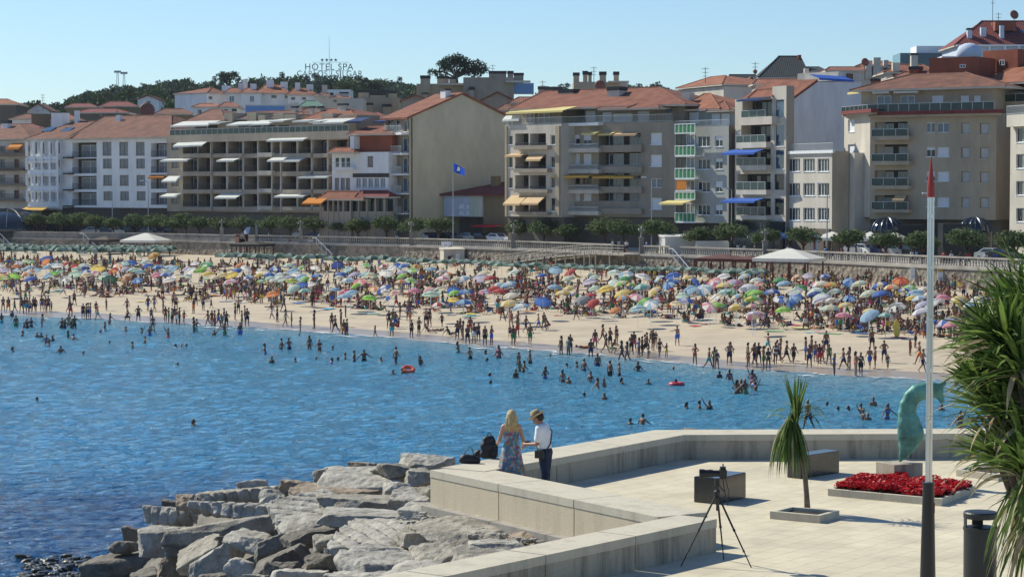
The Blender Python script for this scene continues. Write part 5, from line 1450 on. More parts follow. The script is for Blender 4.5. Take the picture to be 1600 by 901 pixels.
simplebox('white_tent', 'white fabric walled tent behind the gap in the balustrade', 'tent', 1033, 1083, 369, 3, canv); simplebox('white_screen', 'long low white screen right of the white tent', 'screen', 1086, 1140, 375, 4, canv, depth=.3, roof=False)
t, w, h = simplebox('kiosk', 'white first aid hut against the sea wall', 'hut', 690, 723, 389, -1.6, W_CREAM, 2.3)
mb = MB(); mb.box(.25, .75, -1.35, -1.25, 0.05, 1.9); mb.build('door', SHUT, t); mb = MB(); mb.box(-.9, -.2, -1.33, -1.25, 1.1, 1.6); mb.build('window', GLASS, t)
p = wall_pt(700, -.05); mb = MB(); mb.box(-.9, .9, -.05, 0, 0, .7); mb.box(-.5, -.1, -.06, -.05, .1, .2, 1); o = mb.build('notice_board', [FRW, BLUEP]); o.location = (p.x, p.y - .15, 5.1); tag(o, 'white notice board on the sea wall above the white hut', 'sign')
for px, lb in ((1427, 'white notice on the sea wall left of the mast'), (1470, 'yellow and white notice on the sea wall right of the mast')):
    p = wall_at(px, -.1); mb = MB(); mb.box(-.35, .35, -.05, 0, 0, 1.2); mb.box(-.35, .35, -.055, -.05, .95, 1.2, 1 if px > 1450 else 0); mb.box(-.25, .25, -.055, -.05, .3, .36, 2); o = mb.build('notice', [FRW, AW_Y, BLUEP]); o.location = (p.x, p.y - .1, 3.6); tag(o, lb, 'sign')
# vans and cars
WHEELM = plain('black tyre', (0.015, 0.015, 0.016)); RIMM = plain('wheel rim', (.5, .5, .5), .3, .6); HL = plain('headlight glass', (.7, .7, .7), .1)
def carmesh():
    prof = [(-2.1, .35), (-2.15, .7), (-1.95, .92), (-1.2, 1.0), (-.55, 1.42), (.75, 1.46), (1.55, 1.02), (2.05, .95), (2.15, .6), (2.1, .35)]
    mb = MB(); W_ = .84
    L_ = [(x, -W_ * (0.86 if z > 1.2 else 1), z) for x, z in prof]; R_ = [(x, -y, z) for x, y, z in L_]
    mb.poly(L_[::-1]); mb.poly(R_)
    for i in range(len(prof)): j = (i + 1) % len(prof); mb.poly([L_[i], L_[j], R_[j], R_[i]][::-1] if False else [L_[i], R_[i], R_[j], L_[j]])
    body = mb
    g_ = MB(); g_.hexa([(-.98, -.845, 1.03), (1.3, -.845, 1.03), (1.3, .845, 1.03), (-.98, .845, 1.03), (-.5, -.75, 1.38), (.72, -.75, 1.38), (.72, .75, 1.38), (-.5, .75, 1.38)])
    for s_ in (1, -1): pass
    g_.poly([(-1.16, -.66, 1.03), (-.6, -.6, 1.41), (-.6, .6, 1.41), (-1.16, .66, 1.03)]); g_.poly([(1.5, .66, 1.08), (.84, .6, 1.44), (.84, -.6, 1.44), (1.5, -.66, 1.08)])
    w = MB(); w.tube((0, -.1, 0), (0, .1, 0), .31, n=14); rm = MB(); rm.tube((0, -.11, 0), (0, .11, 0), .18, n=10)
    h_ = MB(); h_.box(-.06, .06, -.16, .16, -.07, .07)
    return body, g_, w, rm, h_
cb, cg, cw, crm, ch = carmesh(); cgm = cg.mesh('windows', [GLASS]); cwm = cw.mesh('wheel', [WHEELM]); crmm = crm.mesh('rim', [RIMM]); chm = ch.mesh('headlight', [HL])
paints = {'white': plain('white car paint', (.75, .76, .77), .25), 'dark blue': plain('dark blue car paint', (.02, .03, .10), .2), 'black': plain('black car paint', (.012, .012, .014), .2), 'silver': plain('silver car paint', (.4, .41, .43), .3, .5), 'grey': plain('grey car paint', (.12, .12, .13), .3), 'red': plain('red car paint', (.3, .02, .02), .25)}
cbm = cb.mesh('body', [paints['white']])
items = []
carl = [(246, 'dark blue'), (272, 'silver'), (330, 'dark blue'), (352, 'grey'), (365, 'black'), (455, 'dark blue'), (478, 'silver'), (558, 'black'), (573, 'dark blue'), (618, 'grey'), (676, 'dark blue'), (693, 'black'), (716, 'grey'), (752, 'black'), (860, 'white'), (1368, 'dark blue'), (1400, 'silver'), (1420, 'black'), (1552, 'silver'), (146, 'silver'), (166, 'dark blue'), (185, 'silver'), (203, 'black'), (232, 'grey'), (262, 'black'), (283, 'black'), (300, 'black'), (318, 'white'), (340, 'white'), (376, 'silver'), (440, 'white'), (500, 'dark blue'), (518, 'white'), (541, 'grey'), (585, 'white'), (601, 'black'), (634, 'white'), (659, 'white'), (733, 'silver'), (777, 'white'), (808, 'white'), (826, 'silver'), (845, 'grey'), (1337, 'silver'), (1350, 'white'), (1570, 'black')]
for i, (px, c) in enumerate(carl):
    a = wall_pt(px + 4) - wall_pt(px - 4); rz = math.atan2(a.y, a.x) + (math.pi if i % 3 == 0 else 0)
    t = thing('parked_car', '', 'car', wall_at(px, 10.2, PROM + .35), rz, 'cars parked along the promenade road')
    o = link('body', cbm, t); setmat(o, paints[c]); link('windows', cgm, t)
    for x in (-1.35, 1.35):
        for y in (-.76, .76): w_ = link('wheel', cwm, t, (x, y, .31)); link('rim', crmm, w_)
    for y in (-.6, .6): link('headlight', chm, t, (-2.12, y, .72))
    items.append((t, c + ' car parked', landmark(px), px))
unique_labels(items)
p = wall_at(407, 10.5, PROM + .35); t = thing('white_van', 'white box van with grey cab parked below the long balcony block', 'van', p, .75)
mb = MB(); mb.box(-1.6, 1.9, -1, 1, .45, 2.9); mb.build('box_body', paints['white'], t)
mb = MB(); mb.hexa([(-3.1, -.95, .45), (-1.65, -.95, .45), (-1.65, .95, .45), (-3.1, .95, .45), (-2.5, -.85, 2.1), (-1.65, -.85, 2.2), (-1.65, .85, 2.2), (-2.5, .85, 2.1)]); mb.build('cab', paints['silver'], t)
for x in (-2.3, 1.1):
    for y in (-.85, .85): w_ = link('wheel', cwm, t, (x, y, .36)); link('rim', crmm, w_)
# wooden ramp down to the beach, stairs
wood_g = pmat('bleached grey wood', (0.36, 0.33, 0.29), .9, var=.15, scale=2)
p0 = wall_pt(900); t = thing('beach_ramp', 'long weathered ramp with railings sloping down the sea wall', 'ramp', p0)
xs = [790, 820, 850, 880, 910, 940, 958, 1000]; zz = [3.0, 3.4, 3.85, 4.3, 4.7, 5.0, 5.1, 5.1]
mb = MB(); mr = MB(); mp_ = MB()
for (a, za), (c, zc) in zip(zip(xs, zz), list(zip(xs, zz))[1:]):
    A0, A1, C0, C1 = wall_pt(a, -2.6, za), wall_pt(a, -.15, za), wall_pt(c, -2.6, zc), wall_pt(c, -.15, zc)
    P_ = [v - p0 for v in (A0, C0, C1, A1)]; D = [v - Vector((0, 0, .2)) for v in P_]; mb.hexa(D + P_)
    for o_ in (0,):
        for hz in (.35, .7, 1.05): mr.tube(P_[0] + Vector((0, 0, hz)), P_[1] + Vector((0, 0, hz)), .05, n=5)
    n_ = 5
    for i in range(n_): q = P_[0].lerp(P_[1], i / n_); mr.tube(q, q + Vector((0, 0, 1.1)), .06, n=5)
    for i in range(2): q = P_[0].lerp(P_[1], i / 2); mp_.tube((q.x, q.y, 1.8 - PROM), q, .09, n=6)
mb.build('deck', wood_g, t); mr.build('railing', wood_g, t); mp_.build('posts', wood_g, t)
for px, lb, s_ in ((505, 'white railed stairs down the wall below the long block', 1), (140, 'metal railed stairs down the wall right of the big dome', 1), (8, 'metal railed stairs at the left picture edge', 1), (1066, 'short stairs down from the white tent', 1)):
    p = wall_at(px, -.2); t = thing('beach_stairs', lb, 'stairs', p, math.atan2((wall_pt(px + 5) - wall_pt(px)).y, (wall_pt(px + 5) - wall_pt(px)).x)); mb = MB(); mr = MB()
    for i in range(12): x = i * .27; z = -i * .2; mb.box(x, x + .3, -1.5, 0, z - .25, z)
    for y in (-1.5,):
        mr.tube((0, y, .95), (3.2, y, -1.4), .06, n=5); mr.tube((-.8, y, .95), (0, y, .95), .05, n=5)
        for i in range(4): mr.tube((i, y, -i * .74), (i, y, .95 - i * .74), .04, n=5)
    mb.build('steps', conc_m, t); mr.build('railing', FRW, t)
# lookout tower
p = wall_at(378, -4); t = thing('lookout_tower', 'dark wooden lifeguard tower against the sea wall', 'lifeguard tower', (p.x, p.y, 2.4), .5); mb = MB()
for x in (-.6, .6):
    for y in (-.6, .6): mb.tube((x * 1.3, y * 1.3, 0), (x, y, 2.2), .07, n=5)
mb.build('legs', WOODR, t); mb = MB(); mb.box(-.8, .8, -.8, .8, 2.2, 2.3); mb.box(-.75, .75, .7, .75, 2.3, 3.3); mb.box(-.9, .9, -.9, .9, 3.9, 4.0); 
for x in (-.7, .7): mb.box(x - .04, x + .04, -.7, .7, 2.3, 3.9)
mb.build('cabin', WOODR, t)
# street lamps, banner, lamp masts
def mast(px, yt, lb, off=7, arm=True):
    p = wall_at(px, off); h = at_y(px, yt, p.y).z - PROM; t = thing('street_lamp', lb, 'street lamp', p, 0, 'tall street lamps behind the promenade'); mb = MB(); mb.tube((0, 0, 0), (0, 0, h), .09, .05, n=6)
    if arm: mb.tube((0, 0, h), (-.9, 0, h + .15), .04, n=5)
    mb.build('pole', steel, t); mb = MB(); mb.box(-1.3, -.7, -.15, .15, h + .1, h + .25); mb.build('lamp', FRW, t)
mast(1292, 289, 'tall street lamp in front of the nine window block'); mast(1018, 279, 'street lamp in front of the yellow awning block'); mast(232, 284, 'street lamp at the corner of the white building'); mast(176, 300, 'street lamp before the white corner facade'); mast(1458, 304, 'street lamp behind the red tipped mast', 14); mast(1143, 296, 'street lamp right of the green balconies', 12)
p = wall_at(1272, 4); mb = MB(); w_ = 5.5 * p.y / FOC; mb.box(-w_, w_, -.3, .3, .1, 3.1); mb.box(-w_ * .8, w_ * .8, -.31, -.3, .3, 2.9, 1); mb.box(-w_ * .3, w_ * .3, -.315, -.31, 1.2, 2.6, 2); o = mb.build('advertising_pillar', [RAILM, W_BLUISH, W_REDBR]); o.location = p; tag(o, 'tall narrow advertising pillar right of the glazed tower', 'sign')
# ================================================================== BEACH PEOPLE AND PARASOLS
def dirv(f, s, sg):
    f = R(f); s = R(s); return np.array([sg * math.sin(s), -math.sin(f) * math.cos(s), -math.cos(f) * math.cos(s)])
def skel(hz=0.90, tl=0, ts=0, legs=((0, 4, 0), (0, 4, 0)), arms=((0, 8, 10), (0, 8, 10)), hd=0):
    """joint positions; legs (forward, outward, knee), arms (forward, outward, elbow[, forearm inward]); faces -y"""
    J = {}; pel = np.array([0, 0, hz]); up = np.array([math.sin(R(ts)), -math.sin(R(tl)), math.cos(R(tl))]); up /= np.linalg.norm(up)
    J['pel'] = pel; J['waist'] = pel + up * .17; J['chest'] = pel + up * .36; J['neck'] = pel + up * .50
    hv = np.array([math.sin(R(ts)), -math.sin(R(tl + hd)), math.cos(R(tl + hd))]); J['head'] = J['neck'] + hv * .155; J['up'] = up; J['hv'] = hv
    for i, sg in enumerate((-1, 1)):
        sh = J['neck'] - up * .055 + np.array([sg * .165, 0, 0]); J['sh%d' % i] = sh
        a = arms[i]; d = dirv(a[0], a[1], sg); el = sh + d * .285; J['el%d' % i] = el
        d2 = dirv(a[0] + a[2], (a[3] if len(a) > 3 else a[1]), sg); wr = el + d2 * .25; J['wr%d' % i] = wr; J['ha%d' % i] = wr + d2 * .10
        hp = pel + np.array([sg * .088, 0, 0]) - up * .03; J['hp%d' % i] = hp
        l = legs[i]; kn = hp + dirv(l[0], l[1], sg) * .42; J['kn%d' % i] = kn
        an = kn + dirv(l[0] - l[2], l[1] * .5, sg) * .41; J['an%d' % i] = an
        fd = dirv(l[0] - l[2] + 80, 0, sg); J['to%d' % i] = an + np.array([sg * .03, fd[1] * .17, fd[2] * .17 - .015])
    return J
def bodyprims(J, fem=False, infl=0.0):
    P = []
    rt = Matrix.Identity(3) if False else None
    up = Vector(J['up']); q = up.to_track_quat('Z', 'Y').to_matrix()
    if abs(q.col[0].x) < .5: q = Matrix((Vector((1, 0, 0)), up.cross(Vector((1, 0, 0))), up)).transposed()
    hw = .165 if fem else .15; cw = .15 if fem else .175
    P.append(('e', J['pel'], (hw, .105, .12), .05, q)); P.append(('e', J['waist'], (.118 if fem else .14, .09, .14), .05, q)); P.append(('e', J['chest'] - J['up'] * .02, (cw, .105, .17), .05, q))
    P.append(('c', J['sh0'] + np.array([.03, 0, 0]), J['sh1'] - np.array([.03, 0, 0]), .06, .06, .05)); P.append(('c', J['neck'] - J['up'] * .03, J['head'] - J['hv'] * .04, .055, .05, .03))
    P.append(('e', J['head'], (.075, .092, .112), .02, q)); P.append(('e', J['head'] + np.array([0, -.088, -.01]), (.014, .022, .026), .012))
    for i in (0, 1):
        P.append(('c', J['hp%d' % i], J['kn%d' % i], .092 if fem else .087, .053, .04)); P.append(('c', J['kn%d' % i], J['an%d' % i], .054, .034, .02)); P.append(('c', J['kn%d' % i] * .7 + J['an%d' % i] * .3 + np.array([0, .015, 0]), J['kn%d' % i] * .5 + J['an%d' % i] * .5, .055, .045, .03))
        P.append(('c', J['an%d' % i] + np.array([0, .02, -.01]), J['to%d' % i], .036, .026, .02))
        P.append(('c', J['sh%d' % i], J['el%d' % i], .05 if not fem else .042, .036, .03)); P.append(('c', J['el%d' % i], J['wr%d' % i], .038, .026, .015)); P.append(('c', J['wr%d' % i], J['ha%d' % i], .03, .026, .015))
        if fem: P.append(('e', J['chest'] + np.array([(-1, 1)[i] * .065, -.085, -.02]), (.055, .05, .055), .03))
    return P
def floor_shift(V):
    return V[:, 2].min()
def trunks(J, fem):
    P = []; up = Vector(J['up']); q = Matrix((Vector((1, 0, 0)), up.cross(Vector((1, 0, 0))), up)).transposed()
    hw = .182 if fem else .168
    P.append(('e', J['pel'] + J['up'] * .0, (hw, .122, .115 if fem else .12), .04, q))
    if not fem:
        for i in (0, 1): P.append(('c', J['hp%d' % i], J['hp%d' % i] * .45 + J['kn%d' % i] * .55, .108, .095, .03))
    return P
def top_(J):
    return [('c', J['chest'] + np.array([-.09, -.03, -.02]), J['chest'] + np.array([.09, -.03, -.02]), .085, .085, .02), ('e', J['chest'] + np.array([-.065, -.09, -.02]), (.068, .06, .06), .02), ('e', J['chest'] + np.array([.065, -.09, -.02]), (.068, .06, .06), .02),
            ('c', J['chest'] + np.array([-.06, .05, -.02]), J['chest'] + np.array([.06, .05, -.02]), .06, .06, .02)]
def hair(J, long_):
    h = J['head']; P = [('e', h + np.array([0, .02, .03]), (.086, .098, .105), .02)]
    if long_: P.append(('c', h + np.array([0, .06, 0]), h + np.array([0, .09, -.16]), .075, .055, .03))
    return P
POSE = {
    'standing': dict(hz=.90, legs=((2, 5, 2), (-3, 5, 2)), arms=((4, 9, 12), (-6, 10, 14))),
    'hands on hips': dict(hz=.90, legs=((0, 7, 0), (2, 8, 4)), arms=((-12, 42, 60, -48), (-12, 42, 60, -48))),
    'walking': dict(hz=.88, tl=4, legs=((24, 3, 6), (-20, 3, 22)), arms=((-24, 8, 14), (24, 8, 24))),
    'strolling': dict(hz=.885, tl=2, legs=((-14, 4, 18), (15, 4, 5)), arms=((18, 7, 20), (-18, 8, 12))),
    'arms folded': dict(hz=.90, legs=((0, 5, 0), (3, 8, 5)), arms=((22, 8, 75, -50), (22, 8, 75, -55))),
    'pointing sideways': dict(hz=.90, legs=((-2, 6, 0), (4, 6, 4)), arms=((30, 70, 5, 80), (-4, 9, 10))),
    'bending': dict(hz=.84, tl=62, legs=((6, 6, 4), (14, 6, 22)), arms=((60, 8, 5), (72, 8, 0)), hd=-10),
    'arms spread': dict(hz=.90, tl=8, legs=((4, 8, 4), (-4, 8, 4)), arms=((25, 50, 20, 40), (15, 48, 15, 40))),
    'arm raised': dict(hz=.90, legs=((4, 6, 2), (-4, 6, 2)), arms=((150, 25, 15, 20), (5, 20, 20))),
    'sitting': dict(hz=.13, tl=-8, legs=((118, 8, 92), (122, 12, 98)), arms=((52, 10, 25), (50, 10, 30)), hd=12),
    'sitting leaning back': dict(hz=.13, tl=-38, legs=((90, 6, 0), (112, 10, 70)), arms=((-40, 12, 8), (-38, 12, 8)), hd=30),
    'crouching': dict(hz=.36, tl=35, legs=((95, 14, 128), (85, 16, 120)), arms=((50, 8, 25), (55, 8, 15)), hd=-10),
    'lying': dict(hz=.12, tl=-86, legs=((86, 5, 0), (88, 6, 2)), arms=((80, 14, 5), (82, 16, 10)), hd=4),
    'lying on elbows': dict(hz=.13, tl=-70, legs=((86, 5, 0), (112, 8, 62)), arms=((-20, 14, 60), (-22, 14, 60)), hd=40),
}
SKIN = [pmat('tanned skin', (0.19, 0.095, 0.06), .6, var=.05), pmat('brown skin', (0.115, 0.055, 0.034), .6, var=.05), pmat('light skin', (0.32, 0.18, 0.125), .6, var=.05)]  # skin tones darkened to carry the backlit look of the figures
HAIRM = [plain('dark hair', (0.012, 0.009, 0.007), .5), plain('brown hair', (0.05, 0.025, 0.012), .5), plain('fair hair', (0.30, 0.19, 0.09), .5)]
SWC = {'navy': (.012, .02, .09), 'black': (.01, .01, .012), 'red': (.45, .02, .02), 'orange': (.6, .15, .02), 'white': (.7, .7, .68), 'blue': (.03, .13, .5), 'green': (.03, .2, .07), 'pink': (.55, .08, .2), 'turquoise': (.05, .35, .38), 'yellow': (.65, .5, .06)}
SWM = {k: plain(k + ' swimwear', v) for k, v in SWC.items()}
PM = {}
def person_meshes(pose, fem):
    key = (pose, fem)
    if key in PM: return PM[key]
    J = skel(**POSE[pose]); out = {}
    V, Q = caps_mesh(bodyprims(J, fem), h=.026); zs = floor_shift(V); 
    def mk(name, prims, m, h=.024):
        v, q = caps_mesh(prims, h=h); v = v - np.array([0, 0, zs]); b_ = MB(); b_.arrays(v, q.tolist()); return b_.mesh(name, [m], True), v, q
    out['body'], out['bv'], out['bq'] = mk('person', bodyprims(J, fem), SKIN[0], .026)
    out['swim'], out['sv'], out['sq'] = mk('swimwear', trunks(J, fem), SWM['navy'])
    out['hair'], out['hv'], out['hq'] = mk('hair', hair(J, fem), HAIRM[0])
    if fem: out['top'], _, _ = mk('bikini_top', top_(J), SWM['navy'])
    PM[key] = out; return out
people_items = []
NP = [0]
rp = random.Random(77)
def add_person(loc, pose, where, px, rz=None, sc=None, fem=None, sw=None, sk=None, extra='', group='bathers on the beach and in the water'):
    fem = rp.random() < .45 if fem is None else fem
    me = person_meshes(pose, fem); sw = sw or rp.choices(list(SWC), [8, 9, 3, 1, 1, 4, 2, 1, 2, .5])[0]
    sk = rp.choices([0, 1, 2], [5, 3, 2])[0] if sk is None else sk
    sc = (rp.uniform(.92, 1.04) if rp.random() < .85 else rp.uniform(.62, .8)) if sc is None else sc
    o = link('person', me['body']); o.location = loc; o.rotation_euler = (0, 0, rp.uniform(0, 6.28) if rz is None else rz); o.scale = (sc,) * 3
    setmat(o, SKIN[sk]); o['category'] = 'person'; o['group'] = group
    s_ = link('swimwear', me['swim'], o); setmat(s_, SWM[sw]); h_ = link('hair', me['hair'], o); setmat(h_, HAIRM[rp.choices([0, 1, 2], [5, 4, 2])[0]])
    if fem: t_ = link('bikini_top', me['top'], o); setmat(t_, SWM[sw])
    look = ('child' if sc < .82 else ('woman' if fem else 'man')) + ' in ' + sw + (' swimwear ' if sc < .82 else (' bikini ' if fem else ' trunks ')) + pose
    people_items.append((o, look, where, px)); NP[0] += 1
    return o
Z1 = lambda X, Y: (X / 4, 340 + Y / 4); Z2 = lambda X, Y: (400 + X / 3.465, 340 + Y / 3.465); Z3 = lambda X, Y: (780 + X / 3.0025, 340 + Y / 3.0025); Z4 = lambda X, Y: (1140 + X / 2.65, 340 + Y / 2.65)
STAND = [(Z1, [(20, 590), (52, 595), (92, 595), (135, 600), (155, 600), (172, 598), (190, 595), (222, 590), (262, 585), (285, 585), (302, 590), (322, 585), (435, 590), (442, 620), (465, 550), (520, 635), (540, 640), (552, 632), (565, 636), (612, 635), (665, 580), (600, 600), (795, 600), (865, 655), (925, 585), (965, 585), (945, 640), (1035, 655), (1055, 660), (1075, 670), (1092, 660), (1105, 668), (1122, 665), (1150, 660), (1085, 560), (1100, 580), (1020, 600), (1210, 600), (1225, 550), (1270, 580), (1320, 570), (1300, 680), (1325, 680), (1342, 688), (1365, 680), (1385, 684), (1400, 676), (1415, 690), (1470, 640), (1490, 600), (1512, 690), (1530, 650), (1545, 680), (130, 540), (160, 530), (185, 545), (210, 590), (75, 470), (265, 500), (1540, 450), (1560, 440), (680, 470), (480, 470), (528, 500), (1470, 500)]),
         (Z2, [(85, 550), (115, 565), (160, 590), (193, 590), (150, 510), (240, 628), (315, 600), (410, 605), (430, 625), (460, 590), (475, 650), (492, 650), (485, 540), (645, 652), (735, 650), (720, 600), (755, 600), (742, 590), (780, 550), (842, 650), (825, 560), (835, 570), (882, 640), (920, 590), (940, 590), (1007, 590), (830, 530), (1090, 660), (1120, 660), (1105, 640), (1160, 640), (1145, 690), (1180, 680), (1205, 670), (1192, 660), (1240, 695), (1275, 690), (1310, 520), (1190, 415), (1130, 365), (1335, 560), (1375, 650)]),
         (Z3, [(45, 480), (88, 520), (125, 540), (145, 595), (75, 580), (55, 520), (185, 530), (210, 525), (85, 560), (66, 600), (290, 655), (325, 655), (334, 640), (430, 665), (450, 615), (485, 590), (500, 635), (520, 610), (550, 600), (575, 680), (600, 685), (620, 640), (632, 630), (655, 655), (670, 650), (685, 640), (700, 660), (712, 600), (735, 600), (752, 660), (785, 655), (692, 630), (722, 625), (835, 600), (918, 690), (983, 710), (1010, 715), (1020, 720), (1080, 690), (1168, 700), (1197, 695), (360, 480), (290, 450), (810, 370), (765, 350)]),
         (Z4, [(3, 600), (75, 615), (105, 605), (120, 610), (140, 630), (160, 635), (158, 560), (190, 610), (210, 590), (198, 600), (235, 600), (265, 605), (315, 590), (330, 620), (340, 580), (356, 600), (372, 610), (384, 604), (412, 612), (400, 560), (433, 655), (472, 630), (495, 630), (522, 655), (543, 655), (580, 625), (603, 625), (640, 600), (655, 625), (590, 550), (545, 480), (748, 570), (770, 540), (787, 610), (800, 640), (808, 500), (715, 400), (745, 405), (705, 390), (905, 330), (955, 310), (970, 340), (585, 290), (640, 350)])]
WADE = [(Z1, [(10, 660, 65), (100, 680, 70), (75, 620, 40), (150, 690, 40), (170, 690, 60), (195, 685, 60), (262, 685, 85), (140, 740, 35), (232, 745, 30), (258, 748, 30), (290, 790, 60), (303, 800, 40), (330, 770, 38), (385, 690, 65), (405, 692, 60), (430, 680, 80), (465, 700, 90), (450, 690, 60), (425, 750, 45), (455, 765, 40), (80, 835, 28), (380, 840, 42), (522, 855, 20), (655, 710, 60), (685, 665, 70), (785, 710, 30), (630, 716, 12), (885, 720, 35), (935, 735, 60), (955, 705, 95), (905, 785, 45), (828, 815, 42), (1050, 748, 60), (1095, 805, 14), (1135, 805, 14), (1165, 805, 14), (1405, 738, 80), (1340, 735, 40), (1500, 735, 80), (685, 785, 6), (1212, 715, 95), (1225, 712, 80)]),
        (Z2, [(50, 735, 55), (137, 712, 60), (180, 712, 62), (290, 712, 75), (343, 725, 68), (415, 713, 20), (85, 785, 35), (212, 780, 22), (325, 770, 18), (408, 787, 30), (445, 770, 15), (482, 765, 33), (532, 778, 60), (585, 780, 66), (675, 780, 28), (757, 795, 98), (890, 800, 55), (742, 845, 22), (790, 842, 30), (1092, 732, 62), (1160, 765, 65), (1245, 738, 22), (1312, 760, 70), (1253, 775, 14), (1268, 860, 20), (1272, 900, 20), (235, 636, 10)]),
        (Z3, [(92, 690, 60), (145, 682, 62), (95, 720, 58), (113, 725, 55), (78, 752, 42), (215, 752, 55), (298, 770, 58), (325, 775, 30), (240, 652, 14), (318, 702, 20), (365, 702, 28), (398, 716, 55), (462, 697, 60), (520, 740, 70), (563, 740, 60), (428, 770, 50), (465, 803, 52), (492, 793, 42), (575, 780, 30), (652, 720, 45), (700, 782, 26), (830, 783, 26), (818, 712, 14), (400, 840, 20), (493, 850, 28), (1033, 750, 32), (1080, 760, 48), (1115, 825, 66), (1155, 828, 70), (1135, 815, 60), (1188, 780, 68), (1196, 800, 45), (880, 897, 32), (940, 897, 38), (985, 897, 42), (1, 655, 45)]),
        (Z4, [(33, 727, 55), (65, 730, 62), (48, 724, 50), (95, 690, 62), (107, 718, 42), (325, 872, 122), (595, 778, 34), (545, 797, 28), (553, 836, 48), (573, 838, 30), (652, 834, 64), (450, 797, 13), (490, 795, 13), (403, 778, 14), (878, 797, 24), (955, 873, 78)]),
        (lambda X, Y: (X, Y), [(303, 665, 10), (58, 626, 6), (278, 571, 3), (985, 662, 9), (1003, 663, 17)])]
SP = ['standing', 'hands on hips', 'walking', 'strolling', 'arms folded', 'standing', 'pointing sideways', 'strolling', 'walking']
for zf, L_ in STAND:
    for i, (X, Y) in enumerate(L_):
        px, py = zf(X, Y); p, t_ = beach_at(px, py)
        wh = ('on wet sand ' if t_ < .06 else 'on open sand ' if t_ < .3 else 'among the parasols ') + short_lm(px)
        add_person(p, rp.choice(SP), wh, px)
for zf, L_ in WADE:
    for (X, Y, v) in L_:
        px, py = zf(X, Y); sc_px = {Z1: 4, Z2: 3.465, Z3: 3.0025, Z4: 2.65}.get(zf, 1.0)
        p = on_z(px, py, 0.0); vis = v / sc_px * p.y / FOC; H_ = 1.68
        if vis > 1.55: pose = rp.choice(['standing', 'walking', 'strolling']); z = min(0, vis - H_)
        elif vis > .5: pose = rp.choice(['arms spread', 'standing', 'arm raised', 'strolling', 'arms spread', 'hands on hips']) ; z = vis - H_
        else: pose = 'standing'; z = max(vis, .22) - H_
        if pose == 'arm raised' : z -= .05
        wh = ('far out swimming ' if py > 600 else 'in deeper water ' if vis < .6 else 'wading ') + short_lm(px)
        add_person((p.x, p.y, z), pose, wh, px, sc=1.0)
# three of them: sitting at the water's edge
for zf, X, Y, po in ((Z2, 770, 600, 'sitting'), (Z2, 935, 625, 'sitting leaning back'), (Z2, 985, 612, 'lying'), (Z2, 1050, 640, 'sitting leaning back'), (Z3, 525, 640, 'crouching'), (Z3, 235, 530, 'crouching'), (Z1, 790, 652, 'crouching'), (Z3, 400, 612, 'lying')):
    px, py = zf(X, Y); p, t_ = beach_at(px, py); add_person(p, po, 'on open sand ' + short_lm(px), px, sc=1.0)
n_fore = NP[0]
# the crowd between the parasols
FRONT = [(-150, 448), (0, 462), (200, 466), (400, 476), (600, 490), (800, 492), (1000, 498), (1150, 512), (1300, 518), (1500, 530), (1700, 545)]
BACK = [(-150, 402), (0, 404), (200, 408), (400, 412), (800, 418), (1150, 428), (1300, 436), (1500, 452), (1700, 465)]
crowd = []; rc = random.Random(4)
while len(crowd) < 2300:
    px = rc.uniform(-70, 1600); f, k = interp(px, FRONT), interp(px, BACK)
    u = rc.random() ** .95
    py = f - (f - k) * u
    if mnoise.noise(Vector((px / 42, py / 13, 2))) < -0.12 and rc.random() < .8: continue
    crowd.append((px, py))
crowd.sort(key=lambda c: -c[1])
import itertools
low = ['sitting', 'sitting leaning back', 'sitting', 'lying', 'lying on elbows', 'lying', 'sitting', 'sitting']
CV, CQ, CM_, nv_, LR = [], [], [], [0], {}
def lowres(pose, part):
    if (pose, part) not in LR:
        J = skel(**POSE[pose]); V0, _ = caps_mesh(bodyprims(J), h=.045); z0 = V0[:, 2].min()
        V, Q = caps_mesh({'bv': bodyprims(J), 'sv': trunks(J, False), 'hv': hair(J, True)}[part], h=.045); LR[(pose, part)] = (V - np.array([0, 0, z0]), Q)
    return LR[(pose, part)]
ncrowd = 0
for px, py in crowd:
    p, t_ = beach_at(px, py)
    pose = rc.choice(low) if rc.random() < .74 else rc.choice(SP)
    if NP[0] < 300:
        add_person(p, pose, ('front of crowd ' if t_ < .45 else 'in the crowd ') + short_lm(px), px)
    else:
        pass
        an = rc.uniform(0, 6.28); Rz = np.array([[math.cos(an), -math.sin(an), 0], [math.sin(an), math.cos(an), 0], [0, 0, 1]])
        for a_, b_, mi in (('bv', 'bq', rc.choices([0, 1, 2], [5, 3, 2])[0]), ('sv', 'sq', 5 + rc.randrange(10)), ('hv', 'hq', 3 + rc.choice([0, 0, 1]))):
            V, Q = lowres(pose, a_); CV.append(V @ Rz.T + np.array(p)); CQ.append(Q + nv_[0]); CM_.append(np.full(len(Q), mi)); nv_[0] += len(V)
        ncrowd += 1
cv, cq, cmi = np.concatenate(CV), np.concatenate(CQ), np.concatenate(CM_)
me = bpy.data.meshes.new('crowd'); me.vertices.add(len(cv)); me.vertices.foreach_set('co', cv.ravel()); me.loops.add(cq.size); me.loops.foreach_set('vertex_index', cq.ravel().astype(np.int32))
me.polygons.add(len(cq)); me.polygons.foreach_set('loop_start', np.arange(0, cq.size, 4, dtype=np.int32)); me.polygons.foreach_set('material_index', cmi.astype(np.int32))
for m in SKIN + HAIRM[:2] + [SWM[k] for k in SWC]: me.materials.append(m)
me.update(calc_edges=True); me.validate()
link('crowd', me, kind='stuff', label='dense crowd of sunbathers further back on the beach')
unique_labels(people_items)
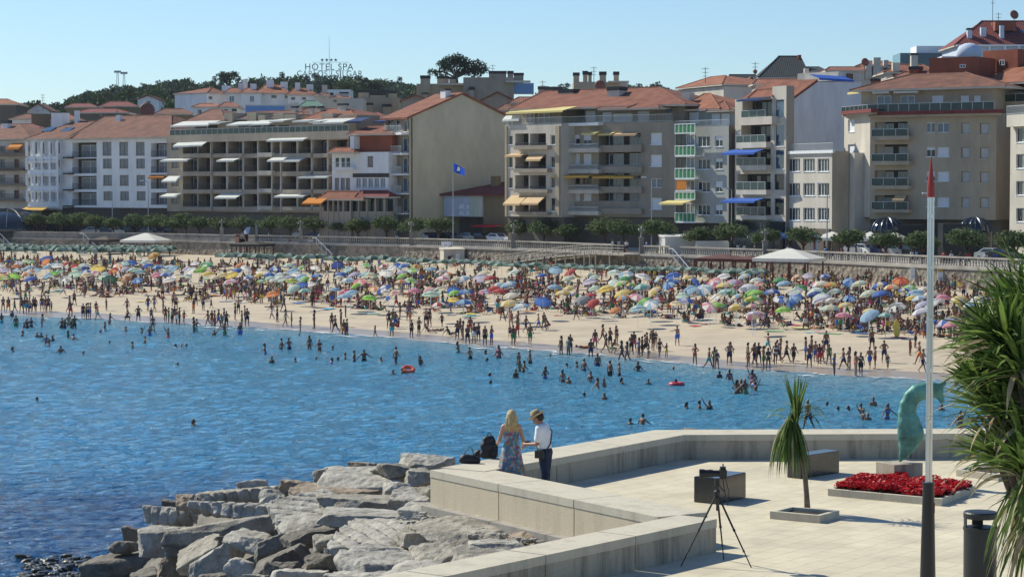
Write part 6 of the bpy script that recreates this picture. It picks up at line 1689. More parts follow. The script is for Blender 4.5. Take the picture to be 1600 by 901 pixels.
# ---- parasols
PC = {'blue': (0.084, 0.177, 0.493), 'light blue': (0.335, 0.493, 0.637), 'dark blue': (0.055, 0.083, 0.27), 'red': (0.493, 0.091, 0.091), 'orange': (0.631, 0.272, 0.129), 'yellow': (0.707, 0.563, 0.19), 'cream': (0.711, 0.625, 0.453), 'white': (0.756, 0.756, 0.756), 'lime': (0.323, 0.581, 0.15), 'green': (0.11, 0.34, 0.153),
      'mint': (0.504, 0.648, 0.576), 'mauve': (0.529, 0.508, 0.637), 'pink': (0.644, 0.286, 0.379), 'teal': (0.157, 0.387, 0.387), 'dark green': (0.06, 0.132, 0.103), 'pale green': (0.311, 0.397, 0.361), 'grey': (0.3, 0.314, 0.328)}
PMAT = {k: cloth(k + ' parasol cloth', v, .40) for k, v in PC.items()}
def umb(n=8, r=1.0, h=.42, val=.13):
    mb = MB()
    for i in range(n):
        a0, a1 = 2 * math.pi * i / n, 2 * math.pi * (i + 1) / n
        prev = None
        for j, (rr_, zz_) in enumerate([(0.02, h), (.4, h * .88), (.75, h * .5), (1.0, 0), (1.0, -val)]):
            sag = 0.96 if rr_ < 1 else 1
            a = (r * rr_ * math.cos(a0), r * rr_ * math.sin(a0), zz_); c = (r * rr_ * math.cos(a1), r * rr_ * math.sin(a1), zz_)
            if prev: mb.poly([prev[0], a, c, prev[1]], (i % 2) if True else 0)
            prev = (a, c)
    return mb
cu = umb().mesh('canopy', [PMAT['blue'], PMAT['blue']]); cug = umb(8, 1.25, .38, .1).mesh('canopy', [PMAT['dark green'], PMAT['pale green']])
mb = MB(); mb.tube((0, 0, -1.95), (0, 0, .45), .022, n=6); polem = mb.mesh('pole', [FRW])
ux = []
def add_umb(px, py, c, c2=None, green=False, tilt=None, sc=1.0):
    """py: row of the canopy's middle"""
    p, t_ = beach_at(px, py + (2.0 * FOC / 260))
    for _ in range(4):
        q = to_px(p + Vector((0, 0, 2.1))); p, t_ = beach_at(px, py + (to_px(p)[1] - q[1]))
    ux.append((p, t_, px, c, c2, green, tilt, sc))
U1 = [(190, 370, 'blue'), (290, 245, 'blue'), (285, 262, 'orange'), (195, 265, 'lime', 'mint'), (410, 280, 'red'), (470, 285, 'red'), (525, 298, 'dark blue'), (620, 305, 'yellow'), (705, 320, 'red', 'orange'), (330, 330, 'lime'), (370, 318, 'green', 'mint'), (100, 290, 'orange'), (95, 345, 'lime'), (290, 298, 'light blue'), (175, 330, 'white', 'orange'), (545, 345, 'cream'), (690, 358, 'dark green'),
      (860, 372, 'light blue', 'blue'), (880, 320, 'teal', 'light blue'), (820, 262, 'blue'), (925, 285, 'blue'), (990, 300, 'blue', 'light blue'), (960, 225, 'orange', 'yellow'), (905, 265, 'mint', 'white'), (1270, 298, 'lime'), (1300, 340, 'yellow'), (1390, 340, 'cream', 'yellow'), (1450, 345, 'yellow'), (1500, 285, 'orange'), (1475, 320, 'blue'), (1555, 350, 'blue', 'white'), (1190, 318, 'white'), (1170, 345, 'white', 'mint'),
      (1060, 365, 'white'), (1110, 350, 'cream', 'white'), (1040, 340, 'blue', 'mauve'), (1445, 375, 'pink', 'white'), (410, 370, 'white', 'grey'), (790, 350, 'cream', 'orange'), (830, 310, 'mint'), (20, 345, 'orange', 'yellow'), (35, 360, 'lime', 'cream'), (110, 315, 'white', 'light blue'), (30, 310, 'mauve'), (470, 330, 'mint'), (600, 290, 'yellow'), (740, 290, 'orange', 'white'), (340, 275, 'light blue'), (590, 330, 'white', 'pink'), (1220, 265, 'white'), (1290, 275, 'green', 'mint'), (1540, 300, 'white')]
U2 = [(15, 295, 'yellow'), (75, 290, 'blue'), (75, 318, 'mint'), (90, 395, 'orange'), (195, 322, 'yellow', 'lime'), (262, 318, 'lime'), (250, 348, 'blue'), (265, 375, 'mint', 'teal'), (225, 290, 'white'), (330, 295, 'light blue', 'blue'), (460, 290, 'blue'), (440, 240, 'dark blue'), (500, 260, 'mint', 'light blue'), (500, 325, 'light blue', 'white'), (540, 350, 'lime'), (595, 248, 'mint', 'lime'), (480, 378, 'red', 'pink'), (430, 370, 'light blue'), (480, 405, 'light blue'),
      (615, 410, 'lime'), (640, 365, 'orange', 'cream'), (690, 370, 'blue', 'white'), (750, 393, 'pink', 'cream'), (760, 245, 'blue'), (800, 248, 'blue', 'light blue'), (870, 245, 'orange', 'yellow'), (690, 245, 'red', 'white'), (790, 300, 'lime'), (785, 330, 'orange', 'cream'), (840, 325, 'lime', 'mint'), (860, 380, 'pink'), (790, 275, 'mauve'), (945, 400, 'mint'), (985, 375, 'cream', 'mint'), (1070, 370, 'blue'), (1070, 395, 'lime'), (1070, 423, 'yellow'), (1130, 383, 'blue', 'light blue'),
      (1125, 443, 'blue', 'light blue'), (985, 450, 'red', 'white'), (1215, 305, 'mauve'), (1270, 308, 'red'), (1290, 370, 'red'), (1365, 350, 'light blue'), (1365, 445, 'cream', 'yellow'), (1380, 400, 'white', 'cream'), (1240, 385, 'mauve', 'pink'), (180, 250, 'mint'), (320, 258, 'white'), (130, 290, 'mint', 'white'), (1030, 290, 'orange', 'white'), (1010, 310, 'pink', 'white'), (620, 300, 'cream', 'mint'), (950, 265, 'light blue')]
U3 = [(200, 255, 'blue'), (265, 235, 'light blue'), (330, 248, 'red'), (428, 258, 'cream', 'pale green'), (595, 250, 'white', 'light blue'), (590, 268, 'green'), (425, 285, 'mauve'), (45, 303, 'white', 'light blue'), (260, 308, 'light blue'), (330, 318, 'yellow', 'cream'), (445, 315, 'mint'), (570, 297, 'cream', 'lime'), (620, 300, 'green', 'yellow'), (670, 315, 'teal', 'mint'), (815, 255, 'blue'), (750, 273, 'light blue', 'white'), (885, 268, 'yellow', 'cream'), (795, 298, 'blue', 'light blue'),
      (925, 290, 'blue'), (1010, 295, 'pink', 'white'), (1100, 290, 'mauve', 'pink'), (895, 318, 'light blue'), (430, 345, 'red'), (500, 320, 'yellow'), (580, 338, 'yellow'), (580, 357, 'light blue', 'orange'), (60, 348, 'cream', 'white'), (45, 388, 'cream', 'yellow'), (100, 402, 'white', 'light blue'), (205, 380, 'blue'), (385, 365, 'grey'), (680, 378, 'green', 'lime'), (740, 365, 'red', 'mauve'), (710, 393, 'white', 'light blue'), (650, 408, 'light blue', 'mint'), (545, 418, 'orange'),
      (830, 385, 'cream'), (870, 372, 'blue', 'mauve'), (1015, 358, 'cream', 'white'), (1095, 335, 'mint', 'green'), (1110, 405, 'yellow', 'cream'), (985, 400, 'pink', 'white'), (1180, 335, 'lime'), (1185, 360, 'lime', 'yellow'), (1190, 438, 'white', 'mauve'), (440, 376, 'red'), (960, 318, 'light blue', 'white'), (70, 240, 'mint', 'white'), (1150, 318, 'mauve', 'white'), (5, 325, 'red')]
U4 = [(225, 262, 'light blue'), (275, 237, 'orange', 'cream'), (325, 230, 'mauve'), (395, 230, 'mauve', 'blue'), (297, 270, 'green'), (360, 255, 'pink', 'white'), (375, 282, 'green', 'teal'), (420, 263, 'orange', 'yellow'), (500, 252, 'blue', 'light blue'), (437, 295, 'mint', 'grey'), (355, 305, 'dark blue'), (497, 315, 'light blue', 'blue'), (565, 305, 'mint', 'cream'), (625, 298, 'blue'), (675, 272, 'orange', 'cream'), (710, 247, 'red', 'orange'), (745, 278, 'mint', 'lime'), (265, 325, 'light blue', 'blue'), (105, 297, 'lime'), (175, 290, 'mauve', 'blue'),
      (120, 260, 'cream', 'pink'), (205, 240, 'green'), (30, 252, 'pink', 'mauve'), (80, 280, 'white'), (100, 317, 'mint', 'lime'), (30, 358, 'yellow', 'cream'), (105, 385, 'cream', 'pink'), (222, 360, 'lime'), (415, 357, 'mint', 'cream'), (480, 350, 'yellow', 'cream'), (470, 383, 'pink'), (580, 364, 'cream', 'yellow'), (645, 392, 'teal', 'mint'), (690, 348, 'white', 'grey'), (792, 378, 'mauve', 'white'), (795, 350, 'mauve'), (895, 410, 'blue', 'mauve'), (862, 330, 'white', 'cream'), (950, 325, 'cream', 'yellow'), (1000, 342, 'white', 'light blue'), (1060, 360, 'orange', 'white'), (1120, 390, 'blue')]
for zf, L_ in ((Z1, U1), (Z2, U2), (Z3, U3), (Z4, U4)):
    for e in L_:
        px, py = zf(e[0], e[1]); add_umb(px, py, e[2], e[3] if len(e) > 3 else e[2])
rg = random.Random(8)
for i in range(24): add_umb(-4 + i * 11.8, 383.5 + .22 * i * .5 + rg.uniform(-.7, .7), 'dark green', 'pale green', True)
for i in range(22): add_umb(-2 + i * 12.4, 387.5 + .2 * i * .3 + rg.uniform(-.7, .7), 'dark green', 'pale green', True)
for i in range(6): add_umb(348 + i * 11.5, 397.5 + rg.uniform(-.6, .6), 'dark green', 'pale green', True)
for i in range(24): add_umb(404 + i * 16.2, 398.5 + i * .42 + rg.uniform(-1.5, 1.5), 'dark green', 'pale green', True)
for i in range(24): add_umb(784 + i * 17.6, 412.0 + i * .45 + rg.uniform(-1.5, 1.5), 'dark green', 'pale green', True)
for i in range(3): add_umb(1145 + i * 17, 420.5, 'dark green', 'pale green', True)
while len(ux) < 400:
    px = rg.uniform(-60, 1560); f, k = interp(px, FRONT) - 26, interp(px, BACK) - 2
    py = lerp(f, k, rg.random() ** .55)
    if any(abs(px - to[2]) < 8 and abs(to_px(to[0] + Vector((0, 0, 2.1)))[1] - py) < 3.0 for to in ux): continue
    c = rg.choice(['white', 'mint', 'light blue', 'cream', 'mauve', 'blue', 'yellow', 'pink', 'lime', 'light blue', 'white']); add_umb(px, py, c, rg.choice([c, c, 'white', 'mint', 'cream']))
ux.sort(key=lambda u: u[0].y)
items = []; um = MB(); mats_ = [PMAT[k] for k in PC] + [FRW]; kidx = {k: i for i, k in enumerate(PC)}
base_u = umb()
for i, (p, t_, px, c, c2, green, tilt, sc) in enumerate(ux):
    ta = rg.uniform(0, .10) if green else (abs(rg.gauss(0, .32)) + .06); az = rg.gauss(0.9, .8); hgt = rg.uniform(1.95, 2.15) if green else rg.uniform(1.75, 2.0)
    s_ = rg.uniform(.85, .95) if green else rg.uniform(.58, .92)
    Rm = Matrix.Rotation(az, 4, 'Z') @ Matrix.Rotation(-ta, 4, 'X') @ Matrix.Rotation(rg.uniform(0, 3), 4, 'Z')
    if i < 300:
        t = thing('parasol', '', 'parasol', p, 0, 'green hired parasols along the sea wall' if green else 'beach parasols')
        o = link('canopy', cug if green else cu, t); o.matrix_local = Matrix.Translation((0, 0, hgt - .15)) @ Rm @ Matrix.Scale(s_, 4)
        if not green: setmat(o, PMAT[c], 0); setmat(o, PMAT[c2 or c], 1)
        q = link('pole', polem, t); q.location = (0, 0, 1.85)
        look = 'dark green parasol with pale panels' if green else ((c if (c2 or c) == c else c + ' and ' + c2) + ' parasol')
        wh = ('' if green else ('at the front ' if t_ < .5 else 'mid beach ' if t_ < .75 else 'at the back ')) + ('before the wall ' if green else '') + short_lm(px)
        items.append((t, look, wh, px))
    else:
        M = Matrix.Translation(p + Vector((0, 0, hgt - .15))) @ Rm @ Matrix.Scale(s_ * (1.25 if green else 1), 4); k0 = len(um.v)
        for f_, m_ in zip(base_u.f, base_u.m):
            um.poly([M @ Vector(base_u.v[j]) for j in f_], kidx[c] if m_ == 0 else kidx[c2 or c])
        um.tube(p, p + Vector((0, 0, hgt + .2)), .022, n=4, mi=len(PC))
um.build('distant_parasols', mats_, kind='stuff', label='parasols at the back of the beach, too many to tell apart')
unique_labels(items)
# ---- towels, sunbeds, bags on the sand
TW = {'white': (.7, .7, .68), 'red': (.5, .04, .05), 'blue': (.05, .2, .55), 'orange': (.7, .25, .06), 'green': (.08, .4, .15), 'yellow': (.75, .6, .15), 'pink': (.7, .3, .4), 'turquoise': (.1, .5, .52), 'navy': (.02, .03, .12), 'striped grey': (.3, .3, .32)}
twm = {k: plain(k + ' towel', v, .95) for k, v in TW.items()}
mb = MB(); nx = 8; 
for i in range(nx + 1):
    for j in range(4): mb.v.append((-.9 + 1.8 * i / nx, -.42 + .84 * j / 3, .03 + .035 * mnoise.noise(Vector((i * .7, j * .9, 0))) + .02))
for i in range(nx):
    for j in range(3): a = i * 4 + j; mb.f.append((a, a + 4, a + 5, a + 1)); mb.m.append(0)
tme = mb.mesh('towel', [twm['white']], True); items = []
for i in range(130):
    px = rg.uniform(-40, 1560); f, k = interp(px, FRONT) + 4, interp(px, BACK); py = lerp(f, k, rg.random() ** 1.3 * .8); p, t_ = beach_at(px, py)
    o = link('beach_towel', tme); o.location = p; o.rotation_euler = (0, 0, rg.uniform(0, 3.1)); o.scale = (rg.uniform(.9, 1.15),) * 3; c = rg.choice(list(TW)); setmat(o, twm[c]); tag(o, None, 'towel', 'towels spread on the sand')
    items.append((o, c + ' towel', ('at the front ' if t_ < .5 else 'further back ') + short_lm(px), px))
unique_labels(items)
mb = MB(); mb.box(-.3, .3, -.9, .35, .26, .32); mb.hexa([(-.3, .35, .26), (.3, .35, .26), (.3, .9, .62), (-.3, .9, .62), (-.3, .33, .32), (.3, .33, .32), (.3, .88, .68), (-.3, .88, .68)]); bedm = mb.mesh('bed', [PMAT['pale green']])
mb = MB(); mb.tube((0, 0, 0), (0, 0, .27), .025, n=5); legm = mb.mesh('leg', [FRW]); items = []
for i in range(64):
    px = rg.choice([rg.uniform(0, 270), rg.uniform(400, 800), rg.uniform(800, 1150)]); y_ = interp(px, [(0, 396), (270, 400), (400, 408), (800, 418), (1150, 430)]) + rg.uniform(-2, 3)
    p, t_ = beach_at(px, y_); t = thing('sunbed', '', 'sunbed', p, rg.gauss(.7, .3), 'hired sunbeds under the green parasols'); link('bed', bedm, t)
    for x in (-.25, .25):
        for y in (-.8, .4): link('leg', legm, t, (x, y, 0))
    items.append((t, 'pale green sunbed', 'under green parasols ' + short_lm(px), px))
unique_labels(items)
# inflatables, board
floatm = pmat('orange inflatable', (0.65, 0.09, 0.04), .35, var=.05); floatr = pmat('red inflatable', (0.5, 0.03, 0.05), .35, var=.05)
def ringfloat(px, py, m, lab, r=.42, tilt=60):
    p = on_z(px, py, 0); mb = MB(); n = 20; mb.path([(r * math.cos(a), r * math.sin(a), 0) for a in [k * 2 * math.pi / n for k in range(n + 1)]], .15, 8); o = mb.build('swim_ring', m, smooth=True); o.location = (p.x, p.y, .22 if tilt else .05); o.rotation_euler = (R(tilt), 0, .3); tag(o, lab, 'swim ring')
ringfloat(638, 582, floatm, 'orange swim ring tilted beside a bather in the water', .36, 28); ringfloat(1057, 601, floatr, 'red swim ring round a bather in the water', .4, 0)
p, _ = beach_at(1402, 527); mb = MB(); pr = [(0, 0), (.2, .1), (.28, .5), (.26, 1.0), (.15, 1.35), (0, 1.5)]; L_ = [(x, 0, z) for x, z in pr] + [(-x, 0, z) for x, z in pr[-2:0:-1]]
mb.poly(L_[::-1]); mb.poly([(x, .05, z) for x, y, z in L_])
for a, c in zip(L_, L_[1:] + L_[:1]): mb.poly([a, c, (c[0], .05, c[2]), (a[0], .05, a[2])])
o = mb.build('bodyboard', plain('yellow board', (.7, .55, .08), .4)); o.location = p; o.rotation_euler = (-.1, 0, .3); tag(o, 'yellow and white bodyboard standing upright on the sand', 'bodyboard')
# strollers on the promenade
items = []
CL = {'white': plain('white shirt', (.72, .73, .75)), 'blue': plain('blue shirt', (.05, .12, .4)), 'black': plain('black shirt', (.015, .015, .018)), 'red': plain('red shirt', (.45, .04, .04))}
for i, (px, c) in enumerate([(957, 'white'), (967, 'white'), (979, 'white'), (1010, 'blue'), (1095, 'black'), (1153, 'white'), (1163, 'white'), (1180, 'black'), (1232, 'white'), (1300, 'black'), (1316, 'red'), (1425, 'white'), (1432, 'blue'), (1442, 'black'), (1475, 'red'), (1487, 'white'), (1500, 'black'), (1513, 'red'), (1540, 'white'), (1555, 'blue'), (1290, 'blue'), (1385, 'red'), (290, 'black'), (620, 'white'), (912, 'black')]):
    p = wall_at(px, rg.uniform(1.2, 4)); po = rg.choice(['strolling', 'walking', 'standing']); fem = rg.random() < .4; o = add_person(p, po, '', px, sc=1.0, fem=fem, sw='navy', group='people strolling on the promenade')
    J = skel(**POSE[po]); V0, _ = caps_mesh(bodyprims(J, fem), h=.04)
    key = ('shirt', po)
    if key not in PM:
        V, Q = caps_mesh([('e', J['waist'], (.16, .12, .17), .04), ('e', J['chest'], (.185, .13, .18), .04), ('c', J['sh0'], J['sh0'] * .4 + J['el0'] * .6, .07, .06, .03), ('c', J['sh1'], J['sh1'] * .4 + J['el1'] * .6, .07, .06, .03)], h=.028)
        bm_ = MB(); bm_.arrays(V - np.array([0, 0, V0[:, 2].min() + .01]), Q.tolist()); PM[key] = bm_.mesh('shirt', [CL['white']], True)
    s_ = link('shirt', PM[key], o); setmat(s_, CL[c]); people_items.pop()
    items.append((o, ('woman' if fem else 'man') + ' in ' + c + ' shirt ' + po, 'on the promenade ' + short_lm(px).replace('below', 'before'), px))
unique_labels(items)
# ================================================================== FOREGROUND: PLAZA, ROCKS, THINGS ON IT
PZ = 7.0; WH = 0.55
plaza_m = bpy.data.materials.new('pale stone paving'); plaza_m.use_nodes = True
nt = plaza_m.node_tree; N = nt.nodes; L = nt.links; b_ = N['Principled BSDF']; b_.inputs['Roughness'].default_value = .85
g = N.new('ShaderNodeNewGeometry'); mp = N.new('ShaderNodeMapping'); mp.inputs['Rotation'].default_value = (0, 0, R(-54)); L.new(g.outputs['Position'], mp.inputs[0])
br = N.new('ShaderNodeTexBrick'); br.inputs['Scale'].default_value = 1.0; br.inputs['Brick Width'].default_value = .6; br.inputs['Row Height'].default_value = .4; br.inputs['Mortar Size'].default_value = .008; br.inputs['Bias'].default_value = 0
br.inputs['Color1'].default_value = (.64, .575, .43, 1); br.inputs['Color2'].default_value = (.59, .53, .40, 1); br.inputs['Mortar'].default_value = (.50, .445, .34, 1); L.new(mp.outputs[0], br.inputs['Vector'])
n1 = N.new('ShaderNodeTexNoise'); n1.inputs['Scale'].default_value = .7; n1.inputs['Detail'].default_value = 8; n1.inputs['Roughness'].default_value = .7; L.new(g.outputs['Position'], n1.inputs['Vector'])
rmp = N.new('ShaderNodeValToRGB'); rmp.color_ramp.elements[0].color = (.80, .79, .78, 1); rmp.color_ramp.elements[0].position = .35; rmp.color_ramp.elements[1].color = (1.06, 1.05, 1.03, 1); rmp.color_ramp.elements[1].position = .65; L.new(n1.outputs[0], rmp.inputs[0])
mx = N.new('ShaderNodeMix'); mx.data_type = 'RGBA'; mx.blend_type = 'MULTIPLY'; mx.inputs[0].default_value = 1; L.new(br.outputs[0], mx.inputs[6]); L.new(rmp.outputs[0], mx.inputs[7]); L.new(mx.outputs[2], b_.inputs['Base Color'])
bp = N.new('ShaderNodeBump'); bp.inputs['Distance'].default_value = .01; L.new(br.outputs['Fac'], bp.inputs['Height']); bp.invert = True; L.new(bp.outputs[0], b_.inputs['Normal'])
def stainmat(name, rgb, dark, amount=.55):
    """concrete with vertical run-off stains"""
    m = bpy.data.materials.new(name); m.use_nodes = True; nt = m.node_tree; N = nt.nodes; L = nt.links; b = N['Principled BSDF']; b.inputs['Roughness'].default_value = .9
    g = N.new('ShaderNodeNewGeometry'); mp = N.new('ShaderNodeMapping'); mp.inputs['Scale'].default_value = (1, 1, .12); L.new(g.outputs['Position'], mp.inputs[0])
    n = N.new('ShaderNodeTexNoise'); n.inputs['Scale'].default_value = 2.6; n.inputs['Detail'].default_value = 7; n.inputs['Roughness'].default_value = .7; L.new(mp.outputs[0], n.inputs['Vector'])
    r = N.new('ShaderNodeValToRGB'); r.color_ramp.elements[0].position = .48; r.color_ramp.elements[0].color = (*rgb, 1); r.color_ramp.elements[1].position = .74; r.color_ramp.elements[1].color = (*dark, 1); L.new(n.outputs[0], r.inputs[0])
    n2 = N.new('ShaderNodeTexNoise'); n2.inputs['Scale'].default_value = 30; n2.inputs['Detail'].default_value = 5; L.new(g.outputs['Position'], n2.inputs['Vector'])
    mx = N.new('ShaderNodeMix'); mx.data_type = 'RGBA'; mx.blend_type = 'MULTIPLY'; mx.inputs[0].default_value = .35; L.new(r.outputs[0], mx.inputs[6]); L.new(n2.outputs[0], mx.inputs[7]); L.new(mx.outputs[2], b.inputs['Base Color'])
    bp = N.new('ShaderNodeBump'); bp.inputs['Strength'].default_value = .4; bp.inputs['Distance'].default_value = .01; L.new(n2.outputs[0], bp.inputs['Height']); L.new(bp.outputs[0], b.inputs['Normal'])
    return m
WALLM = stainmat('stained granite slabs', (.48, .43, .335), (.12, .10, .08)); COPM = stainmat('granite coping', (.64, .585, .465), (.47, .42, .33)); OUTM = stainmat('warm plastered outer wall', (.68, .58, .42), (.54, .46, .34))  # slab tone also darkened for the shade on inner faces, besides stains
FOOTM = stainmat('wall footing', (.40, .37, .33), (.2, .18, .16))
def P7(px, py, z=PZ + WH): q = on_z(px, py, z); return Vector((q.x, q.y, 0))
C0 = P7(520, 937); C1 = P7(1120, 810)          # near wall, inner top edge
B_o0 = P7(671.7, 733.6); B_o1 = P7(1010.7, 803.7)   # middle wall, outer top edge
A_i0 = P7(818.7, 722, PZ + .58); A_i1 = P7(1068.5, 677.5, PZ + .58); A_i2 = P7(1600, 675, PZ + .58); A_i3 = P7(2300, 675, PZ + .58)
def perp(a, b): d = (b - a).normalized(); return Vector((-d.y, d.x, 0))
nC = perp(C0, C1); nB = perp(B_o0, B_o1)        # nC points to the rocks' side (left), nB to the plaza side
def para(name, pts_in, width, zt, lab, outer=WALLM, face=WALLM, z0=PZ - .4, seg=2.0, cap=.14, over=.03, closed_ends=True, foot=False):
    """low wall: inner line pts_in, body set to its left side by width; coping of slabs on top"""
    root = thing('parapet_wall', lab, 'wall', (pts_in[0].x, pts_in[0].y, PZ)); O = root.location
    offs = []
    for i, p in enumerate(pts_in):
        ns = []
        if i > 0: ns.append(perp(pts_in[i - 1], p))
        if i < len(pts_in) - 1: ns.append(perp(p, pts_in[i + 1]))
        n_ = sum(ns, Vector()).normalized(); k = 1 / max(.5, n_.dot(ns[0])); offs.append(n_ * k)
    bw = MB(); cp = MB(); ft = MB()
    for i in range(len(pts_in) - 1):
        a, c = pts_in[i], pts_in[i + 1]; na, nc = offs[i], offs[i + 1]
        n = max(1, int((c - a).length / seg))
        for k in range(n):
            t0, t1 = k / n, (k + 1) / n; e = .014 / max(.1, (c - a).length)
            q0, q1 = a.lerp(c, t0 + (e if k else 0)), a.lerp(c, t1 - (e if k < n - 1 else 0)); m0, m1 = na.lerp(nc, t0), na.lerp(nc, t1)
            def corner(q, m_, w): v = q + m_ * w - O; return (v.x, v.y)
            R0 = [corner(q0, m0, .012), corner(q1, m1, .012), corner(q1, m1, width - .012), corner(q0, m0, width - .012)]
            bw.hexa([(*v, z0 - PZ) for v in R0] + [(*v, zt - PZ - cap - .004) for v in R0])
            R1 = [corner(q0, m0, -over * .0), corner(q1, m1, 0), corner(q1, m1, width), corner(q0, m0, width)]
            cp.hexa([(*v, zt - PZ - cap) for v in R1] + [(*v, zt - PZ) for v in R1])
            if foot:
                R2 = [corner(q0, m0, -.2), corner(q1, m1, -.2), corner(q1, m1, .03), corner(q0, m0, .03)]
                ft.hexa([(*v, -1.2) for v in R2] + [(*v, -.13) for v in R2])
    bw.build('wall_body', face, root); cp.build('coping', COPM, root)
    if foot: ft.build('footing', FOOTM, root)
    return root
para('near', [C0, C1], .75, PZ + WH, 'near low granite wall with stained inner face, ending beside the tripod')
# middle wall: its outer line runs from the corner away towards the near wall, body on the plaza side
para('mid', [B_o0, B_o1 + (B_o1 - B_o0).normalized() * .3], 1.05, PZ + WH, 'middle low wall with warm plastered outer face above the rocks, where the couple stand', face=OUTM, foot=True, z0=PZ - 1.0)
K = B_o0.copy()
nA = perp(A_i0, A_i1)
A_s = K - nA * 1.06 + (A_i1 - A_i0).normalized() * 0.35
para('far', [A_s + nA * .0, A_i1, A_i2, A_i3], 1.05, PZ + .56, 'far low granite wall bordering the plaza towards the water', seg=2.2)
# plaza slab
fl = MB(); far = [A_s + nA * .5, A_i1 + nA * .5, Vector((A_i2.x, A_i2.y + .5, 0)), Vector((A_i3.x + 20, A_i3.y + .5, 0))]
E = B_o1 + nB * .4
poly = [C0 + nC * .4 + (C0 - C1) * 2.0, E, K + nB * .5] + far + [Vector((45, 5, 0)), Vector((-12, 5, 0))]
fl.poly([(p.x, p.y, PZ) for p in poly]); k_ = len(poly)
for a, c in zip(poly, poly[1:] + poly[:1]): fl.poly([(a.x, a.y, PZ), (c.x, c.y, PZ), (c.x, c.y, -1), (a.x, a.y, -1)])
pl = fl.build('plaza_paving', [plaza_m], kind='structure')
# ---- rocks: bank below and boulders on it
ROCKT = bpy.data.materials.new('grey granite boulder'); ROCKT.use_nodes = True
def rockmat(m, c1, c2, lines=0.0):
    nt = m.node_tree; N = nt.nodes; L = nt.links; b = N['Principled BSDF']; b.inputs['Roughness'].default_value = .88
    g = N.new('ShaderNodeNewGeometry'); n = N.new('ShaderNodeTexNoise'); n.inputs['Scale'].default_value = 1.6; n.inputs['Detail'].default_value = 9; n.inputs['Roughness'].default_value = .72; L.new(g.outputs['Position'], n.inputs['Vector'])
    r = N.new('ShaderNodeValToRGB'); r.color_ramp.elements[0].position = .33; r.color_ramp.elements[0].color = (*c2, 1); r.color_ramp.elements[1].position = .62; r.color_ramp.elements[1].color = (*c1, 1); L.new(n.outputs[0], r.inputs[0])
    n2 = N.new('ShaderNodeTexNoise'); n2.inputs['Scale'].default_value = 22; n2.inputs['Detail'].default_value = 6; L.new(g.outputs['Position'], n2.inputs['Vector'])
    mx = N.new('ShaderNodeMix'); mx.data_type = 'RGBA'; mx.blend_type = 'OVERLAY'; mx.inputs[0].default_value = .5; L.new(r.outputs[0], mx.inputs[6]); L.new(n2.outputs[0], mx.inputs[7]); L.new(mx.outputs[2], b.inputs['Base Color'])
    bp = N.new('ShaderNodeBump'); bp.inputs['Strength'].default_value = .7; bp.inputs['Distance'].default_value = .03; L.new(n2.outputs[0], bp.inputs['Height'])
    n3 = N.new('ShaderNodeTexNoise'); n3.inputs['Scale'].default_value = 5; n3.inputs['Detail'].default_value = 8; L.new(g.outputs['Position'], n3.inputs['Vector'])
    bp2 = N.new('ShaderNodeBump'); bp2.inputs['Strength'].default_value = .6; bp2.inputs['Distance'].default_value = .08; L.new(n3.outputs[0], bp2.inputs['Height']); L.new(bp.outputs[0], bp2.inputs['Normal']); L.new(bp2.outputs[0], b.inputs['Normal'])
rockmat(ROCKT, (.46, .435, .38), (.19, .175, .15)); ROCKT2 = bpy.data.materials.new('tan grey boulder'); ROCKT2.use_nodes = True; rockmat(ROCKT2, (.38, .345, .285), (.15, .135, .11))
ROCKB = bpy.data.materials.new('brown boulder'); ROCKB.use_nodes = True; rockmat(ROCKB, (.34, .265, .19), (.19, .145, .105))
ROCKD = bpy.data.materials.new('dark wet boulder'); ROCKD.use_nodes = True; rockmat(ROCKD, (.20, .18, .15), (.07, .062, .05))
ROCKW = pmat('wet weedy rock', (0.03, 0.028, 0.02), .35, var=.4, scale=2, bump=.8, bscale=9)
RZ = [(0, -.4), (130, .2), (200, 2.4), (300, 4.2), (420, 5.3), (560, 6.15), (640, 6.5), (700, 6.65), (860, 6.7), (1000, 6.7)]
def rz_at(px): return interp(px, RZ)
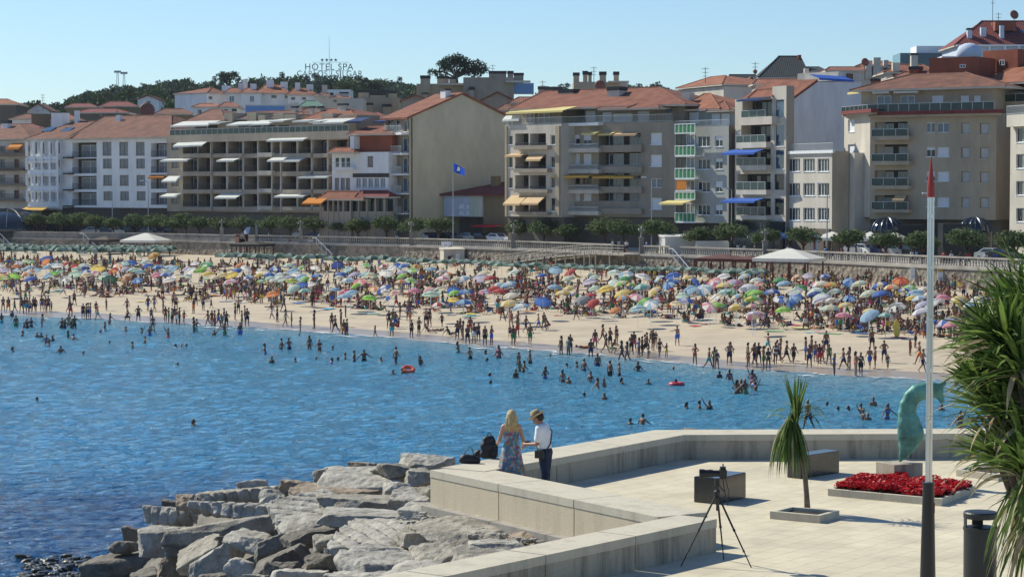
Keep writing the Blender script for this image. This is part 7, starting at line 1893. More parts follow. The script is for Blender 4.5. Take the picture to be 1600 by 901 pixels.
def rockshape(seed, dims, groove=0, roundness=.12, cuts=10, amp=.06):
    r = random.Random(seed); n = (64, 54, 34); hx, hy, hz = dims[0] / 2, dims[1] / 2, dims[2] / 2; pad = 1.2
    X, Y, Z = np.meshgrid(*[np.linspace(-pad * h - .05, pad * h + .05, k) for h, k in zip((hx, hy, hz), n)], indexing='ij')
    wx = X + .10 * hx * fbm(X / hx * .9 + seed, Y / hy * .9, Z / hz * .9 + 3, 2); wy = Y + .10 * hy * fbm(X / hx * .9 + 9, Y / hy * .9 + seed, Z / hz * .9, 2); wz = Z + .08 * hz * fbm(X / hx * .8, Y / hy * .8 + seed, Z / hz * .5 + 5, 2)
    D = None; k = roundness * min(hx, hy, hz)
    planes = [((1, 0, 0), hx), ((-1, 0, 0), hx), ((0, 1, 0), hy), ((0, -1, 0), hy), ((0, 0, 1), hz), ((0, 0, -1), hz)]
    for _ in range(cuts):
        v = Vector((r.gauss(0, 1) / hx, r.gauss(0, 1) / hy, r.gauss(0, .75) / hz)).normalized()
        sup = math.sqrt((v.x * hx) ** 2 + (v.y * hy) ** 2 + (v.z * hz) ** 2); planes.append((tuple(v), sup * r.uniform(.86, 1.12)))
    for v, d in planes:
        q = wx * v[0] + wy * v[1] + wz * v[2] - d
        D = q if D is None else -smin(-D, -q, k)
    D = D + amp * min(hx, hy, hz) * fbm(X * 1.7 + seed, Y * 1.7, Z * 1.7, 3) + .022 * np.abs(fbm(X * 3.5, Y * 3.5 + seed, Z * 6, 3)) + .014 * fbm(X * 9, Y * 9 + seed, Z * 9, 2)
    if groove:
        D = D + .065 * np.maximum(0, np.sin((X * math.cos(groove) + Y * math.sin(groove)) * 2 * math.pi / .3)) ** 4
    V, Q = [], []
    F = D; sx_, sy_, sz_ = [2 * (pad * h + .05) / (k - 1) for h, k in zip((hx, hy, hz), n)]
    V, Q = surface_nets(F, (0, 0, 0), 1.0)
    V = V * np.array([sx_, sy_, sz_]) - np.array([pad * hx + .05, pad * hy + .05, pad * hz + .05])
    return V, Q
ri = 0; rock_items = []
def rock(x0, y0, x1, y1, kind='g', flat=.45, groove=0, yaw=None, tilt=(0, 0), zoff=0.0, conv=True, desc=None, deep=1.0, rnd=.025, cuts=8, shape=None):
    global ri
    ri += 1; r = random.Random(ri * 7)
    if conv: x0, y0, x1, y1 = [v / 2.2857 for v in (x0, y0, x1, y1)]; y0 += 640; y1 += 640
    cx, cy = (x0 + x1) / 2, (y0 + y1) / 2; z = rz_at(cx) + zoff; p = on_z(cx, y1 - (y1 - y0) * .45, z); s = FOC / p.y
    w = (x1 - x0) / s; h = (y1 - y0) / s; dip = (cy - 297) / FOC
    th = max(.35, h * (1 - flat)); dp = min(2.6, max(.7 * w * .5, h * flat / dip)) * deep; dp = min(dp, 1.35 * w + .3)
    V, Q = rockshape(ri, (w * 1.0, dp * .86, th * 1.1), groove, rnd, cuts)
    mb = MB(); mb.arrays(V, Q.tolist()); m = {'g': [ROCKT, ROCKT2, ROCKT][ri % 3], 'b': ROCKB, 'd': ROCKD}[kind]
    o = mb.build('boulder', m, smooth=True); o.location = (p.x, p.y, z - th * .15); o.rotation_euler = (R(tilt[0] + r.uniform(-9, 7)), R(tilt[1] + r.uniform(-7, 7)), r.uniform(-.5, .5) if yaw is None else yaw); o['category'] = 'rock'; o['group'] = 'breakwater boulders below the plaza'
    size = 'large' if w > 1.9 else 'medium' if w > 1.0 else 'small'
    look = desc or (size + {'g': ' grey', 'b': ' brown', 'd': ' dark'}[kind] + ' boulder')
    rock_items.append((o, look, 'touching the wall footing' if cx > 640 and cy < 800 else 'at the waterline' if cx < 215 else 'at the bottom edge' if cy > 862 else 'along the outer edge' if cy < 735 + (560 - cx) * .12 else 'mid bank', cx))
    return o
rock(705, 272, 1010, 322, groove=.4, desc='long grey slab with drill grooves on its far edge'); rock(508, 330, 705, 405, flat=.2, groove=.01, desc='upright grey block with vertical drill grooves', yaw=-.2); rock(680, 306, 985, 385, flat=.4, groove=.01, desc='long grey slab with a row of drill grooves', yaw=-.1)
rock(583, 368, 990, 490, flat=.3, cuts=9, desc='big pointed grey slab jutting to the left', yaw=.1, tilt=(0, -3)); rock(495, 392, 665, 506, kind='g', flat=.15, desc='square edged grey block under the pointed slab', yaw=.5)
rock(298, 495, 555, 600, kind='d', flat=.3, rnd=.5, cuts=4, desc='large smooth rounded brownish boulder', zoff=-.3); rock(390, 462, 500, 505, kind='d', rnd=.4); rock(435, 400, 505, 468, kind='d', rnd=.4, flat=.1); rock(565, 485, 712, 600, kind='b', flat=.1, tilt=(0, 20)); rock(640, 452, 815, 560, flat=.3, tilt=(10, -28), desc='pale tilted slab leaning among dark boulders', cuts=5)
rock(650, 475, 885, 605, flat=.2, tilt=(0, -30), cuts=6, zoff=-.2); rock(800, 422, 1010, 505, flat=.3, kind='g'); rock(905, 430, 1060, 520, flat=.2, kind='d', tilt=(0, -15)); rock(800, 505, 920, 600, flat=.2, kind='g', rnd=.3)
rock(970, 303, 1262, 418, flat=.6, groove=.9, tilt=(6, -4), desc='broad pale slab with fine oblique ridges'); rock(1140, 298, 1545, 362, flat=.6); rock(1000, 373, 1245, 432, flat=.5, cuts=6); rock(1160, 348, 1590, 412, flat=.7, desc='broad flat pale slab reaching the wall corner')
rock(1118, 430, 1262, 506, flat=.25, rnd=.3, desc='single pale rounded block on top of the slabs', zoff=.25); rock(1205, 388, 1610, 502, flat=.7, groove=.7, tilt=(5, 3), desc='largest pale slab with long oblique ridges'); rock(1010, 408, 1195, 482, kind='d', flat=.3); rock(1000, 236, 1165, 292, kind='b', flat=.2, rnd=.3); rock(1035, 272, 1375, 318, kind='b', flat=.7, desc='flat orange brown slab')
rock(1133, 208, 1445, 277, flat=.7, cuts=5); rock(1120, 203, 1195, 245, flat=.3); rock(843, 240, 965, 285, flat=.2, rnd=.3); rock(1432, 160, 1605, 206, flat=.5, desc='grey slab beyond the wall corner nearest the water'); rock(1448, 198, 1545, 262, flat=.5); rock(1370, 258, 1475, 300, flat=.4, rnd=.3)
rock(1080, 498, 1285, 562, kind='d', flat=.3); rock(905, 470, 1115, 595, kind='d', flat=.3, tilt=(0, -25)); rock(950, 528, 1085, 600, kind='d', flat=.2); rock(1210, 503, 1495, 594, flat=.65); rock(1480, 488, 1640, 562, flat=.6); rock(965, 562, 1190, 625, flat=.6); rock(465, 558, 565, 625, kind='d', rnd=.4); rock(1245, 478, 1505, 520, kind='b', flat=.4, zoff=-.2)
rock(630, 303, 705, 342, kind='b', flat=.3); rock(1245, 192, 1352, 222, kind='b', flat=.4); rock(1335, 193, 1505, 228, flat=.6); rock(700, 560, 830, 640, kind='d', flat=.3, rnd=.3); rock(880, 575, 990, 640, kind='g', flat=.3); rock(575, 325, 640, 350, kind='d', flat=.3); rock(930, 275, 1030, 325, kind='g', flat=.3); rock(1190, 560, 1400, 640, flat=.6); rock(560, 590, 700, 660, kind='d', flat=.2)
rock(1480, 590, 1700, 660, flat=.6); rock(760, 440, 830, 500, kind='d', flat=.2); rock(1500, 255, 1610, 340, flat=.5); rock(1400, 290, 1560, 340, flat=.6)
for a in ((640, 782, 720, 812), (655, 806, 812, 850), (730, 842, 830, 868), (790, 826, 880, 850), (700, 862, 830, 901), (600, 868, 720, 910), (560, 845, 640, 880), (620, 825, 690, 850)): rock(*a, flat=.65, conv=False, kind='g' if a[0] != 790 else 'b')
for a in ((1128, 667, 1212, 682), (1322, 665, 1400, 682)): rock(*a, flat=.3, conv=False, kind='b', zoff=-.1, desc='dark brown rock top just showing over the far wall').location.y += 12
for o_, *_x in rock_items[-2:]: o_.location.z = CAMZ - (670 - 297) / FOC * o_.location.y - .25; o_.location.x = (to_px(o_.location)[0] - 800) / FOC * o_.location.y
unique_labels(rock_items)
# rubble bank below everything; its dark colour stands in for shade in the gaps
mb = MB(); ny = 22; cols_ = list(range(-40, 1121, 20)); nr = 0
top_y = [(-40, 905), (0, 900), (60, 893), (130, 880), (200, 830), (240, 800), (330, 770), (470, 740), (600, 722), (700, 716), (720, 716), (1120, 690)]
for px in cols_:
    z = rz_at(px) - 1.15
    near = on_z(px, 960, z); farp = on_z(px, interp(px, top_y) + 12, z)
    for j in range(ny):
        t_ = j / (ny - 1)
        if t_ < .8: q = near.lerp(farp, t_ / .8); zz_ = z
        else: k2 = (t_ - .8) / .2; q = farp + Vector((-1.0 * k2, 4.5 * k2, 0)); zz_ = z - k2 * (z + 1.5)
        zz_ += .28 * mnoise.noise(Vector((q.x * 1.3, q.y * 1.3, 1))) + .12 * mnoise.noise(Vector((q.x * 4, q.y * 4, 1)))
        mb.v.append((q.x, q.y, zz_))
for i in range(len(cols_) - 1):
    for j in range(ny - 1): mb.f.append((i * ny + j, (i + 1) * ny + j, (i + 1) * ny + j + 1, i * ny + j + 1)); mb.m.append(0)
mb.build('rock_bank', [ROCKD], smooth=True, kind='structure')
# dark weedy stones at the water, too small to tell apart
mb = MB(); r = random.Random(15); base = [rockshape(300 + k, (1, .8, .5), 0, .5, 5) for k in range(3)]
for k in range(260):
    px = r.uniform(30, 230); py = r.uniform(868, 915) - max(0, (px - 150)) * .2; q = on_z(px, py, .05); V, Q = base[k % 3]; s = r.uniform(.15, .5)
    mb.arrays(V, Q.tolist(), 0, Matrix.Translation((q.x, q.y, r.uniform(-.08, .06))) @ Matrix.Rotation(r.uniform(0, 6), 4, 'Z') @ Matrix.Scale(s, 4))
mb.build('weedy_stones', [ROCKW], smooth=True, kind='stuff', label='small dark weedy stones awash at the waterline')
mb = MB(); r = random.Random(16)
for k in range(240):
    t_ = r.random(); q = (B_o0.lerp(B_o1, t_)) - nB * r.uniform(.2, .8); V, Q = base[k % 3]; s = r.uniform(.04, .15)
    mb.arrays(V, Q.tolist(), 0, Matrix.Translation((q.x, q.y, PZ - .28 + r.uniform(-.1, .05))) @ Matrix.Rotation(r.uniform(0, 6), 4, 'Z') @ Matrix.Scale(s, 4))
mb.build('rubble', [ROCKT], smooth=True, kind='stuff', label='small brown rubble strewn along the wall footing')

# ---- granite cubes
GRAN = pmat('polished dark granite', (.035, .04, .042), .22, var=.3, scale=30, spec=.7)
def gbox(Lp, Fp, Rp, h, lab):
    a, f, c = [on_z(*q, PZ) for q in (Lp, Fp, Rp)]; u = a - f; v = c - f; v = v - u.normalized() * v.dot(u.normalized()) * .8
    root = MB(); m_ = bmesh.new(); vs = [f, f + u, f + u + v, f + v]
    bv = [m_.verts.new((p - f)) for p in vs]; tv = [m_.verts.new((p - f) + Vector((0, 0, h))) for p in vs]
    m_.faces.new(bv[::-1]); m_.faces.new(tv)
    for i in range(4): m_.faces.new((bv[i], bv[(i + 1) % 4], tv[(i + 1) % 4], tv[i]))
    bmesh.ops.recalc_face_normals(m_, faces=m_.faces); bmesh.ops.bevel(m_, geom=m_.edges[:], offset=.012, segments=2, affect='EDGES')
    me = bpy.data.meshes.new('granite_block'); m_.to_mesh(me); me.materials.append(GRAN); o = link('granite_block', me); o.location = f; tag(o, lab, 'stone seat', None)
gbox((1084, 784), (1122.5, 787.5), (1159.5, 776.4), .5, 'dark polished granite cube seat behind the tripod'); gbox((1229.5, 745.4), (1252, 748), (1295.3, 736.5), .48, 'dark polished granite cube seat behind the young palm')
# ---- planters
SOIL = pmat('dark soil', (.045, .032, .022), .95, var=.3, scale=20, bump=1, bscale=20)
def planter(L_, F_, R_, h, t, lab):
    a, f, c = [on_z(*q, PZ + h) for q in (L_, F_, R_)]; u = a - f; v = c - f; O = Vector((f.x, f.y, PZ)); root = thing('planter', lab, 'planter', O)
    un, vn = u.normalized(), v.normalized(); mb = MB()
    def bar(p, q, w_):
        P_ = [p, q, q + w_, p + w_]; mb.hexa([(x.x, x.y, 0) for x in P_] + [(x.x, x.y, h) for x in P_])
    o0 = Vector((0, 0, 0)); bar(o0, u, vn * t); bar(v - vn * t, u + v - vn * t, vn * t); bar(vn * t + un * 0, v - vn * t, un * t); bar(u - un * t + vn * t, u + v - un * t - vn * t, un * t)
    mb.build('frame', COPM, root); mb = MB(); P_ = [un * t + vn * t, u - un * t + vn * t, u + v - un * t - vn * t, v + un * t - vn * t]; mb.poly([(x.x, x.y, h - .06) for x in P_]); mb.build('soil', SOIL, root)
    return O, u, v
planter((1203, 798), (1280.6, 805), (1311.6, 797), .14, .09, 'square stone planter with the young palm'); Of, uf, vf = planter((1293.5, 763), (1471, 779), (1524, 758), .14, .10, 'long stone flower bed frame around the sculpture plinth'); planter((1494, 733), (1560, 741), (1590, 731), .14, .1, 'stone planter partly hidden behind the mast on the right')
# red flowers: one bed of bedding plants
REDF = pmat('red petals', (.55, .012, .02), .55, var=.3, scale=9, trans=.3); REDL = pmat('bronze leaves', (.09, .03, .02), .6, var=.3, scale=12, trans=.2)
r = random.Random(31); fitems = []; FM = []
for k in range(3):
    mb = MB()
    leafcloud(mb, [(0, 0, .10, .17, .17, .10)], 110, .05, k, 1); leafcloud(mb, [(0, 0, .20, .17, .17, .10)], 210, .036, k + 9, 0, shell=.7)
    FM.append(mb.mesh('bedding_plant', [REDF, REDL]))
nu, nv = 13, 6; cnt = 0
plc = on_z(1405, 757, PZ)
for i in range(nu):
    for j in range(nv):
        q = Of + uf * ((i + .5) / nu * .92 + .04) + vf * ((j + .5) / nv * .84 + .08) + Vector((r.uniform(-.05, .05), r.uniform(-.05, .05), 0))
        if (q.xy - plc.xy).length < .42: continue
        o = link('bedding_plant', FM[r.randrange(3)]); o.location = (q.x, q.y, PZ + .08); o.rotation_euler = (0, 0, r.uniform(0, 6)); s_ = r.uniform(.85, 1.15); o.scale = (s_ * 1.1, s_ * 1.1, s_ * r.uniform(.42, .8)); o['category'] = 'plant'; o['group'] = 'red bedding plants in the flower bed'
        fitems.append((o, 'bushy red flowered bedding plant', ['in the front row', 'in the second row', 'in the third row', 'in the fourth row', 'in the fifth row', 'in the back row'][j], i))
unique_labels(fitems)
# ---- sculpture
root = thing('sculpture_plinth', 'grey granite plinth in the red flower bed', 'plinth', (plc.x, plc.y, PZ), R(28)); mb = MB(); mb.box(-.36, .36, -.3, .3, 0, .46); mb.build('block', WALLM, root)
VERD = pmat('verdigris bronze', (.13, .37, .31), .55, rgb2=(.035, .13, .11), scale=3.5, bump=.5, bscale=7, metal=.1); s = plc.y / FOC
def sc(zx, zy, y=0): return np.array([(zx / 2.643 + 1060 - 1405) * s, y, (722 - (zy / 2.643 + 560)) * s])
pts = [((915, 420), .03), ((928, 395), .085), ((946, 355), .18), ((957, 312), .26), ((950, 265), .225), ((943, 225), .175), ((946, 190), .16), ((962, 158), .16), ((985, 138), .17), ((1012, 130), .16), ((1045, 126), .15), ((1066, 132), .13)]
prm = []
for (a, ra), (c, rc_) in zip(pts, pts[1:]): prm.append(('c', sc(*a), sc(*c), ra, rc_, .05))
prm += [('c', sc(1062, 122), sc(1100, 100, .1), .10, .04, .05), ('c', sc(1062, 130), sc(1085, 172, -.1), .10, .05, .05), ('e', sc(985, 295), (.11, .12, .14), .06)]
V, Q = caps_mesh(prm, h=.02); V[:, 1] *= .7; mb = MB(); mb.arrays(V, Q.tolist()); o = mb.build('sculpture', VERD, smooth=True); o.location = (plc.x, plc.y, PZ + .455); tag(o, 'green bronze sculpture of a diving dolphin-like form curving over its plinth', 'sculpture')
# ---- mast with red tip
pm_ = on_z(1449, 975, PZ); D_ = pm_.y; t = thing('mast', 'tall steel mast with black base and red pointed tip', 'mast', (pm_.x, pm_.y, PZ)); zf_ = lambda py: at_y(1452, py, D_).z - PZ
BLK = plain('black painted steel', (.012, .012, .014), .35); CHR = pmat('brushed steel', (.62, .63, .64), .28, var=.04, metal=.9); REDP = plain('red paint', (.30, .03, .02), .5)
mb = MB(); mb.tube((0, 0, 0), (0, 0, zf_(757)), .122, .078, 24); mb.tube((0, 0, zf_(757)), (0, 0, zf_(753)), .085, n=20); mb.build('base', BLK, t, smooth=False)
mb = MB(); a = (0.0, 0, zf_(755)); c = (0.0, 0, zf_(308)); mb.tube((-.015, 0, a[2]), (-.015, 0, c[2]), .030, n=16); mb.tube((.028, 0, a[2]), (.028, 0, c[2]), .022, n=16); 
for py in (340, 420, 500, 580, 660): z = zf_(py); mb.tube((0, 0, z), (0, 0, z + .04), .044, n=12)
mb.build('shaft', CHR, t); mb = MB(); mb.tube((0, 0, zf_(308)), (0, 0, zf_(290)), .056, .05, 12); mb.tube((0, 0, zf_(290)), (0, 0, zf_(262)), .05, .022, 12); mb.tube((0, 0, zf_(262)), (0, 0, zf_(243)), .022, .003, 12); mb.build('tip', REDP, t)
mb = MB(); mb.box(.068, .082, -.05, .05, zf_(800), zf_(785)); mb.build('sticker', plain('faded sticker', (.25, .06, .05)), t)
# ---- litter bin
pb = on_z(1531, 909, PZ); t = thing('litter_bin', 'dark grey cylindrical litter bin with hooded slot at the right', 'bin', (pb.x, pb.y, PZ)); BING = pmat('dark grey bin', (.014, .018, .022), .45, var=.1, scale=4)
mb = MB(); mb.lathe([(.20, 0), (.205, .05), (.25, .06), (.252, .80), (.262, .81), (.262, .85), (.23, .86)], 32); mb.build('drum', BING, t, smooth=False)
mb = MB()
for a0 in (-.35, math.pi - .35, 1.2):
    mb.path([(.245 * math.cos(a0 + k * .175), .245 * math.sin(a0 + k * .175), .86) for k in range(5)], .012, 4)
    for k in range(4):
        a1, a2 = a0 + k * .175, a0 + (k + 1) * .175; mb.hexa([(.235 * math.cos(a1), .235 * math.sin(a1), .85), (.235 * math.cos(a2), .235 * math.sin(a2), .85), (.252 * math.cos(a2), .252 * math.sin(a2), .85), (.252 * math.cos(a1), .252 * math.sin(a1), .85), (.235 * math.cos(a1), .235 * math.sin(a1), 1.0), (.235 * math.cos(a2), .235 * math.sin(a2), 1.0), (.252 * math.cos(a2), .252 * math.sin(a2), 1.0), (.252 * math.cos(a1), .252 * math.sin(a1), 1.0)])
mb.build('supports', BING, t); mb = MB(); mb.lathe([(.25, .99), (.258, 1.0), (.258, 1.07), (.245, 1.09), (.15, 1.10)], 32); mb.build('hood', BING, t)
# ---- strap leaved plants
LEAFG = leafmat('strap leaf green', (.028, .06, .012), (.10, .17, .038), .3); LEAFD = pmat('dry strap leaf', (.42, .36, .24), .8, rgb2=(.22, .17, .09), scale=4, trans=.25); LEAFL = pmat('fresh strap leaf', (.20, .30, .07), .5, var=.2, scale=3, trans=.3)
def strap(mb, c, d, L_, w, droop, mi, r, n=7, stiff=0.5):
    p = Vector(c); d = Vector(d).normalized(); pts = [p.copy()]; st = L_ / n
    for k in range(n):
        d = (d + Vector((0, 0, -droop * (k + 1) / n * .35))).normalized(); p = p + d * st; pts.append(p.copy())
    side = d.cross(Vector((0, 0, 1))); side = side.normalized() if side.length > .05 else Vector((1, 0, 0)); side = (Matrix.Rotation(r.uniform(-.7, .7), 3, d) @ side)
    prev = None
    for k, q in enumerate(pts):
        t_ = k / n; ww = w * (.5 + 1.2 * t_) if t_ < .35 else w * (.92 if t_ < .5 else max(.03, .92 * (1 - ((t_ - .5) / .5) ** 1.6)))
        a, c_ = q - side * ww / 2, q + side * ww / 2; up = Vector((0, 0, -.12 * ww))
        if prev: mb.poly([prev[0], prev[2], q + up, a], mi); mb.poly([prev[2], prev[1], c_, q + up], mi)
        prev = (a, c_, q + up)
def rosette(root, c, n, L_, seed, w=.045, dry=.12, name='leaf_rosette', up=0.35, axis=(0, 0, 1)):
    r = random.Random(seed); mb = MB(); ax = Vector(axis).normalized()
    for k in range(n):
        el = r.uniform(-.35, 1.0); az = r.uniform(0, 6.283); cs = math.sqrt(max(0, 1 - el * el)); d = Vector((cs * math.cos(az), cs * math.sin(az), el)) + ax * up
        mi = 0 if r.random() > .42 else 2
        if el < -.1 and r.random() < dry * 4: mi = 1
        strap(mb, Vector(c) + Vector((r.uniform(-.06, .06), r.uniform(-.06, .06), r.uniform(-.10, .08))), d, L_ * r.uniform(.7, 1.1), w * r.uniform(.75, 1.2), r.uniform(.1, .75) + (.5 if mi == 1 else 0), mi, r)
    return mb.build(name, [LEAFG, LEAFD, LEAFL], root)
dy_ = 27.5; sY = dy_ / FOC; gx = (1640 - 800) * sY
t = thing('cordyline_tree', 'large spiky strap leaved cordyline filling the right picture edge', 'tree', (gx, dy_, PZ))
def wp(px, py, off=0): q = at_y(px, py, dy_ + off); return (q.x - gx, off, q.z - PZ)
heads = [(1612, 470, .2, 1.0), (1572, 500, -.3, .95), (1640, 430, 0, 1.0), (1595, 570, -.5, 1.05), (1553, 560, .5, .85), (1630, 640, -.4, 1.1), (1570, 640, 0, .95), (1600, 720, -.6, 1.05), (1650, 540, .6, 1.0), (1548, 625, .7, .75), (1655, 760, 0, 1.0), (1590, 455, .8, .8), (1560, 700, .3, .7), (1530, 590, .2, .6), (1540, 520, .4, .6), (1620, 520, 1, 1.0)]
heads = [(px, py + (34 if py < 520 else 12), off, L_) for px, py, off, L_ in heads]
for i, (px, py, off, L_) in enumerate(heads): rosette(t, wp(px, py, off), 105, L_ * 1.0, 60 + i, .066)
mb = MB(); r = random.Random(3)
for k in range(230):
    a = r.uniform(0, 6.28); px = r.uniform(1612, 1665); c = wp(px, r.uniform(690, 800), r.uniform(-.5, .4)); strap(mb, c, (math.cos(a) * .6, math.sin(a) * .6, -.6), r.uniform(.9, 1.5), .05, 1.1, 1 if r.random() < .5 else 0, r)
mb.build('dry_leaf_skirt', [LEAFG, LEAFD, LEAFL], t)
mb = MB()
for i, (px, py, off, L_) in enumerate(heads): c = Vector(wp(px, py, off)); mb.path([(0, 0, 0), (c.x * .15, c.y * .2, c.z * .45), (c.x * .6, c.y * .7, c.z * .8), c], [.16, .12, .09, .06], 7)
mb.build('trunk', bark, t, smooth=True)
# young palm-like cordyline in the square planter
pp = on_z(1262, 800, PZ); s = pp.y / FOC; t = thing('young_palm', 'slender young strap leaved palm with drooping leaves in the square planter', 'tree', (pp.x, pp.y, PZ)); q_ = lambda px, py, y=0: ((px - 1262) * s, y, (800 - py) * s)
mb = MB(); mb.path([q_(1262, 802), q_(1260, 770), q_(1257, 735), q_(1250, 700), q_(1244, 665), q_(1242, 645)], [.062, .05, .047, .047, .045, .03], 9); mb.build('trunk', pmat('pale palm trunk', (.22, .17, .12), .9, var=.2, scale=14, bump=.8, bscale=30), t, smooth=True)
mb = MB(); r = random.Random(12)
for k in range(260):
    c = q_(1243 + r.uniform(-3, 3), r.uniform(640, 665), r.uniform(-.05, .05)); a = r.uniform(0, 6.28)
    if k < 60: strap(mb, c, (math.cos(a) * .30, math.sin(a) * .38, 1), r.uniform(.5, .95), .034, r.uniform(0, .25), 0 if r.random() < .6 else 2, r)
    elif k < 105: strap(mb, c, (math.cos(a), math.sin(a), .75), r.uniform(.55, .95), .022, r.uniform(.8, 1.6), 0 if r.random() < .7 else 2, r)
    else: strap(mb, (c[0] - .08, c[1], c[2] - .03), (math.cos(a) * .36 - .06, math.sin(a) * .36, -.42), r.uniform(.6, 1.25), .042, 1.9, 0 if r.random() < .75 else (2 if r.random() < .6 else 1), r)
mb.build('leaves', [LEAFG, LEAFD, LEAFL], t)
# ---- tripod with camera and long lens
ft_ = [on_z(1064, 884, PZ), on_z(1131, 874, PZ), on_z(1174, 886, PZ)]; cen = sum(ft_, Vector()) / 3; cen.x = (1122 - 800) / FOC * cen.y; s = cen.y / FOC
t = thing('tripod', 'black camera tripod with spread legs near the end of the wall', 'tripod', (cen.x, cen.y, PZ)); zt_ = at_y(1122, 770, cen.y).z - PZ; BLKP = plain('black plastic', (.012, .012, .013), .4)
for f in ft_:
    mb = MB(); a = Vector((0, 0, zt_)); c = f - Vector((cen.x, cen.y, PZ)); m_ = a.lerp(c, .5); m2 = a.lerp(c, .78); mb.tube(a + (c - a).normalized() * .03, m_, .017, n=8); mb.tube(m_, m2, .013, n=8); mb.tube(m2, c, .010, n=8); mb.tube(m_ - (c - a) * .015, m_ + (c - a) * .015, .022, n=8); mb.tube(m2 - (c - a) * .012, m2 + (c - a) * .012, .018, n=8); mb.build('leg', BLKP, t)
mb = MB(); mb.tube((0, 0, zt_ - .28), (0, 0, zt_ + .18), .016, n=8); mb.lathe([(.05, zt_ - .04), (.055, zt_ + .03), (.03, zt_ + .05)], 10); mb.build('centre_column', BLKP, t)
mb = MB(); mb.box(-.035, .035, -.035, .035, zt_ + .12, zt_ + .24); mb.tube((0, 0, zt_ + .16), (.06, .2, zt_ + .02), .008, n=6); mb.tube((0, 0, zt_ + .16), (.1, -.16, zt_ + .05), .008, n=6); mb.build('pan_head', BLKP, t)
t2 = thing('camera', 'black camera with thick telephoto lens mounted on the tripod, pointing left', 'camera', (cen.x, cen.y, PZ + zt_ + .245)); mb = MB(); mb.box(.03, .11, -.07, .07, 0, .10); mb.box(.035, .10, -.035, .035, .10, .135); mb.tube((.07, 0, .13), (.07, 0, .17), .008, n=6); mb.build('camera_body', BLKP, t2)
mb = MB(); M = Matrix.Rotation(R(4), 4, 'Y'); 
for (x0, x1, r0) in ((.03, -.05, .038), (-.05, -.15, .045), (-.15, -.21, .052), (-.075, -.095, .048)): mb.tube((x0, 0, .055), (x1, 0, .055), r0, n=18)
mb.build('telephoto_lens', BLKP, t2); mb = MB(); mb.path([(.09, -.06, .02), (.13, -.1, -.15), (.12, -.09, -.32), (.08, -.07, -.12), (.06, -.07, .02)], .006, 5); mb.build('strap', BLKP, t2); t2.scale = (1.35,) * 3
# ---- people: the couple standing behind the middle wall
def hand(P, wr, dr, palm_n, r=.0105, curl=.6, side=1):
    """palm, four unequal fingers with a bend, and a thumb leaving the side near the wrist"""
    wr = np.array(wr, float); d = np.array(Vector(dr).normalized()); nrm = np.array(Vector(palm_n).normalized()); sd = np.cross(d, nrm); sd /= np.linalg.norm(sd)
    P.append(('c', wr, wr + d * .05, .026, .03, .015)); P.append(('c', wr + d * .03 - sd * .018, wr + d * .075 - sd * .024, .016, .014, .012)); P.append(('c', wr + d * .03 + sd * .018, wr + d * .075 + sd * .024, .016, .014, .012))
    for k, (o, l) in enumerate(((-.030, .062), (-.010, .076), (.010, .072), (.030, .055))):
        b0 = wr + d * .075 + sd * o; d1 = d * math.cos(curl * .6) + nrm * math.sin(curl * .6); b1 = b0 + d1 * l * .55; d2 = d * math.cos(curl * 1.6) + nrm * math.sin(curl * 1.6); b2 = b1 + d2 * l * .5
        P.append(('c', b0, b1, .0095, .0088, .003)); P.append(('c', b1, b2, .0088, .0075, .003))
    tb = wr + d * .025 - sd * .028 * side; t1 = tb + (d * .5 - sd * side * .8 + nrm * .3) * .035; t2_ = t1 + (d * .85 - sd * side * .2 + nrm * .5) * .03
    P.append(('c', tb, t1, .012, .0105, .006)); P.append(('c', t1, t2_, .0105, .0085, .003))
def figure(name, J, lab, loc, rz, skin, fem, scale, handspec):
    P = bodyprims(J, fem); P = [p for p in P if not (p[0] == 'c' and any(np.allclose(p[1], J['wr%d' % i]) for i in (0, 1)))]
    # face
    h = J['head']
    P += [('e', h + np.array([0, -.045, -.075]), (.048, .045, .035), .03), ('e', h + np.array([0, -.082, -.05]), (.022, .014, .010), .008), ('e', h + np.array([-.076, .005, -.01]), (.012, .022, .03), .008), ('e', h + np.array([.076, .005, -.01]), (.012, .022, .03), .008), ('e', h + np.array([0, -.085, .03]), (.05, .012, .012), .012)]
    for i in (0, 1): d = Vector(J['ha%d' % i] - J['wr%d' % i]); hand(P, J['wr%d' % i], d, handspec[i][0], side=handspec[i][1])
    V, Q = caps_mesh(P, h=.0085, k=.03); zs = V[:, 2].min(); mb = MB(); mb.arrays(V - np.array([0, 0, zs]), Q.tolist())
    o = mb.build('person', [skin], smooth=True); o.location = loc; o.rotation_euler = (0, 0, rz); o.scale = (scale,) * 3; tag(o, lab, 'person')
    mb = MB()
    for sg in (-1, 1): mb.arrays(*[(lambda a: (a[0] - np.array([0, 0, zs]), a[1].tolist()))(caps_mesh([('e', h + np.array([sg * .030, -.083, .008]), (.011, .008, .007))], h=.004, pad=.02))][0])
    mb.build('eyes', plain('dark eyes', (.02, .015, .012), .3), o, smooth=True)
    return o, zs
def cl(o, name, prims, zs, m, h=.011, cut=None, mod=None):
    V, Q = caps_mesh(prims, h=h)
    if cut: keep = np.array([cut(V[q].mean(0)) for q in Q]); Q = Q[keep]
    if mod is not None: V = mod(V)
    mb = MB(); mb.arrays(V - np.array([0, 0, zs]), Q.tolist()); return mb.build(name, m, o, smooth=True)
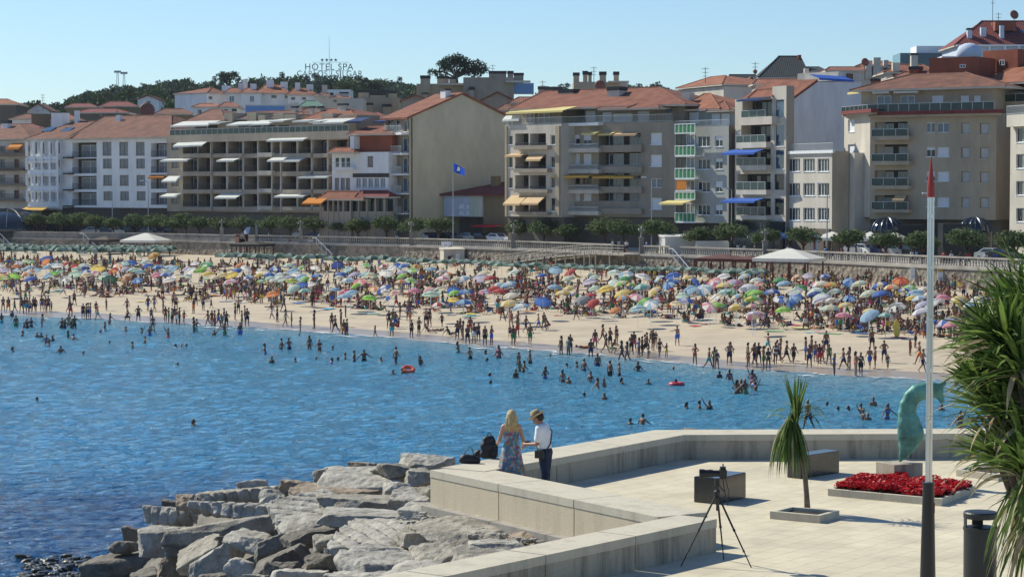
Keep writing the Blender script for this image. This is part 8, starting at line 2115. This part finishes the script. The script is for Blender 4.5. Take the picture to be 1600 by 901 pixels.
# woman: back to the camera
WL = on_z(798, 735, PZ + WH); wy = WL.y + .42
Jw = skel(hz=.92, tl=-2, legs=((1, 4, 2), (-2, 5, 3)), arms=((6, 16, 52, 4), (14, 14, 60, 2)), hd=10)
wo, wz = figure('woman', Jw, 'woman with long wavy blonde hair in a strapless floral sundress, seen from behind', ((799 - 800) / FOC * wy, wy, PZ), math.pi + .12, pmat('fair female skin', (.46, .26, .18), .55, var=.05), True, .985, (((1, 0, 0), 1), ((-1, 0, 0), -1)))  # one plain skin tone with slight variation
FLOR = bpy.data.materials.new('floral dress cloth'); FLOR.use_nodes = True; nt = FLOR.node_tree; N = nt.nodes; L = nt.links; b = N['Principled BSDF']; b.inputs['Roughness'].default_value = .9
tc = N.new('ShaderNodeTexCoord'); v = N.new('ShaderNodeTexVoronoi'); v.inputs['Scale'].default_value = 19; L.new(tc.outputs['Object'], v.inputs['Vector']); sx = N.new('ShaderNodeSeparateColor'); L.new(v.outputs['Color'], sx.inputs[0])
cr = N.new('ShaderNodeValToRGB'); cr.color_ramp.interpolation = 'CONSTANT'; E_ = cr.color_ramp.elements; E_[0].position = 0; E_[0].color = (.10, .17, .27, 1); E_[1].position = .85; E_[1].color = (.30, .20, .08, 1)
for pos, c in ((.25, (.34, .36, .40)), (.45, (.30, .08, .12)), (.6, (.10, .28, .30)), (.72, (.38, .22, .24))): e = E_.new(pos); e.color = (*c, 1)
L.new(sx.outputs[0], cr.inputs[0]); L.new(cr.outputs[0], b.inputs['Base Color'])
mb = MB(); n = 40; prof = [(1.30, .158, .118), (1.24, .168, .128), (1.16, .150, .112), (1.09, .132, .102), (1.02, .160, .125), (.94, .192, .150), (.80, .215, .175), (.65, .240, .20), (.48, .275, .235), (.34, .30, .26)]
for z, a, c in prof:
    z_ = z + .0
    for i in range(n):
        t_ = 2 * math.pi * i / n; f_ = 1 + max(0, (1.0 - z)) * .13 * math.sin(t_ * 9 + z * 3); mb.v.append((a * f_ * math.cos(t_), c * f_ * math.sin(t_) - .0, z_))
for j in range(len(prof) - 1):
    for i in range(n): i2 = (i + 1) % n; mb.f.append((j * n + i, j * n + i2, (j + 1) * n + i2, (j + 1) * n + i)); mb.m.append(0)
mb.build('sundress', FLOR, wo, smooth=True)
BLO = pmat('blonde hair', (.52, .38, .17), .5, var=.25, scale=40, stretch=(1, 1, .15), bump=.6, bscale=60); h = Jw['head']
hp_ = [('e', h + np.array([0, .015, .03]), (.092, .105, .112), .02), ('c', h + np.array([0, .05, 0]), h + np.array([0, .085, -.14]), .095, .10, .04)]
for k in range(9):
    x = -.10 + .2 * k / 8; hp_.append(('c', h + np.array([x * .8, .07, -.03]), h + np.array([x * 1.15 + .012 * math.sin(k * 2), .10 + .01 * math.cos(k * 3), -.20 - .03 * math.sin(k)]), .035, .026, .02)); hp_.append(('c', h + np.array([x * 1.15, .10, -.20]), h + np.array([x * .9 + .02 * math.sin(k * 1.7), .105, -.29 - .04 * math.cos(k * 2.1)]), .026, .012, .02))
cl(wo, 'hair', hp_, wz, BLO, h=.010)
# man: facing left
my = on_z(845, 744, PZ + WH).y + .45
Jm = skel(hz=.93, tl=7, legs=((4, 4, 3), (-5, 4, 2)), arms=((-4, 40, 70, -50), (6, 10, 78, -20)), hd=26)
mo, mz = figure('man', Jm, 'man in straw hat, white T-shirt and dark jeans with a shoulder bag, looking down', ((852 - 800) / FOC * my, my, PZ), R(-112), pmat('tanned male skin', (.36, .19, .125), .55, var=.05), False, 1.03, (((1, 0, 0), 1), ((-1, 0, 0), -1)))
TSH = pmat('white cotton T-shirt', (.80, .80, .82), .9, var=.03, scale=8, bump=.3, bscale=9); JEAN = pmat('dark blue jeans', (.018, .028, .06), .9, var=.25, scale=10, bump=.3)
q = Matrix((Vector((1, 0, 0)), Vector(Jm['up']).cross(Vector((1, 0, 0))), Vector(Jm['up']))).transposed()
cl(mo, 'T_shirt'.lower(), [('e', Jm['waist'] - Jm['up'] * .03, (.172, .128, .19), .05, q), ('e', Jm['chest'] - Jm['up'] * .02, (.196, .135, .19), .05, q), ('c', Jm['sh0'] + np.array([.03, 0, 0]), Jm['sh1'] - np.array([.03, 0, 0]), .076, .076, .05), ('c', Jm['sh0'], Jm['sh0'] * .3 + Jm['el0'] * .7, .07, .066, .03), ('c', Jm['sh1'], Jm['sh1'] * .3 + Jm['el1'] * .7, .07, .066, .03)], mz, TSH)
cl(mo, 'jeans', [('e', Jm['pel'] + Jm['up'] * .01, (.172, .128, .12), .04, q)] + [x for i in (0, 1) for x in (('c', Jm['hp%d' % i], Jm['kn%d' % i], .104, .072, .04), ('c', Jm['kn%d' % i], Jm['an%d' % i] + np.array([0, 0, .03]), .072, .062, .03))], mz, JEAN)
cl(mo, 'hair', [('e', Jm['head'] + np.array([0, .022, .02]), (.083, .098, .10), .02)], mz, HAIRM[0], cut=None)
hd_ = Jm['head'] + Jm['hv'] * .045 - np.array([0, 0, mz]); STRAW = pmat('straw hat', (.55, .40, .22), .8, var=.15, scale=40, bump=.5, bscale=60)
mb = MB(); mb.lathe([(.115, -.012), (.17, .012), (.175, .02), (.10, .008), (.098, .03), (.09, .09), (.07, .115), (.02, .105)], 28); hq = Vector(Jm['hv']).to_track_quat('Z', 'Y').to_matrix().to_4x4(); M = Matrix.Translation(Vector(hd_)) @ hq; mb.v = [tuple(M @ Vector(v_)) for v_ in mb.v]; ht = mb.build('straw_hat', STRAW, mo, smooth=True)
mb = MB(); mb.lathe([(.1, .012), (.101, .014), (.098, .045), (.096, .046)], 28); mb.v = [tuple(M @ Vector(v_)) for v_ in mb.v]; mb.build('hat_band', BLKP, ht)
LEA = plain('dark brown leather', (.02, .015, .012), .5)
sp = [Jm['sh0'] + np.array([.05, 0, .078]), Jm['chest'] + np.array([-.10, .142, .03]), Jm['waist'] + np.array([.02, .14, 0]), Jm['pel'] + np.array([.17, .08, .02])]; sp2 = [Jm['sh0'] + np.array([.05, 0, .078]), Jm['chest'] + np.array([-.08, -.150, .03]), Jm['waist'] + np.array([.05, -.135, 0]), Jm['pel'] + np.array([.18, -.08, .02])]
off_ = np.array([0, 0, mz]); mb = MB(); mb.path([p - off_ for p in sp], .013, 5); mb.path([p - off_ for p in sp2], .013, 5); mb.build('bag_strap', LEA, mo)
def free_item(name, mbb, m, lab, cat, parent_o, smooth=False):
    o = mbb.build(name, m, smooth=smooth); o.location = parent_o.location; o.rotation_euler = parent_o.rotation_euler; o.scale = parent_o.scale; tag(o, lab, cat); return o
mb = MB(); c = Jm['pel'] - off_ + np.array([.215, -.03, .0]); mb.box(c[0] - .03, c[0] + .03, c[1] - .085, c[1] + .085, c[2] - .10, c[2] + .04); free_item('shoulder_bag', mb, LEA, 'small dark shoulder bag hanging at the hip of the man in the hat', 'bag', mo)
c = (Jm['ha0'] + Jm['ha1']) / 2 - off_; c[0] = (Jm['ha0'][0] + Jm['ha1'][0]) / 2; mb = MB(); mb.box(c[0] - .065, c[0] + .065, c[1] - .045, c[1] + .01, c[2] - .02, c[2] + .065); mb.tube((c[0], c[1] - .045, c[2] + .02), (c[0], c[1] - .09, c[2] + .02), .03, n=12); free_item('compact_camera', mb, BLKP, 'small black camera held by the man in the straw hat', 'camera', mo)
# ---- bags on the wall
BAGM = pmat('black nylon', (.012, .012, .016), .6, var=.2, scale=12, bump=.4)
zb_ = PZ + WH
pq = on_z(764, 716, zb_); 
V, Q = caps_mesh([('c', (-.09, 0, .10), (.09, 0, .10), .10, .10, .06), ('c', (-.08, 0, .26), (.08, 0, .26), .10, .095, .06), ('c', (-.05, .01, .38), (.05, .01, .40), .08, .07, .06)], h=.014); V[:, 2] = np.maximum(V[:, 2], 0)
t = thing('backpack', 'tall black backpack standing on the wall corner beside the woman', 'backpack', pq, .2); mb = MB(); mb.arrays(V, Q.tolist()); mb.build('pack', BAGM, t, smooth=True); mb = MB(); mb.box(.02, .12, -.135, -.085, .04, .17); mb.build('pocket', BAGM, t); mb = MB(); mb.path([(-.03, 0, .45), (-.02, 0, .52), (.03, 0, .52), (.04, 0, .45)], .01, 5); mb.path([(.1, -.05, .40), (.17, -.06, .22), (.14, -.04, .05)], .014, 5); mb.build('straps', BAGM, t)
pq = on_z(734, 724, zb_); V, Q = caps_mesh([('c', (-.13, 0, .08), (.14, 0, .07), .085, .08, .05), ('c', (-.10, 0, .13), (.06, 0, .12), .06, .06, .05)], h=.014); V[:, 2] = np.maximum(V[:, 2], 0)
t = thing('handbag', 'slouchy black handbag lying on the wall corner, left of the backpack', 'handbag', pq, -.1); mb = MB(); mb.arrays(V, Q.tolist()); mb.build('bag', BAGM, t, smooth=True); mb = MB(); mb.path([(-.12, 0, .15), (-.08, 0, .26), (.0, 0, .33), (.05, 0, .30), (.08, 0, .15)], .009, 5); mb.build('handle', BAGM, t)
pq = on_z(748, 715, zb_); V, Q = caps_mesh([('c', (-.05, 0, .07), (.06, 0, .08), .06, .065, .04), ('e', (0, 0, .12), (.07, .05, .05), .03)], h=.012); V[:, 2] = np.maximum(V[:, 2], 0); mb = MB(); mb.arrays(V, Q.tolist()); o = mb.build('camera_pouch', BAGM, smooth=True); o.location = pq; tag(o, 'small black camera pouch between the handbag and the backpack', 'pouch')
# ================================================================== AIR
hz_ = bpy.data.materials.new('sea haze'); hz_.use_nodes = True; nt = hz_.node_tree; nt.nodes.remove(nt.nodes['Principled BSDF'])
pv = nt.nodes.new('ShaderNodeVolumePrincipled'); pv.inputs['Density'].default_value = 0.00005; pv.inputs['Color'].default_value = (.80, .88, 1, 1); pv.inputs['Anisotropy'].default_value = .2
nt.links.new(pv.outputs[0], nt.nodes['Material Output'].inputs['Volume'])
mb = MB(); mb.box(-1600, 1500, -80, 2100, -6, 82); mb.build('haze', [hz_], kind='stuff', label='thin pale summer haze over the bay and the town')
